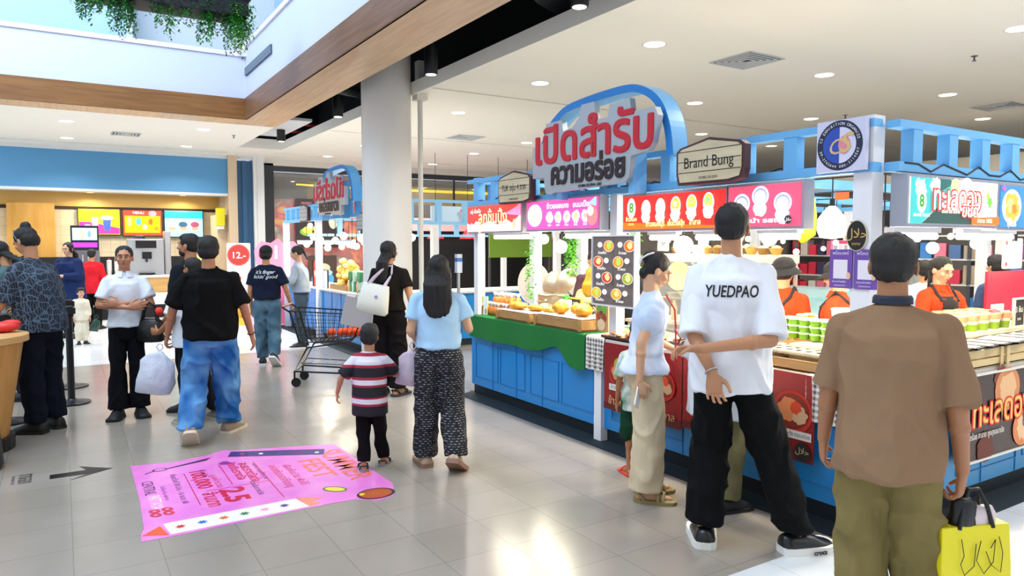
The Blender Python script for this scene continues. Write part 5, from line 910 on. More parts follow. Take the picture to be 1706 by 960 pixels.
# far right background: shop walls and shelves
b = MB(); b.bb((21.8, -4, 0), (22, 24, 3.7)); struct('wall_right', b, mat('6a6258', .7))
b = MB(); b.bb((12.5, 4, 0), (12.7, 18.4, 2.6)); struct('wall_shop_partition', b, mat('54504c', .7))
b = MB(); b.bb((12.4, 4, 2.6), (12.8, 18.4, 3.0)); struct('trim_36', b, mat('c8bfae', .5))
poster(12.45, 1.1, 2.2, 1.1, 8.2, FRONT, 'dark shop sign board reading FLOWER IN FRESH in the background', mat('1a1a20', .5), [('t', -.1, .75, 'FLOWER', .2, em('d8d8e0', .8)), ('t', -.1, .4, 'IN FRESH', .16, em('d8d8e0', .8))], name='shop_sign', cat='sign')
q = random.Random(9); CN = dict(c83048='crimson', e87890='pink', **{'3878b8': 'blue', '4a6a9a': 'slate blue', '58a068': 'green', '8a4a8a': 'purple', '3a3a5a': 'dark navy'}, e8e0d8='cream', d04830='red', f0b0c0='pale pink', b8a890='beige', e03850='bright red', d8d0c8='off-white'); RN = ['rack behind the hatted sellers', 'rack beside the menu board', 'rack behind the glasses woman', 'rack behind the brown-shirt man']
shades = ['c83048', 'e87890', '3878b8', 'e8e0d8', 'd04830', '4a6a9a', 'f0b0c0', '58a068', 'b8a890', '8a4a8a']
for s_, (x, y, rz, l) in enumerate([(10.6, 6.9, FRONT, 'display rack of pink and red goods behind the hatted sellers'), (10.6, 9.6, FRONT, 'display rack of coloured goods right of the menu board'), (11.3, 12.9, FRONT, 'display rack of coloured goods behind the glasses woman'), (9.6, 4.6, FRONT + .3, 'display rack of coloured goods behind the brown-shirt man')]):
    t = thing('display_rack', l, 'rack', (x, y, 0), rz); b = MB()
    for xx in (-1.1, 0, 1.1): b = MB(); b.bb((xx - .02, -.02, 0), (xx + .02, .3, 1.75)); b.build('upright', mat('3a3a40', .5), t)
    b = MB(); 
    for z in (.4, .75, 1.1, 1.42, 1.72): b.bb((-1.1, -.02, z - .02), (1.1, .3, z))
    b.build('shelf', mat('c8c4bc', .5), t)
    g = 'boxed goods on rack %s' % ['one', 'two', 'three', 'four'][s_]; protos = {}
    for z in (.4, .75, 1.1, 1.42):
        for k in range(13):
            c = q.choice(shades if s_ else ['c83048', 'e03850', 'e87890', 'd8d0c8', '3a3a5a'])
            if c not in protos: b = MB(); b.bb((-.065, 0, 0), (.065, .18, .22)); o = protos[c] = b.build('goods_box', mat(c, .45), bevel=.008)
            else: o = protos[c].copy(); COL.objects.link(o)
            p = Matrix.Rotation(rz, 3, 'Z') @ V((-.98 + k * .163, .03, z)); tag(o, 'small %s box, %s on the %s shelf of the %s' % (CN[c], ORD[k], {.4: 'bottom', .75: 'second', 1.1: 'third', 1.42: 'top'}[z], RN[s_]), 'box', g, (x + p.x, y + p.y, p.z), rz); o.scale = (1, 1, q.uniform(.7, 1.15))
t = thing('glass_showcase', 'pale turquoise glass showcase behind the hatted seller', 'showcase', (7.1, 4.9, 0), FRONT); b = MB(); b.bb((-.8, -.2, 0), (.8, .25, .85)); b.build('base_cabinet', mat('d8e8ea', .4), t); b = MB(); b.bb((-.8, -.2, .85), (.8, .25, 1.12)); b.build('glass_box', mat('a8d8e0', .1, alpha=.5), t)
b = MB(); b.bb((9.4, 7.4, 0), (9.5, 11.5, 1.9)); struct('wall_middle_panel', b, mat('5f564a', .6))
t = thing('hanging_lime_banner', 'blurred lime green hanging banner far behind the left stall', 'banner', (7.2, 11.5, 1.35)); b = MB(); b.bb((-.5, 0, 0), (.9, .02, .45)); b.build('banner', mat('6a8a20', .6), t)
for x in (-.48, .88): b = MB(); b.bb((x - .02, .02, -1.35), (x + .02, .05, .45)); b.build('pole', mat('3a3a3a', .5), t)
b = MB(); b.text('Vero', .32, FM(7.6, 13.7, 2.2), mat('e02838', .4, emit=.5), bold=.01, depth=.03); b.build('shop_lettering', label='red Vero shop letters behind the blue frame', category='sign')
b = MB(); b.bb((6.6, 13.75, 2.0), (9.2, 13.8, 2.4)); tag(b.build('shop_fascia', mat('bcd8ee', .5)), 'pale blue fascia behind the red shop letters', 'fascia')
# phone and card posters near K1 left end: metal sign pole
t = thing('sanitiser_stand', 'slim grey post with a blue label at the left end of the kiosk', 'stand', (3.62, 6.88, 0)); b = MB(); b.lathe([(.12, 0), (.12, .012), (.02, .02), (.018, 1.3)], n=20); b.build('pole', mat('9a9ea4', .3, .6), t, smooth='auto'); b = MB(); b.bb((-.03, -.03, 1.3), (.03, .03, 1.5), mat('b0b8c4', .3)); b.bb((-.031, -.031, 1.42), (.031, .031, 1.46), mat('2858a0')); b.build('dispenser', None, t)
# ================================================================== PEOPLE
def R3(p=0, y=0, r=0): return Matrix.Rotation(-y, 3, 'Z') @ Matrix.Rotation(-p, 3, 'X') @ Matrix.Rotation(r, 3, 'Y')   # pitch down +, yaw right +
def fold(amp, seed, sc=(6, 6, 3.2), fine=.35, zt=None):
    o = V((seed * 7.3, seed * 1.7, 0))
    def f(c, n):
        A_ = amp * 1.35 * (1 if zt is None else min(1, max(.12, (zt - c.z) / .1)))
        a = noise.noise(V((c.x * sc[0] + c.z * 2.2, c.y * sc[1], c.z * sc[2])) + o); a2 = noise.noise(V((c.x * 18 - c.z * 6, c.y * 18, c.z * 11)) + o)
        return c + n * A_ * max(-.25, (1 - abs(a) * 2.8) * 1.3 + a2 * fine - .3)
    return f
def strands(amp, seed=0):
    o = V((seed, 0, 0))
    return lambda c, n: c + n * amp * noise.noise(V((c.x * 60, c.y * 60, c.z * 9)) + o)
def cloth_m(c, vary=None, rough=.9):
    k = ('cloth', c, vary)
    if k in MATS: return MATS[k]
    m = mat(c, rough, bump=(6, .55), vary=vary, key=k); next(x for x in m.node_tree.nodes if x.type == 'TEX_NOISE').inputs['Detail'].default_value = 1.2; next(x for x in m.node_tree.nodes if x.type == 'BUMP').inputs['Distance'].default_value = .035; m.node_tree.nodes['Principled BSDF'].inputs['Specular IOR Level'].default_value = .18; return m
def hairmat(c='0c0a0b'): return mat(c, .62, bump=(70, .6, (3, 3, .25)), key='hair' + c)
HAIR = hairmat()
def hand(mb, w, d, n, curl, s, sc, spread=.12):
    w = V(w); d = V(d).normalized(); n = V(n); n = (n - d * n.dot(d)).normalized(); t = d.cross(n) * s
    mb.loft([(w + d * (k * sc), a * sc, c * sc, t, n) for k, a, c in ((-.01, .024, .018), (.02, .032, .018), (.055, .04, .016), (.088, .04, .013), (.094, .034, .009))], 14)
    for i, (b0, L, r) in enumerate(((.086, .070, .0086), (.09, .077, .009), (.088, .071, .0085), (.08, .056, .0075))):
        p = w + (d * b0 + t * (.031 - .0208 * i)) * sc; a = 0; td = t * (spread * (1.5 - i))
        for j, (f, q_) in enumerate(((.45, .55), (.32, .95), (.26, .7))):
            a += curl * q_; dr = (d * math.cos(a) + n * math.sin(a) + td * (1 if j == 0 else .4)).normalized(); e = p + dr * (L * f * sc); mb.cap(p, e, r * sc * (1.04 - .08 * j), r * sc * (.98 - .09 * j), 8, e=2); p = e
    p = w + (d * .022 + t * .026) * sc
    for L, r, v in ((.038, .0135, t * .8 + d * .65 + n * .25), (.03, .0108, t * .35 + d * .9 + n * (.3 + .4 * curl)), (.024, .0095, d * .95 + t * .05 + n * (.35 + .5 * curl))):
        e = p + V(v).normalized() * (L * sc); mb.cap(p, e, r * sc, r * .92 * sc, 8, e=2); p = e
TOR = [(.46, .062, .055), (.50, .092, .066), (.535, .1, .07), (.57, .096, .066), (.62, .08, .057), (.66, .08, .057), (.70, .09, .062), (.745, .098, .066), (.785, .1, .06), (.812, .09, .0505), (.835, .055, .036), (.85, .034, .03)]
def tor(z):
    for (a, b, c), (d, e, f) in zip(TOR, TOR[1:]):
        if a <= z <= d: k = (z - a) / (d - a); return b + (e - b) * k, c + (f - c) * k
    return (TOR[0] if z < TOR[0][0] else TOR[-1])[1:]
def person(label, x, y, head, h, top, pants, skin='c08c66', hair='short', L=None, R=None, LL=None, RL=None, W=.94, D=1, lean=0, hp=0, hy=0, hr=0, vox=.0075, shoe=('sneaker', '1a1a1e'), hs=1, face=False, belly=0, seed=1, z0=0, leansx=0, haircol='0c0a0b', ear=True, root_group=None, hidefeet=False, shW=1):
    t = thing('person', label, 'person', (x, y, z0), -math.radians(head)); SK = mat(skin, .5, key='skin' + skin); S = h
    def sp(z): k = max(0, z - .55); return V((leansx * k, lean * k, 0))
    P = lambda p: (V(p) + sp(p[2])) * S
    b = MB()
    b.loft([(P((0, -.004, z)), rx * W * S * .86, (ry * D) * S * .86) for z, rx, ry in TOR if z < .84], 24)
    hc = P((0, .008, .87 + .0676 * hs)); hM = R3(hp, hy, hr); k = h / 1.7 * hs; X = lambda p: hc + hM @ (V(p) * k)
    b.cap(P((0, -.006, .825)), X((0, -.022, -.05)), .034 * S * (W * .5 + .5), .052 * k * (W * .4 + .6), 14)
    E_ = lambda c, r, M=None: b.sph(X(c), tuple(q * k for q in r), 18, 12, M=hM if M is None else hM @ M)
    E_((0, -.01, .022), (.073, .093, .085)); E_((0, .016, -.036), (.06, .068, .066)); E_((0, .05, -.084), (.032, .03, .026)); E_((0, .074, -.052), (.026, .02, .022)); E_((0, .066, .03), (.052, .024, .022))
    for s in (-1, 1):
        E_((s * .038, .058, -.022), (.024, .026, .022))
        if ear: E_((s * .076, -.008, -.012), (.009, .02, .032), Matrix.Rotation(s * .35, 3, 'Z'))
    b.cap(X((0, .084, .014)), X((0, .104, -.024)), .007 * k, .012 * k, 10); [b.sph(X((s * .011, .094, -.028)), .0085 * k, 8, 6) for s in (-1, 1)]
    arms = {}
    for s, A in ((-1, L), (1, R)):
        A = dict(A or {}); sh = P((s * .101 * W * shW, 0, .795)); el = P(A.get('e', (s * .135 * W, -.012, .635))); wr = P(A.get('w', (s * .14 * W, .03, .487)))
        aw = .5 + .5 * W
        b.cap(sh, el, .0285 * S * aw, .0225 * S * aw, 14); b.cap(el, wr, .0225 * S * aw, .0145 * S * aw, 14)
        m_ = el.lerp(wr, .28); b.sph(m_, .0235 * S * aw, 12, 8)
        dd = V(A.get('d', tuple((wr - el).normalized()))); hand(b, wr + dd.normalized() * .004, dd, A.get('n', (-s, .2, 0)), A.get('c', .45), s, k / hs * A.get('k', 1) * (1 if hs < 1.1 else .95))
        arms[s] = (sh, el, wr)
    legs = {}
    for s, G in ((-1, LL), (1, RL)):
        G = dict(G or {}); hj = V((s * .05 * W * S, 0, .52 * S)); kn = V(G.get('k', (s * .052, .012, .285))) * S; an = V(G.get('a', (s * .055, -.012, .0505))) * S
        b.cap(hj, kn, .042 * S * W, .028 * S, 14); b.cap(kn, an, .028 * S, .019 * S, 14); b.sph(kn.lerp(an, .3) - V((0, .006 * S, 0)), (.03 * S, .031 * S, .06 * S), 12, 8)
        ty = G.get('toe', s * .22); pt = G.get('p', 0)   # foot yaw, heel-up pitch
        fM = Matrix.Rotation(-ty, 3, 'Z') @ Matrix.Rotation(-pt, 3, 'X'); F = lambda p, an=an, fM=fM: an + fM @ (V(p) * S)
        b.cap(F((0, -.022, -.03)), F((0, .095, -.036)), .02 * S, .013 * S, 12); b.cap(an, F((0, .05, -.03)), .02 * S, .017 * S, 12)
        legs[s] = (hj, kn, an, F, fM)
    eyes = [X((s * .031, .082, .004)) for s in (-1, 1)]
    def sculpt(c, n):
        for e in eyes:
            d2 = (c - e).length
            if d2 < .03 * k: c = c - (hM @ V((0, 1, 0))) * (.006 * k * math.exp(-(d2 / (.013 * k)) ** 2))
        return c
    body = remesh(b, 'body', SK, t, vox, 3, sculpt if face else None)
    if face:
        for s in (-1, 1):
            e = MB(); c = X((s * .031, .0735, .004)); e.sph(c, (.013 * k, .009 * k, .0065 * k), 14, 8, M=hM, m=mat('e8e4de', .2)); e.sph(c + hM @ V((0, .0066, -.0008)) * k, (.0056 * k, .0035 * k, .0056 * k), 12, 8, M=hM, m=mat('1a0f0a', .15)); e.build('eye', None, t, smooth=True)
            e = MB(); e.tube([X((s * .017, .0835, .0065)), X((s * .026, .0845, .0125)), X((s * .036, .081, .0125)), X((s * .045, .074, .006))], .0016 * k); e.build('eyelid', mat('1a0f0c', .5), t, smooth=True)
            e = MB(); e.tube([X((s * .014, .09, .0245)), X((s * .028, .0905, .03)), X((s * .045, .08, .026))], [.0022 * k, .003 * k, .0014 * k]); e.build('eyebrow', HAIR, t, smooth=True)
        e = MB(); e.tube([X((-.021, .084, -.055)), X((-.008, .0945, -.0515)), X((0, .094, -.053)), X((.008, .0945, -.0515)), X((.021, .084, -.055))], [.001, .0035 * k, .003 * k, .0035 * k, .001]); e.tube([X((-.019, .084, -.0565)), X((0, .092, -.0605)), X((.019, .084, -.0565))], [.001, .0046 * k, .001]); e.build('lips', mat('a04a48', .4), t, smooth=True)
    # ---- hair
    hm = hairmat(haircol); b = MB()
    H_ = lambda c, r, M=None: b.sph(X(c), tuple(q * k for q in r), 20, 12, M=hM if M is None else hM @ M)
    H_((0, -.022, .034), (.083, .094, .088))
    if hair == 'short': H_((0, -.045, -.01), (.074, .066, .062)); H_((0, .012, .078), (.062, .07, .04))
    if hair == 'bulky': H_((0, -.04, -.012), (.084, .074, .07)); H_((0, .0, .07), (.08, .085, .055)); [H_((s * .06, -.01, .03), (.03, .06, .05)) for s in (-1, 1)]
    if hair in ('pony', 'back', 'bun'): H_((0, -.04, .0), (.073, .068, .06))
    if hair == 'pony': H_((0, -.115, .03), (.03, .03, .03)); b.cap(X((0, -.12, .02)), X((0, -.14, -.16)), .026 * k, .012 * k)
    if hair == 'bun': H_((.01, -.1, .05), (.046, .042, .046)); H_((-.03, -.09, .08), (.03, .03, .035)); H_((.0, -.07, -.05), (.045, .04, .05))
    if hair == 'topbun': H_((0, -.045, -.01), (.08, .07, .07)); H_((0, -.07, .105), (.042, .042, .042))
    if isinstance(hair, tuple):   # long: length, width
        Ln, Wd = hair
        sh_y = X((0, -.06, 0)); pts = []
        for i, (q_, rx, ry, yo) in enumerate(((.02, .082, .075, -.03), (-.05, .084, .06, -.055), (-.11, .086, .05, -.07), (-.11 - (Ln - .1) * .3, .09, .042, -.08), (-.11 - (Ln - .1) * .6, .086, .036, -.085), (-.11 - (Ln - .1) * .85, .07, .03, -.085), (-.11 - (Ln - .1), .045, .022, -.085))):
            base = X((0, yo, 0)); d_ = max(0, -q_ - .05); w_ = min(1, d_ / .15); cz = X((0, yo, q_)) * (1 - w_) + V((base.x, base.y, hc.z + q_ * k)) * w_
            if q_ < -.1: cz.y = min(cz.y, P((0, -.075 * D, .78)).y)
            pts.append((cz, rx * k * Wd * (1 - .12 * (i == 0)), ry * k))
        b.loft(pts, 24); [H_((s * .062, -.005, -.01), (.024, .045, .06)) for s in (-1, 1)]
    if hair != 'none': remesh(b, 'hair', hm, t, max(vox, .0075), 2, strands(.008 * k if isinstance(hair, tuple) else .005 * k, seed))
    # ---- top
    tm = top['m']; e = top.get('ease', .012); hz = top.get('hem', .48); b = MB(); bx = top.get('box', .6); rx0, ry0 = tor(.765); R_ = []; hemw = top.get('hemw', 1)
    zs = [hz, hz + .004] + [hz + .012 + (.80 - hz) * i / 9 for i in range(9)]
    for z in zs:
        if z > .765: continue
        rx, ry = tor(max(z, .5)); f = max(0, (.76 - z) / .3); rx = max(rx, rx0 * bx * 1.02) + e * (1 + .5 * f); ry = max(ry, ry0 * bx) + e * (1 + .6 * f) + belly * math.exp(-((z - .62) / .08) ** 2) * .6
        yo = belly * math.exp(-((z - .62) / .08) ** 2) * .5
        R_.append((P((0, yo - .004, z)), rx * W * S * (1 + (hemw - 1) * f), ry * D * S))
    rxl, ryl = R_[-1][1] / S / W, R_[-1][2] / S / D
    for z, a, c in ((.785, (.097 + rxl) / 2, ryl * .94), (.80, .096 + e * .3, .055 + e * .3), (.815, .084 + e * .2, .048 + e * .2), (.832, .06, .041), (.846, .044, .037), (.853, .038, .034)): R_.append((P((0, -.004, z)), a * W * S, c * S * (D * .6 + .4)))
    b.loft(R_, 28); sl = top.get('sleeve', .75); sr = top.get('sr', .036)
    for s in (-1, 1):
        sh, el, wr = arms[s]; b.cap(P((s * .035 * W, -.004, .828)), sh + V((-s * .012, 0, .004)) * S, .024 * S, (.030 + e * .15) * S)
        if sl <= 1:
            en = sh.lerp(el, sl); b.cyl(sh, en, (.031 + e * .3) * S, sr * S * (.6 + .4 * W), n=18); b.sph(sh, (.031 + e * .3) * S, 14, 8)
        else:
            b.cap(sh, el, (.032 + e * .4) * S, (.027 + e * .35) * S, 14); b.cyl(el, el.lerp(wr, sl - 1), (.028 + e * .3) * S, (.022 + e * .3) * S, n=16)
        if top.get('puff'): b.sph(sh.lerp(el, .35), (.054 * S, .056 * S, .062 * S), 16, 10)
    if top.get('frill'):
        b.loft([(P((0, -.004, z)), r_ * S, r2 * S) for z, r_, r2 in ((.53, .128, .104), (.545, .124, .1), (.575, .1, .077), (.6, .082, .064), (.62, .084, .066))], 40)
    shirt = remesh(b, 'shirt', tm, t, max(.007, vox), top.get('sm', 7), fold(top.get('amp', .007), seed))
    if top.get('collar'):
        c = P((0, 0, .848)); b = MB(); n = 26; R_ = []
        for i in range(n + 1):
            a = PI * .5 + .22 + (2 * PI - .44) * i / n; o = V((math.cos(a), math.sin(a), 0)); R_.append([c + V((o.x * .038, o.y * .036, .012)) * S, c + V((o.x * .05, o.y * .048, -.012)) * S, c + V((o.x * .056, o.y * .054, -.022)) * S, c + V((o.x * .046, o.y * .044, -.01)) * S])
        b.rings(R_); b.build('collar', top.get('cm', tm), t, smooth='auto')
    # ---- trousers
    pm = pants['m']; pr0, pr1, pr2 = pants.get('r', (.062, .045, .036)); en = pants.get('end', .95); b = MB()
    b.loft([(V((0, -.002, z)) * S, (rx) * W * S, (ry) * D * S) for z, rx, ry in ((.46, .072, .062), (.50, .098, .07), (.54, .103, .074), (.57, .097, .068), (pants.get('waist', .6), .083, .06))], 24)
    for s in (-1, 1):
        hj, kn, an, F, fM = legs[s]; en_ = kn.lerp(an, en); b.cap(hj - V((0, 0, .0)), kn, pr0 * S * (W * .7 + .3), pr1 * S, 18)
        if en > 0: b.rings([[c_ + V((r_ * math.cos(2 * PI * q_ / 18), r_ * math.sin(2 * PI * q_ / 18), 0)) for q_ in range(18)] for c_, r_ in ((kn + V((0, 0, .02 * S)), pr1 * S * .98), (kn, pr1 * S), (kn.lerp(en_, .5), (pr1 + pr2) / 2 * S), (en_, pr2 * S))])
    remesh(b, 'trousers', pm, t, max(.007, vox), pants.get('sm', 3), fold(pants.get('amp', .008), seed + 3, (9, 9, 6), zt=max(.46, top.get('hem', .5) - .02) * h))
    # ---- shoes
    kind, sc_ = shoe[0], shoe[1]; solec = shoe[2] if len(shoe) > 2 else '0e0e10'
    if not hidefeet:
        for s in (-1, 1):
            hj, kn, an, F, fM = legs[s]; g = 1.06
            prof = [(-.048, .012, .035), (-.042, .024, .052), (-.02, .029, .058), (.01, .031, .056), (.045, .034, .05), (.08, .037, .03), (.108, .033, .022), (.122, .018, .014)]
            if kind == 'sneaker' or kind == 'clog':
                q = MB(); R_ = []
                for y_, w_, z_ in prof:
                    if kind == 'clog' : w_ *= 1.12; z_ *= .92
                    R_.append([F((w_ * g * math.cos(a) * (1.0 if math.sin(a) < .3 else .9), y_, -.046 + max(0, math.sin(a)) ** .7 * z_ * g)) for a in [2 * PI * i / 16 for i in range(16)]])
                q.rings(R_); sh_ = q.build('shoe', mat(sc_, .3 if kind == 'clog' else .6), t, smooth=True)
            else:
                q = MB(); 
                for yy, hh in (((.07, .03), (.05, .036)) if kind == 'sandal' else ((.06, .032),)): q.tube([F((.034, yy, -.042)), F((.03, yy, -.042 + hh * .75)), F((0, yy + .005, -.046 + hh + .008)), F((-.03, yy, -.042 + hh * .75)), F((-.034, yy, -.042))], .006 * S, 8)
                if kind == 'sandal': q.tube([F((.03, .0, -.04)), F((.024, -.03, -.01)), F((0, -.045, -.005)), F((-.024, -.03, -.01)), F((-.03, .0, -.04))], .005 * S, 8)
                sh_ = q.build('sandal', mat(sc_, .6), t, smooth=True)
            q = MB(); w2 = 1.16 if kind == 'clog' else 1.06; st_ = -.029 if kind == 'clog' else -.036; q.rings([[F((sx * w_ * g * w2, y_ * 1.03, zz)) for sx, zz in ((-1, -.05), (1, -.05), (1.0, st_), (-1.0, st_))] for y_, w_, z_ in prof]); q.build('sole', mat(solec, .6), sh_)
    t['_'] = 0; del t['_']
    return dict(t=t, P=P, X=X, k=k, hM=hM, arms=arms, legs=legs, shirt=shirt, body=body, S=S)
def on_cloth(pe, text, size, origin, direction, m, width=None, bold=0, shear=0, sx=1, lines=None, off=.004, part='shirt'):
    # lettering laid on the cloth: points are dropped onto the garment surface
    me = pe[part].data; bv = BVHTree.FromPolygons([v.co for v in me.vertices], [tuple(p.vertices) for p in me.polygons]); o = V(origin); d = V(direction).normalized(); r = V((sx, 0, 0)); 
    c = MB(); c.text(text, size, Matrix.Identity(4), m, bold=bold, width=width, depth=.0005, shear=shear, res=4); vs = []
    for v in c.v:
        p = o + r * v.x + V((0, 0, v.y)); h_ = bv.ray_cast(p - d * .5, d); vs.append((h_[0] if h_[0] else p) - d * (off + (v.z > 0) * .0005))
    c.v = vs; return c.build('lettering', m, pe['t'])
def bracelet(pe, s, c='c8c8cc', r=.02, f=.97, metal=.8, name='bracelet'):
    sh, el, wr = pe['arms'][s]; d = (wr - el).normalized(); p = el.lerp(wr, f); u = d.orthogonal().normalized(); w = d.cross(u); r *= pe['S'] / 1.0
    b = MB(); b.tube([p + u * (r * math.cos(a)) + w * (r * math.sin(a)) for a in [2 * PI * i / 16 for i in range(16)]], .004, 6, closed=True); b.build(name, mat(c, .3, metal), pe['t'], smooth=True)
denim = cloth_m('3f6f9c', '5d8cb8'); BLK = cloth_m('08080a'); 
# ---- tall man in white tee, arms behind
m_tee = cloth_m('e6e8ee')
pe = person('tall man in oversized white t-shirt and black trousers, hands clasped behind his back', 3.02, 2.63, 47, 1.82, dict(m=m_tee, hem=.46, ease=.02, sleeve=.97, sr=.042, box=.98, amp=.012), dict(m=BLK, r=(.062, .056, .052), end=.93, amp=.01), hair='short', hy=.15,
    L=dict(e=(-.10, -.085, .62), w=(-.05, -.140, .53), d=(.12, -.12, -1), n=(.2, -1, 0), c=.7), R=dict(e=(.105, -.09, .62), w=(-.08, -.165, .60), d=(-1, -.05, -.02), n=(0, -.4, -1), c=.75),
    LL=dict(k=(-.05, .03, .285), a=(-.065, -.035, .05), toe=-.1), RL=dict(k=(.115, -.0, .29), a=(.19, -.025, .05), toe=1.05), W=.89, vox=.0048, shoe=('clog', '15161a', 'e8e6e0'), skin='b98460', seed=2)
on_cloth(pe, 'YUEDPAO', .085, (0, 0, 1.37), (0, 1, 0), mat('14141a', .7), width=.265, bold=.0012, shear=.15)
bracelet(pe, -1, r=.0185, f=.95)
q_ = MB(); F = pe['legs'][1][3]; fM = pe['legs'][1][4]
M4 = Matrix.Translation(F((.0475, .05, -.0405))) @ fM.to_4x4() @ Matrix.Rotation(PI / 2, 4, 'Z') @ Matrix.Rotation(PI / 2, 4, 'X'); q_.text('crocs', .036, M4, BLACK, bold=.001, depth=.002); q_.build('lettering', None, pe['t'])
# ---- brown shirt man, near
TAN = cloth_m('8e6f54')
pe = person('man in brown t-shirt and khaki trousers seen from behind, holding a yellow bag', 2.555, 1.48, 58, 1.645, dict(m=TAN, hem=.478, ease=.014, sleeve=.98, sr=.042, box=.94, amp=.010), dict(m=cloth_m('7f7044', '74663c'), r=(.064, .053, .046), end=.95, amp=.012), hair='short', haircol='1c1815', skin='a8714e', W=.95, D=1.25, belly=.02,
    L=dict(e=(-.122, .01, .65), w=(-.135, .07, .515), d=(0, .25, -1), n=(1, .2, 0), c=.9), R=dict(e=(.128, -.03, .635), w=(.148, .035, .485), d=(-.05, .12, -1), n=(-1, .3, 0), c=1.2), LL=dict(k=(-.045, .03, .285), a=(-.035, -.03, .05)), RL=dict(k=(.065, .04, .285), a=(.08, .05, .0505)), vox=.005, seed=5, hy=.1)
b = MB(); P = pe['P']; b.loft([(P((0, -.006, .852)), .067, .064), (P((0, -.006, .865)), .066, .063), (P((0, -.004, .87)), .061, .058)], 24); b.build('lanyard', mat('1c2436', .7), pe['t'], smooth='auto')
def held(pe, s, name, label, cat):   # empty at the gripping hand of a person, in world space
    wr = pe['arms'][s][2]; t = pe['t']; el = pe['arms'][s][1]; p = wr + (wr - el).normalized() * .085 * pe['k']
    M = Matrix.Translation(t.location) @ Matrix.Rotation(t.rotation_euler.z, 4, 'Z'); return M @ p
p = held(pe, 1, '', '', '')
t = thing('shopping_bag', 'bright yellow shopping bag with black handles reading SHOP, held by the brown-shirt man', 'bag', (p.x + .02, p.y - .015, p.z - .425), math.radians(-22))
b = MB(); b.rings([[V((-w_, -d_, z)), V((w_, -d_, z)), V((w_, d_, z)), V((-w_, d_, z))] for w_, d_, z in ((.13, .045, -.02), (.14, .05, .0), (.145, .04, .15), (.14, .03, .30))]); b.build('bag_body', mat('ecdc14', .4, bump=(9, .5)), t, bevel=.004)
b = MB(); [b.tube([V((-.07, s_ * .03, .29)), V((-.05, s_ * .02, .37)), V((-.01, 0, .425)), V((.03, 0, .425)), V((.05, s_ * .02, .37)), V((.07, s_ * .03, .29))], .008, 8) for s_ in (-1, 1)]; b.build('handle', mat('101114', .5), t, smooth='auto')
b = MB(); ink = mat('1c1c14', .5)
for pts in ([(-.07, .26), (-.06, .2), (-.075, .17), (-.06, .13), (-.02, .16), (-.01, .24)], [(.01, .25), (-.01, .18), (.02, .13), (.06, .17), (.07, .25), (.05, .22)], [(.03, .21), (.05, .16), (.09, .13), (.1, .2), (.085, .26)]): b.tube([V((x_, -.051 + (z_ - .12) * .06, z_)) for x_, z_ in pts], .0015, 5)
b.text('SHOP', .045, FM(.03, -.0515, .085), ink, bold=.002); b.text('WITH', .026, FM(.03, -.0525, .05), ink); b.build('print', ink, t, smooth='auto')
b = MB(); b.loft([((0, 0, .22), .1, .02), ((.02, 0, .33), .09, .025), ((.04, 0, .36), .05, .02)], 14); b.build('wrapped_goods', mat('d8c8c8', .4), t, smooth=True); b = MB(); b.loft([((-.03, 0, .22), .06, .03), ((-.03, 0, .38), .05, .03), ((-.04, 0, .40), .03, .02)], 14); b.build('black_goods', BLACK, t, smooth=True)
# ---- blouse woman
bl = cloth_m('c3d2ea', 'dfe6f2')
pe = person('woman in pale blue puff-sleeve blouse and beige wide trousers looking down at the counter', 3.10, 3.38, 122, 1.545, dict(m=bl, hem=.6, ease=.008, sleeve=.5, sr=.045, box=.7, puff=True, frill=True, amp=.008), dict(m=cloth_m('d2c0a0'), r=(.066, .062, .066), end=1.0, amp=.006, waist=.63), hair='bun', hp=.5, face=True, skin='cf9f7c', W=.92, D=.95, lean=.10,
    L=dict(e=(-.14, .02, .65), w=(-.12, .14, .60), d=(.1, 1, -.3), n=(1, 0, -1), c=.7), R=dict(e=(.135, -.05, .66), w=(.14, -.045, .515), d=(0, .1, -1), n=(-1, .2, 0), c=.8), LL=dict(a=(-.05, .02, .05), k=(-.05, .03, .285)), RL=dict(a=(.05, .0, .05)), vox=.0055, shoe=('sandal', 'a89668', '8c7c50'), seed=7)
X = pe['X']; b = MB()
for s_ in (-1, 1): b.tube([X((s_ * .045, -.09, .09)), X((s_ * .05, -.12, .06)), X((s_ * .03, -.14, .02)), X((s_ * .01, -.13, -.02))], .006, 8)
b.tube([X((-.05, -.09, .09)), X((.05, -.09, .09))], .006, 8); b.build('hair_claw', mat('e8e4e0', .3), pe['t'], smooth='auto')
b = MB(); P = pe['P']; b.tube([P((.02, .05, .84)), P((.03, .09, .78)), P((.0, .11, .7)), P((-.01, .12, .62)), P((.01, .12, .5))], .006, 6); b.tube([P((.03, .1, .7)), P((.06, .12, .67)), P((.02, .12, .64))], .007, 6); b.build('red_ribbon', mat('b01828', .6), pe['t'], smooth='auto')
p = held(pe, 1, '', '', '')
t = thing('smartphone', 'dark smartphone with white edge held low by the blouse woman', 'phone', (p.x - .02, p.y, p.z - .05), .5); b = MB(); b.prism(rrect(.075, .155, .01), Matrix.Rotation(.5, 4, 'Y') @ FM(0, 0, .04), .008); b.build('case', mat('e8e6e8', .3), t); b = MB(); b.prism(rrect(.068, .147, .008), Matrix.Rotation(.5, 4, 'Y') @ FM(0, -.0005, .04), -.0015); b.build('screen', mat('1a1418', .15), t)
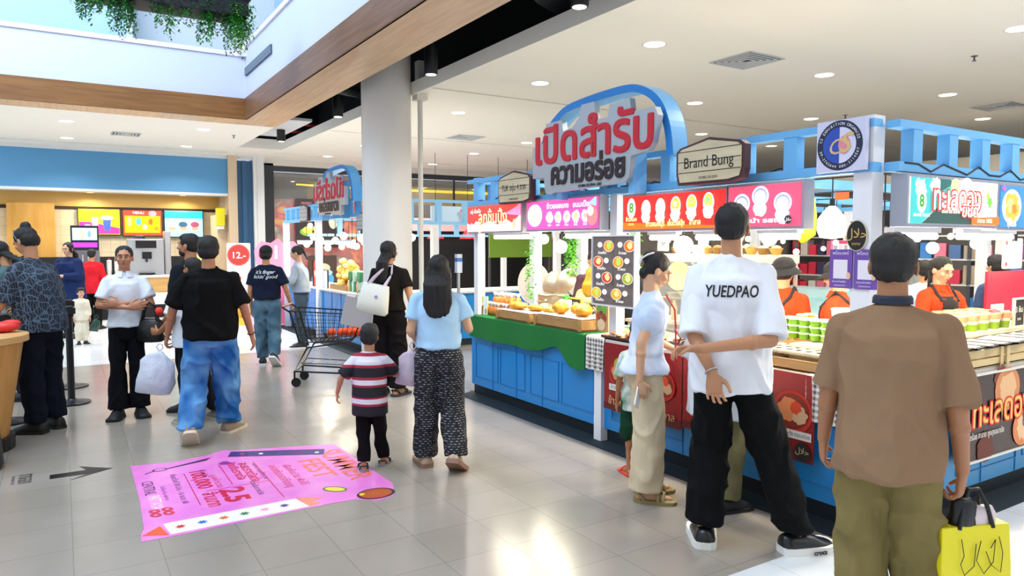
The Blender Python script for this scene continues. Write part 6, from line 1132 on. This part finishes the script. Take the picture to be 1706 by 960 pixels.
# ---- child in jersey
pe = person('small child in white and green jersey and dark green shorts beside the beige trousers', 3.37, 3.74, 30, 1.05, dict(m=mat('e8ece8', .8, vary='1a6a40'), hem=.44, ease=.018, sleeve=.8, sr=.05), dict(m=cloth_m('123a28'), r=(.068, .06, .05), end=.0), hs=1.25, skin='a8714e', shoe=('slide', 'd84838', 'c83c30'), vox=.0065, seed=9, RL=dict(k=(.052, -.02, .285), a=(.05, -.1, .06), p=.2))
# ---- white shirt youngster between
pe = person('youngster in plain white t-shirt and olive trousers, right behind the tall man', 3.37, 3.0, 85, 1.42, dict(m=cloth_m('e4e8f0'), hem=.41, ease=.03, sleeve=.95, sr=.055, box=1.1), dict(m=cloth_m('6c6748', '7a7452'), r=(.062, .052, .046), end=.96), skin='a8714e', shoe=('sneaker', '15161a', '15161a'), hp=.3, seed=11, L=dict(e=(-.15, -.0, .63), w=(-.15, .02, .47)))
# ---- woman in light blue top
def pattern_mat(key, base, ink, scale, w=.5):
    m, nt, mp, bs = nodes(key, .8); mp.inputs['Rotation'].default_value = (PI / 2, .6, 0); mp.inputs['Scale'].default_value = (scale,) * 3
    t_ = nt.nodes.new('ShaderNodeTexBrick'); t_.inputs['Color1'].default_value = hx(ink); t_.inputs['Color2'].default_value = hx(ink); t_.inputs['Mortar'].default_value = hx(base); t_.inputs['Scale'].default_value = 1; t_.inputs['Brick Width'].default_value = 1.0; t_.inputs['Row Height'].default_value = .55; t_.inputs['Mortar Size'].default_value = .2; t_.offset = .5
    v = nt.nodes.new('ShaderNodeTexNoise'); v.inputs['Scale'].default_value = 1.2; nt.links.new(mp.outputs[0], v.inputs['Vector']); g = nt.nodes.new('ShaderNodeMath'); g.operation = 'GREATER_THAN'; g.inputs[1].default_value = .47; nt.links.new(v.outputs[0], g.inputs[0])
    mx = nt.nodes.new('ShaderNodeMix'); mx.data_type = 'RGBA'; mx.inputs[6].default_value = hx(base); nt.links.new(mp.outputs[0], t_.inputs['Vector']); nt.links.new(t_.outputs['Color'], mx.inputs[7]); nt.links.new(g.outputs[0], mx.inputs[0]); nt.links.new(mx.outputs[2], bs.inputs['Base Color']); return m
pe = person('woman in light blue t-shirt and black patterned trousers with long black hair', 2.27, 4.62, 30, 1.525, dict(m=cloth_m('a9cfec'), hem=.575, ease=.012, sleeve=.62, sr=.042, box=.92, hemw=.95, amp=.008), dict(m=pattern_mat('monogram_cloth', '101118', '8e909a', 34), r=(.072, .06, .054), end=.98, amp=.007), hair=(.36, 1.3), W=.95, D=1.05, skin='cf9f7c',
    L=dict(e=(-.13, -.02, .655), w=(-.115, .09, .60), d=(.3, 1, -.2), n=(1, 0, -.5), c=1.0), R=dict(e=(.14, .0, .66), w=(.12, .12, .70), d=(-.3, 1, .3), n=(-1, 0, 0), c=.6), LL=dict(k=(-.06, .02, .285), a=(-.07, .03, .05), toe=-.3), RL=dict(k=(.06, .01, .285), a=(.08, -.09, .085), p=.55, toe=.25), vox=.006, shoe=('clog', 'b89c84', '8a6a58'), seed=13)
def plastic(l, loc, w, h, c, rz=0, seed=0, name='plastic_bag', alpha=.75, body=.35):
    t = thing(name, l, 'bag', loc, rz); b = MB(); prof = [(-h, w * .40, w * .08), (-h * .97, w * .47, w * .16), (-h * .7, w * .48, w * .2), (-h * .45, w * .45, w * .18), (-h * .25, w * .42, w * .12), (-h * .12, w * .34, w * .05), (0, w * .1, w * .03)]
    b.loft([((0, 0, z), a, c_) for z, a, c_ in prof], 28)
    for v in b.v: f = 1 + .45 * noise.noise(V((v.x * 22, v.y * 22, v.z * 9 + seed))); v.x *= f; v.y *= f
    b.build('bag_body', mat(c, .25, alpha=alpha, bump=(16, 1.0)), t, smooth=True); t.rotation_euler.y = .16
    b = MB(); b.tube([V((.0, 0, -.0)), V((.025, 0, .03)), V((.012, 0, .06)), V((-.012, 0, .06)), V((-.025, 0, .03)), V((0, 0, 0))], .006, 6); b.build('handle', mat(c, .3), t, smooth='auto'); return t
M_ = lambda pe, p: Matrix.Translation(pe['t'].location) @ Matrix.Rotation(pe['t'].rotation_euler.z, 4, 'Z') @ V(p)
p = M_(pe, (-.165, .10, .90)); plastic('crumpled pale lilac plastic bag beside the patterned trousers', (p.x - .04, p.y + .0, p.z - .06), .17, .26, 'd8c8dc', -.6, 3)
# ---- boy
def stripes(key, stops, h):
    m, nt, mp, bs = nodes(key, .8); s_ = nt.nodes.new('ShaderNodeSeparateXYZ'); nt.links.new(mp.outputs[0], s_.inputs[0]); d = nt.nodes.new('ShaderNodeMath'); d.operation = 'DIVIDE'; d.inputs[1].default_value = h; nt.links.new(s_.outputs[2], d.inputs[0]); r = ramp(nt, stops, True); nt.links.new(d.outputs[0], r.inputs[0]); nt.links.new(r.outputs[0], bs.inputs['Base Color']); return m
N_, Wt, Rd = '14121c', 'd8d4e0', '9c2038'
pe = person('small boy in striped black, white and red t-shirt by the pink floor sticker', 1.84, 4.86, 28, 1.0, dict(m=stripes('striped_cloth', [(0, N_), (.47, Rd), (.485, Wt), (.52, Rd), (.535, N_), (.605, Rd), (.62, Wt), (.655, Rd), (.675, N_), (.74, Rd), (.76, Wt), (.8, Wt), (.82, Rd), (.84, Wt)], 1.0), hem=.40, ease=.022, sleeve=.85, sr=.052, box=1.0, amp=.005), dict(m=BLK, r=(.062, .046, .04), end=.92), hair='bulky', hs=1.3, skin='b98460', vox=.0055, shoe=('sandal', '1a1a22', '8a8a94'), seed=15,
    L=dict(e=(-.2, -.02, .66), w=(-.24, .05, .54), d=(-.1, .2, -1), n=(1, .2, 0), c=.7), R=dict(e=(.17, .06, .67), w=(.2, .16, .70), d=(.3, .6, .6), n=(-1, 0, 0), c=1), LL=dict(k=(-.05, .01, .285), a=(-.045, -.05, .05)), RL=dict(k=(.06, .03, .285), a=(.08, .07, .05)))
# ---- tote woman
pe = person('woman in dark olive t-shirt with long black hair and black wide trousers pushing the cart', 2.93, 7.14, 45, 1.63, dict(m=cloth_m('15120e'), hem=.56, ease=.012, sleeve=.55, sr=.042, box=.8), dict(m=cloth_m('0e090c'), r=(.066, .058, .054), end=.96), hair=(.33, .8), skin='b98460', W=.95, hy=.35, shoe=('sandal', '14141a', '30303a'), seed=17,
    R=dict(e=(.15, -.01, .64), w=(.165, .04, .49), c=.5), L=dict(e=(-.15, .05, .66), w=(-.22, .2, .64), d=(-.5, 1, 0), n=(0, 0, -1), c=.9))
p = M_(pe, (-.12, -.19, .89)); t = thing('tote_bag', 'white quilted tote bag with a lilac strap on the back of the dark olive shirt', 'bag', p, -math.radians(45)); t.rotation_euler.y = .18
b = MB(); b.rings([[V((a_ * w_ * (abs(math.cos(q2)) ** .4) * (1 if math.cos(q2) > 0 else -1), d_ * math.sin(q2), z)) for q2 in [2 * PI * i / 28 for i in range(28)] for a_ in (1,)] for w_, d_, z in ((.15, .03, .0), (.175, .06, .03), (.17, .065, .12), (.155, .055, .24), (.145, .03, .31))])
for v in b.v: v.y += .006 * math.sin(v.z * 90)
b.build('bag_body', mat('e4e6da', .7), t, smooth='auto'); b = MB(); [b.tube([V((-.08, y_, .3)), V((-.03, y_, .38)), V((.05, .06, .5)), V((.09, .12, .52)), V((.11, .1, .42)), V((.09, y_, .3))], .013, 8) for y_ in (-.02, .02)]; b.build('strap', mat('c8bcd0', .7), t, smooth='auto')
b = MB(); b.prism(blob(.018, 12, .3, 3), FM(.05, -.068, .19), .002); b.build('printed_logo', mat('a890c8', .6), t)
# ---- cart
t = thing('shopping_cart', 'black wire shopping cart with a red-brown handle bar left of the column', 'shopping cart', (2.56, 8.15, 0), math.radians(-28)); t.scale = (.88,) * 3; WR = mat('15181e', .4, .5)
def box_wire(b):
    A = [V((-.3, -.22, .56)), V((.38, -.17, .60)), V((.38, .17, .60)), V((-.3, .22, .56))]; T = [V((-.4, -.28, .98)), V((.5, -.22, .92)), V((.5, .22, .92)), V((-.4, .28, .98))]
    for Q, r in ((A, .007), (T, .009)): b.tube(Q, r, 6, closed=True)
    for a_, b_ in ((0, 1), (1, 2), (2, 3), (3, 0)):
        n = 13 if a_ % 2 == 0 else 7
        for i in range(n + 1): b.tube([A[a_].lerp(A[b_], i / n), T[a_].lerp(T[b_], i / n)], .0035, 5)
    for lv in (.25, .5, .75): b.tube([A[i].lerp(T[i], lv) for i in range(4)], .0035, 5, closed=True)
    for i in range(12): b.tube([A[0].lerp(A[1], i / 11), A[3].lerp(A[2], i / 11)], .0035, 5)
b = MB(); box_wire(b); b.build('basket', WR, t, smooth='auto')
b = MB()
for s_ in (-1, 1):
    b.tube([V((-.5, s_ * .25, 1.03)), V((-.4, s_ * .25, .96)), V((-.3, s_ * .23, .6)), V((-.2, s_ * .22, .5)), V((-.36, s_ * .24, .2)), V((.42, s_ * .2, .15))], .012, 8); b.tube([V((-.2, s_ * .22, .5)), V((.3, s_ * .18, .56)), V((.38, s_ * .18, .6))], .01, 8)
b.tube([V((-.36, -.24, .2)), V((-.36, .24, .2))], .01, 8); b.tube([V((.42, -.2, .15)), V((.42, .2, .15))], .01, 8); b.tube([V((-.28, -.2, .3)), V((.36, -.17, .26)), V((.36, .17, .26)), V((-.28, .2, .3))], .006, 6, closed=True)
for i in range(7): b.tube([V((-.28 + .1 * i, -.2, .3 - .006 * i)), V((-.28 + .1 * i, .2, .3 - .006 * i))], .004, 5)
b.build('frame', WR, t, smooth='auto'); b = MB(); b.tube([V((-.5, -.26, 1.03)), V((-.5, .26, 1.03))], .016, 12); b.build('handle', mat('a85a50', .4), t, smooth='auto')
for x_, y_, z_ in ((-.36, -.24, .2), (-.36, .24, .2), (.42, -.2, .15), (.42, .2, .15)):
    b = MB(); b.cyl((x_, y_, .06), (x_, y_, z_), .012); b.tube([V((x_ - .0, y_ - .02, .1)), V((x_, y_ + .02, .1))], .01); w_ = b.build('caster', WR, t, smooth='auto'); b = MB(); b.cyl((x_ + .02, y_ - .015, .06), (x_ + .02, y_ + .015, .06), .06, n=20); b.build('wheel', BLACK, w_, smooth='auto')
b = MB(); b.lathe([(.04, 0), (.05, .02), (.045, .1), (.02, .12)], n=14)
q = random.Random(4)
for i in range(5):
    o = b.build('orange_pack', mat('f0501c', .4), smooth='auto') if i == 0 else o.copy()
    if i: COL.objects.link(o)
    tag(o, 'orange-red pack at the bottom of the shopping cart, %s from the left' % ORD[i], 'food pack', 'orange packs in the cart', (2.60 + .08 * i, 8.12 - .045 * i, .58)); o.rotation_euler = (1.3, 0, i)
t = thing('paper_bag', 'light grey paper shopping bag standing tilted on the cart in front of the woman', 'bag', (2.74, 7.66, .70), math.radians(-30)); t.rotation_euler.y = .22
b = MB(); b.bb((-.16, -.07, 0), (.16, .07, .32)); b.build('bag_body', mat('b8b2b4', .6), t, bevel=.004); b = MB(); b.tube([V((-.05, -.07, .31)), V((-.04, -.07, .40)), V((.04, -.07, .40)), V((.05, -.07, .31))], .004, 6); b.tube([V((-.05, .07, .31)), V((-.04, .07, .40)), V((.04, .07, .40)), V((.05, .07, .31))], .004, 6); b.build('handle', mat('3a3438', .6), t)
# ---- cap person with slogan
pe = person('person in navy slogan t-shirt, black cap and grey-blue jeans walking away', 2.28, 9.75, 25, 1.57, dict(m=cloth_m('121a2e'), hem=.565, ease=.014, sleeve=.7, sr=.046, box=.95), dict(m=cloth_m('3c5a70', '587688'), r=(.07, .054, .046), end=.97), hair='bulky', skin='b98460', W=.98, shoe=('sneaker', '1a1a1e', 'dcdcdc'), seed=19, R=dict(e=(.16, -.01, .64), w=(.19, .05, .50), c=.6), RL=dict(k=(.055, .0, .285), a=(.075, -.1, .1), p=.7, toe=.2), LL=dict(a=(-.055, .05, .0505)))
on_cloth(pe, "it's finger", .065, (0, 0, 1.24), (0, 1, 0), mat('e8e8f0', .7), shear=.3); on_cloth(pe, "lickin' good", .065, (0, 0, 1.18), (0, 1, 0), mat('e8e8f0', .7), shear=.3)
X = pe['X']; k = pe['k']; b = MB(); b.sph(X((0, -.015, .05)), (.092 * k, .104 * k, .082 * k), 20, 10, M=pe['hM']); b.cap(X((0, -.1, -.02)), X((0, -.02, .02)), .03 * k, .03 * k); b.build('cap', mat('0b0b0e', .8), pe['t'], smooth=True)
# ---- person at cart, looking at phone
pe = person('woman in grey-blue long-sleeve shirt looking down at her phone by the distant stall', 3.12, 11.15, -64, 1.56, dict(m=cloth_m('9aa8b8', 'a8b0ba'), hem=.555, ease=.018, sleeve=1.8, box=1.0), dict(m=cloth_m('4a5864'), r=(.058, .042, .032), end=.95), hair='pony', haircol='1a1618', face=True, hp=.35, skin='c9987a', shoe=('sneaker', '1c1c20', 'e8e8e8'), seed=21, lean=.08,
    L=dict(e=(-.14, .06, .66), w=(-.05, .2, .685), d=(.2, 1, .2), n=(0, 0, 1), c=.8), R=dict(e=(.14, .06, .66), w=(.05, .2, .685), d=(-.2, 1, .2), n=(0, 0, 1), c=.8))
p = M_(pe, (0, .42, 1.12)); b = MB(); b.prism(rrect(.075, .15, .01), Matrix.Rotation(-.5, 4, 'X'), .009); tag(b.build('smartphone', BLACK), 'phone held by the woman in the grey-blue shirt', 'phone', loc=p, rz=math.radians(48))
p = M_(pe, (-.06, .36, 1.08)); plastic('translucent white plastic bag hanging from the phone woman wrist', p, .2, .42, 'eceef0', .8, 5)
# ---- black tee man in jeans
pe = person('man in oversized black t-shirt and faded blue jeans walking away with a white bag', 1.02, 6.33, 14, 1.665, dict(m=cloth_m('040405'), hem=.505, ease=.02, sleeve=.9, sr=.05, box=1.0, amp=.011), dict(m=cloth_m('1f5c9e', '5e94c6'), r=(.074, .06, .052), end=.97, amp=.012), hair='bulky', skin='b07a58', W=1.0, D=1.05, vox=.006, shoe=('sneaker', '8a7a68', 'cfc4b0'), seed=23,
    L=dict(e=(-.165, -.01, .65), w=(-.20, .05, .52), c=1.0), R=dict(e=(.16, -.01, .65), w=(.19, .04, .51), c=.5), LL=dict(k=(-.075, -.0, .285), a=(-.09, -.13, .085), p=.75, toe=-.1), RL=dict(k=(.065, .06, .29), a=(.07, .1, .0505), toe=.5))
bracelet(pe, 1, '2a1a14', .0175, .96, .1); bracelet(pe, -1, 'a89070', .0175, .96, .5)
p = held(pe, -1, '', '', ''); plastic('white plastic carrier bag held by the man in jeans', (p.x - .05, p.y + .0, p.z - .06), .27, .36, 'd4dcea', -.3, 8, alpha=.9)
# ---- person in white behind him, and bearded man
pe = person('person in white t-shirt and dark trousers mostly hidden behind the man in jeans', 1.0, 7.0, -30, 1.48, dict(m=cloth_m('dfe6f0'), hem=.47, ease=.028, sleeve=.8, sr=.055, box=1.05), dict(m=cloth_m('14161e'), r=(.062, .05, .042), end=.96), skin='a8714e', seed=25, shoe=('sneaker', '8c8478', 'b8b0a0'), L=dict(e=(-.15, .02, .63), w=(-.15, .13, .56), d=(-.1, 1, 0), c=.8), RL=dict(k=(.05, .02, .285), a=(.1, -.06, .05)))
pe = person('bearded man in navy t-shirt looking left behind the man in jeans', 1.05, 7.55, -50, 1.70, dict(m=cloth_m('10141e'), hem=.5, ease=.018, sleeve=.8, sr=.048, box=1.0), dict(m=cloth_m('14161e'), r=(.062, .05, .042), end=.96), skin='b07a58', face=True, seed=27, W=1.1, hy=-.1, L=dict(e=(-.15, -.01, .64), w=(-.15, .06, .53), c=.8))
X = pe['X']; k = pe['k']; b = MB(); b.sph(X((0, .035, -.07)), (.056 * k, .055 * k, .04 * k), 16, 8, M=pe['hM']); b.build('beard', mat('221a16', .8), pe['t'], smooth=True)
# ---- polo woman
pe = person('woman in white polo shirt with arms crossed facing the camera, black handbag on her arm', .49, 7.55, 187, 1.585, dict(m=cloth_m('e3e9f2'), hem=.535, ease=.012, sleeve=.72, sr=.043, box=.9, amp=.006, collar=True), dict(m=cloth_m('090a10'), r=(.058, .04, .058), end=.98, amp=.006), hair='back', face=True, skin='b98060', W=.86, vox=.006, shoe=('sneaker', '101014', '101014'), seed=29,
    L=dict(e=(-.135, .03, .665), w=(.02, .105, .675), d=(1, .0, .1), n=(0, -1, 0), c=.3), R=dict(e=(.135, .03, .665), w=(-.02, .13, .655), d=(-1, -.0, .12), n=(0, -1, 0), c=.3), LL=dict(a=(-.06, -.01, .0505)), RL=dict(a=(.055, .01, .0505)))
p = M_(pe, (-.20, .09, .70)); t = thing('handbag', 'black slouchy handbag with a red pompon hanging from the polo woman arm', 'bag', p, math.radians(-25))
b = MB(); b.loft([((0, 0, 0), .10, .05), ((0, 0, .02), .13, .07), ((0, 0, .12), .14, .065), ((0, 0, .2), .1, .04), ((0, 0, .22), .08, .02)], 24); b.build('bag_body', mat('0d0d11', .4, bump=(14, .4)), t, smooth=True); b = MB(); [b.tube([V((-.07, y_, .2)), V((-.04, y_, .32)), V((.0, 0, .37)), V((.04, y_, .32)), V((.07, y_, .2))], .009, 8) for y_ in (-.025, .025)]; b.build('handle', mat('0d0d11', .4), t, smooth='auto')
b = MB(); b.sph((.1, -.05, .29), .035, 14, 10)
for v in b.v: v += (v - V((.1, -.05, .29))) * .3 * noise.noise(v * 120)
b.build('pompon', mat('e83428', .8), t, smooth=True)
# ---- patterned shirt man
m, nt, mp, bs = nodes('tapa_cloth', .85); mp.inputs['Scale'].default_value = (20, 20, 20); vo = nt.nodes.new('ShaderNodeTexVoronoi'); vo.feature = 'DISTANCE_TO_EDGE'; vo.inputs['Scale'].default_value = .8; wv = nt.nodes.new('ShaderNodeTexWave'); wv.inputs['Scale'].default_value = .9; wv.inputs['Distortion'].default_value = 6
nt.links.new(mp.outputs[0], vo.inputs['Vector']); nt.links.new(mp.outputs[0], wv.inputs['Vector']); r1 = ramp(nt, [(.03, '4a5c70'), (.05, '0e1620')], True); r2 = ramp(nt, [(.72, '0e1620'), (.86, '465a70')], True); nt.links.new(vo.outputs['Distance'], r1.inputs[0]); nt.links.new(wv.outputs[0], r2.inputs[0]); mx = nt.nodes.new('ShaderNodeMix'); mx.data_type = 'RGBA'; mx.blend_type = 'LIGHTEN'; mx.inputs[0].default_value = .8; nt.links.new(r1.outputs[0], mx.inputs[6]); nt.links.new(r2.outputs[0], mx.inputs[7]); nt.links.new(mx.outputs[2], bs.inputs['Base Color'])
pe = person('man in navy patterned shirt and dark trousers with head bowed, standing at the left', -.17, 7.36, -45, 1.74, dict(m=m, hem=.50, ease=.018, sleeve=.95, sr=.05, box=1.08, collar=True), dict(m=cloth_m('0e1220'), r=(.066, .052, .046), end=.96), hair='topbun', face=True, hp=.55, skin='b98460', W=.93, lean=.16, shoe=('sneaker', '15140f', '1c1a14'), seed=31,
    L=dict(e=(-.15, .05, .64), w=(-.08, .17, .60), d=(.3, 1, 0), n=(0, 0, -1), c=.6), R=dict(e=(.155, .04, .635), w=(.08, .17, .60), d=(-.2, 1, 0), n=(0, 0, -1), c=.6))
bracelet(pe, 1, '101014', .0195, .92, .2, 'wristwatch'); X = pe['X']
b = MB(); b.tube([X((-.084, -.01, .0)), X((-.08, .0, .06)), X((-.04, .02, .118)), X((.04, .02, .118)), X((.08, .0, .06)), X((.084, -.01, .0))], .005, 8); b.build('headband', mat('50606c', .5), pe['t'], smooth='auto')
# ---- people at far left
pe = person('woman in white shirt and navy shorts cut off by the left photo edge', -.60, 9.3, -25, 1.62, dict(m=cloth_m('dfe4ee'), hem=.5, ease=.024, sleeve=.85, sr=.05), dict(m=cloth_m('16203c'), r=(.07, .06, .05), end=.0), hair=(.3, .95), hp=.3, seed=33, shoe=('sneaker', 'e8e6e2', 'dcdad4'), skin='c08c66')
pe = person('person in grey-green t-shirt behind the patterned-shirt man', -.34, 8.95, -60, 1.62, dict(m=cloth_m('4c6666'), hem=.5, ease=.014, sleeve=.6, sr=.044), dict(m=cloth_m('1a1c24'), r=(.062, .05, .04)), hair=(.2, .8), hp=.5, lean=.35, seed=35, L=dict(e=(-.15, .08, .66), w=(-.13, .2, .56), c=.6), W=.9)
pe = person('short-haired man in black at the far left', -.42, 12.2, -40, 1.68, dict(m=BLK, hem=.5, ease=.014), dict(m=BLK), hair='short', seed=37)
pe = person('woman in navy jacket with long black hair holding a phone by the food counter', .10, 14.4, -140, 1.62, dict(m=cloth_m('16264e'), hem=.42, ease=.03, sleeve=1.8, box=1.1), dict(m=cloth_m('121420')), hair=(.42, 1.0), face=True, hp=.2, seed=39, skin='c9987a', W=1.05, R=dict(e=(.15, .05, .65), w=(.03, .17, .67), d=(-.4, 1, 0), c=.7), L=dict(e=(-.15, .05, .65), w=(-.03, .17, .66), d=(.4, 1, 0), c=.7))
p = M_(pe, (.0, .38, 1.1)); b = MB(); b.prism(rrect(.075, .15, .01), Matrix.Rotation(.6, 4, 'X'), .009); tag(b.build('smartphone', BLACK), 'phone held by the woman in the navy jacket', 'phone', loc=p)
pe = person('person in red jacket standing behind the navy jacket woman', .48, 15.6, 20, 1.5, dict(m=cloth_m('c01c28'), hem=.46, ease=.02, sleeve=1.8), dict(m=BLK), seed=41, skin='b98460')
pe = person('toddler in cream outfit with dark hair in front of the fast food counter', .24, 13.4, 170, .86, dict(m=mat('ddd4c0', .85, vary='c8bca4'), hem=.45, ease=.03, sleeve=1.7), dict(m=mat('ddd4c0', .85, vary='c8bca4'), r=(.075, .065, .06)), hs=1.35, hair='bulky', face=True, seed=43, skin='d0a080', shoe=('sneaker', '1a1a1e', '1a1a1e'))
p = V((.44, 13.3, .28)); plastic('small dark green bag beside the toddler', p + V((0, 0, .12)), .14, .2, '1c3a30', 0, 2, 'small_bag', 1)
# ---- stall sellers and people inside the kiosk
ORG = cloth_m('e8401c')
pe = person('seller in orange shirt and black hat, back half hidden by the tall man', 4.66, 3.55, 75, 1.50, dict(m=ORG, hem=.5, ease=.014, sleeve=.8), dict(m=BLK), hair='bulky', seed=45, skin='c08c66')
X = pe['X']; k = pe['k']; P = pe['P']
def sunhat(pe):
    X = pe['X']; k = pe['k']; b = MB(); b.sph(X((0, -.02, .05)), (.094 * k, .108 * k, .075 * k), 22, 12, M=pe['hM'])
    b.rings([[X(((.09 + r_) * math.cos(a), -.01 + (.1 + r_ * 1.2) * math.sin(a), z_ - .12 * (1 - math.sin(a)) * r_ * 4)) for a in [2 * PI * i / 28 for i in range(28)]] for r_, z_ in ((-.01, .05), (.012, .03), (.05, .012), (.05, .007), (.012, .02), (-.01, .03))]); b.build('hat', mat('17171b', .8), pe['t'], smooth=True)
def apron(pe, c='15161a', yb=1):
    P = pe['P']; me = pe['shirt'].data; bv = BVHTree.FromPolygons([v.co for v in me.vertices], [tuple(p.vertices) for p in me.polygons]); S = pe['S']; b = MB(); R_ = []
    def hit(x_, z_, d=1): h_ = bv.ray_cast(V((x_, d * .6, z_)), V((0, -d, 0))); return (h_[0] + V((0, d * .006, 0))) if h_[0] else V((x_, d * .12, z_))
    n = 14; zs = [.80, .77, .74, .70, .66, .62, .58, .54, .50]
    for z_ in zs:
        w_ = .05 if z_ > .72 else .085; R_.append([hit(w_ * S * (2 * i / n - 1), z_ * S) for i in range(n + 1)])
    vs = [p for r_ in R_ for p in r_]; vb = [p + V((0, -.004, 0)) for p in vs]; m_ = n + 1; N = len(vs); fs = [(i * m_ + j, i * m_ + j + 1, (i + 1) * m_ + j + 1, (i + 1) * m_ + j) for i in range(len(zs) - 1) for j in range(n)]
    b.add(vs + vb, fs + [tuple(N + q2 for q2 in f[::-1]) for f in fs])
    for s_ in (-1, 1): 
        pts = [hit(s_ * .05 * S, .775 * S), hit(s_ * .058 * S, .81 * S), P((s_ * .055, .0, .85)) + V((0, 0, .008)), hit(s_ * .055 * S, .81 * S, -1), hit(s_ * .02 * S, .76 * S, -1), hit(-s_ * .06 * S, .68 * S, -1), hit(-s_ * .08 * S, .62 * S, -1)]; b.tube(pts, .009 * S, 8)
    b.build('apron', mat(c, .8), pe['t'], smooth='auto')
sunhat(pe); apron(pe)
pe = person('seller in orange shirt and wide black hat looking left behind the green jelly cups', 4.78, 3.18, -25, 1.48, dict(m=ORG, hem=.5, ease=.014, sleeve=.8, collar=True), dict(m=BLK), hair='bulky', face=True, hp=.3, seed=47, skin='c9987a'); sunhat(pe); apron(pe)
pe = person('seller in orange polo and black apron looking at her phone behind the right counter', 5.95, 3.06, 198, 1.5, dict(m=ORG, hem=.5, ease=.012, sleeve=.7, collar=True), dict(m=BLK), hair='pony', face=True, hp=.35, seed=49, skin='d0a080', vox=.006, L=dict(e=(-.14, .04, .66), w=(-.1, .18, .69), d=(.0, 1, .3), n=(.3, 0, 1), c=.6), R=dict(e=(.15, .03, .65), w=(-.03, .17, .675), d=(-.7, .8, .3), n=(0, 0, 1), c=.5)); apron(pe)
X = pe['X']; b = MB(); b.cap(X((.05, -.06, -.05)), X((.06, -.02, -.2)), .022 * pe['k'], .01 * pe['k']); b.build('side_hair', HAIR, pe['t'], smooth=True)
p = M_(pe, (-.1, .42, 1.1)); b = MB(); b.prism(rrect(.15, .075, .01), Matrix.Rotation(-.4, 4, 'X'), .009); tag(b.build('smartphone', mat('a83040', .3)), 'phone in the hands of the apron seller', 'phone', loc=p, rz=math.radians(-170))
pe = person('man in grey t-shirt with black backpack strap behind the brown-shirt man', 7.6, 4.25, -70, 1.68, dict(m=cloth_m('8a8a88'), hem=.5), dict(m=BLK), hair='short', face=True, seed=51, skin='b98460')
b = MB(); b.bb((-.15, -.25, .95), (.15, -.12, 1.4)); b.build('backpack', mat('14141a', .7), pe['t'], bevel=.04)
pe = person('person in light blue t-shirt left of the apron seller', 7.0, 3.75, 60, 1.45, dict(m=cloth_m('a8c4e0'), hem=.5, ease=.02), dict(m=BLK), hair='short', seed=53, skin='b98460')
pe = person('person with dark hair behind the red board at the right photo edge', 7.4, 3.3, 20, 1.5, dict(m=cloth_m('3a4a6a'), hem=.5), dict(m=BLK), hair='bulky', seed=55)
pe = person('woman in dark purple cardigan and glasses inside the kiosk, facing the camera', 5.05, 6.35, 205, 1.52, dict(m=cloth_m('4a2c38', '6a5058'), hem=.48, ease=.016, sleeve=1.5), dict(m=BLK), hair='short', haircol='2a1a14', face=True, hp=.1, seed=57, skin='c08c66', L=dict(e=(-.15, .03, .66), w=(.0, .14, .66), d=(1, .2, 0), n=(0, -1, 0)))
X = pe['X']; b = MB()
for s_ in (-1, 1): b.tube([X((s_ * .031 + .021 * math.cos(a), .096, .002 + .017 * math.sin(a))) for a in [2 * PI * i / 16 for i in range(16)]], .0016, 5, closed=True)
b.tube([X((-.01, .098, .004)), X((.01, .098, .004))], .0016, 5); b.build('glasses', BLACK, pe['t'])
pe = person('woman with long black hair inside the kiosk, looking down beside the glasses woman', 5.45, 6.3, 245, 1.54, dict(m=cloth_m('2a2a30'), hem=.5), dict(m=BLK), hair=(.25, .9), face=True, hp=.3, seed=59, skin='c9987a')
pe = person('person with long blond hair and yellow patterned top inside the kiosk, behind the fried chicken', 4.75, 6.0, 60, 1.36, dict(m=mat('d8c040', .8, vary='f0ead0'), hem=.5), dict(m=BLK), hair=(.26, 1.05), haircol='c89018', seed=61, skin='d0a080')
bpy.data.scenes.remove(WORK)
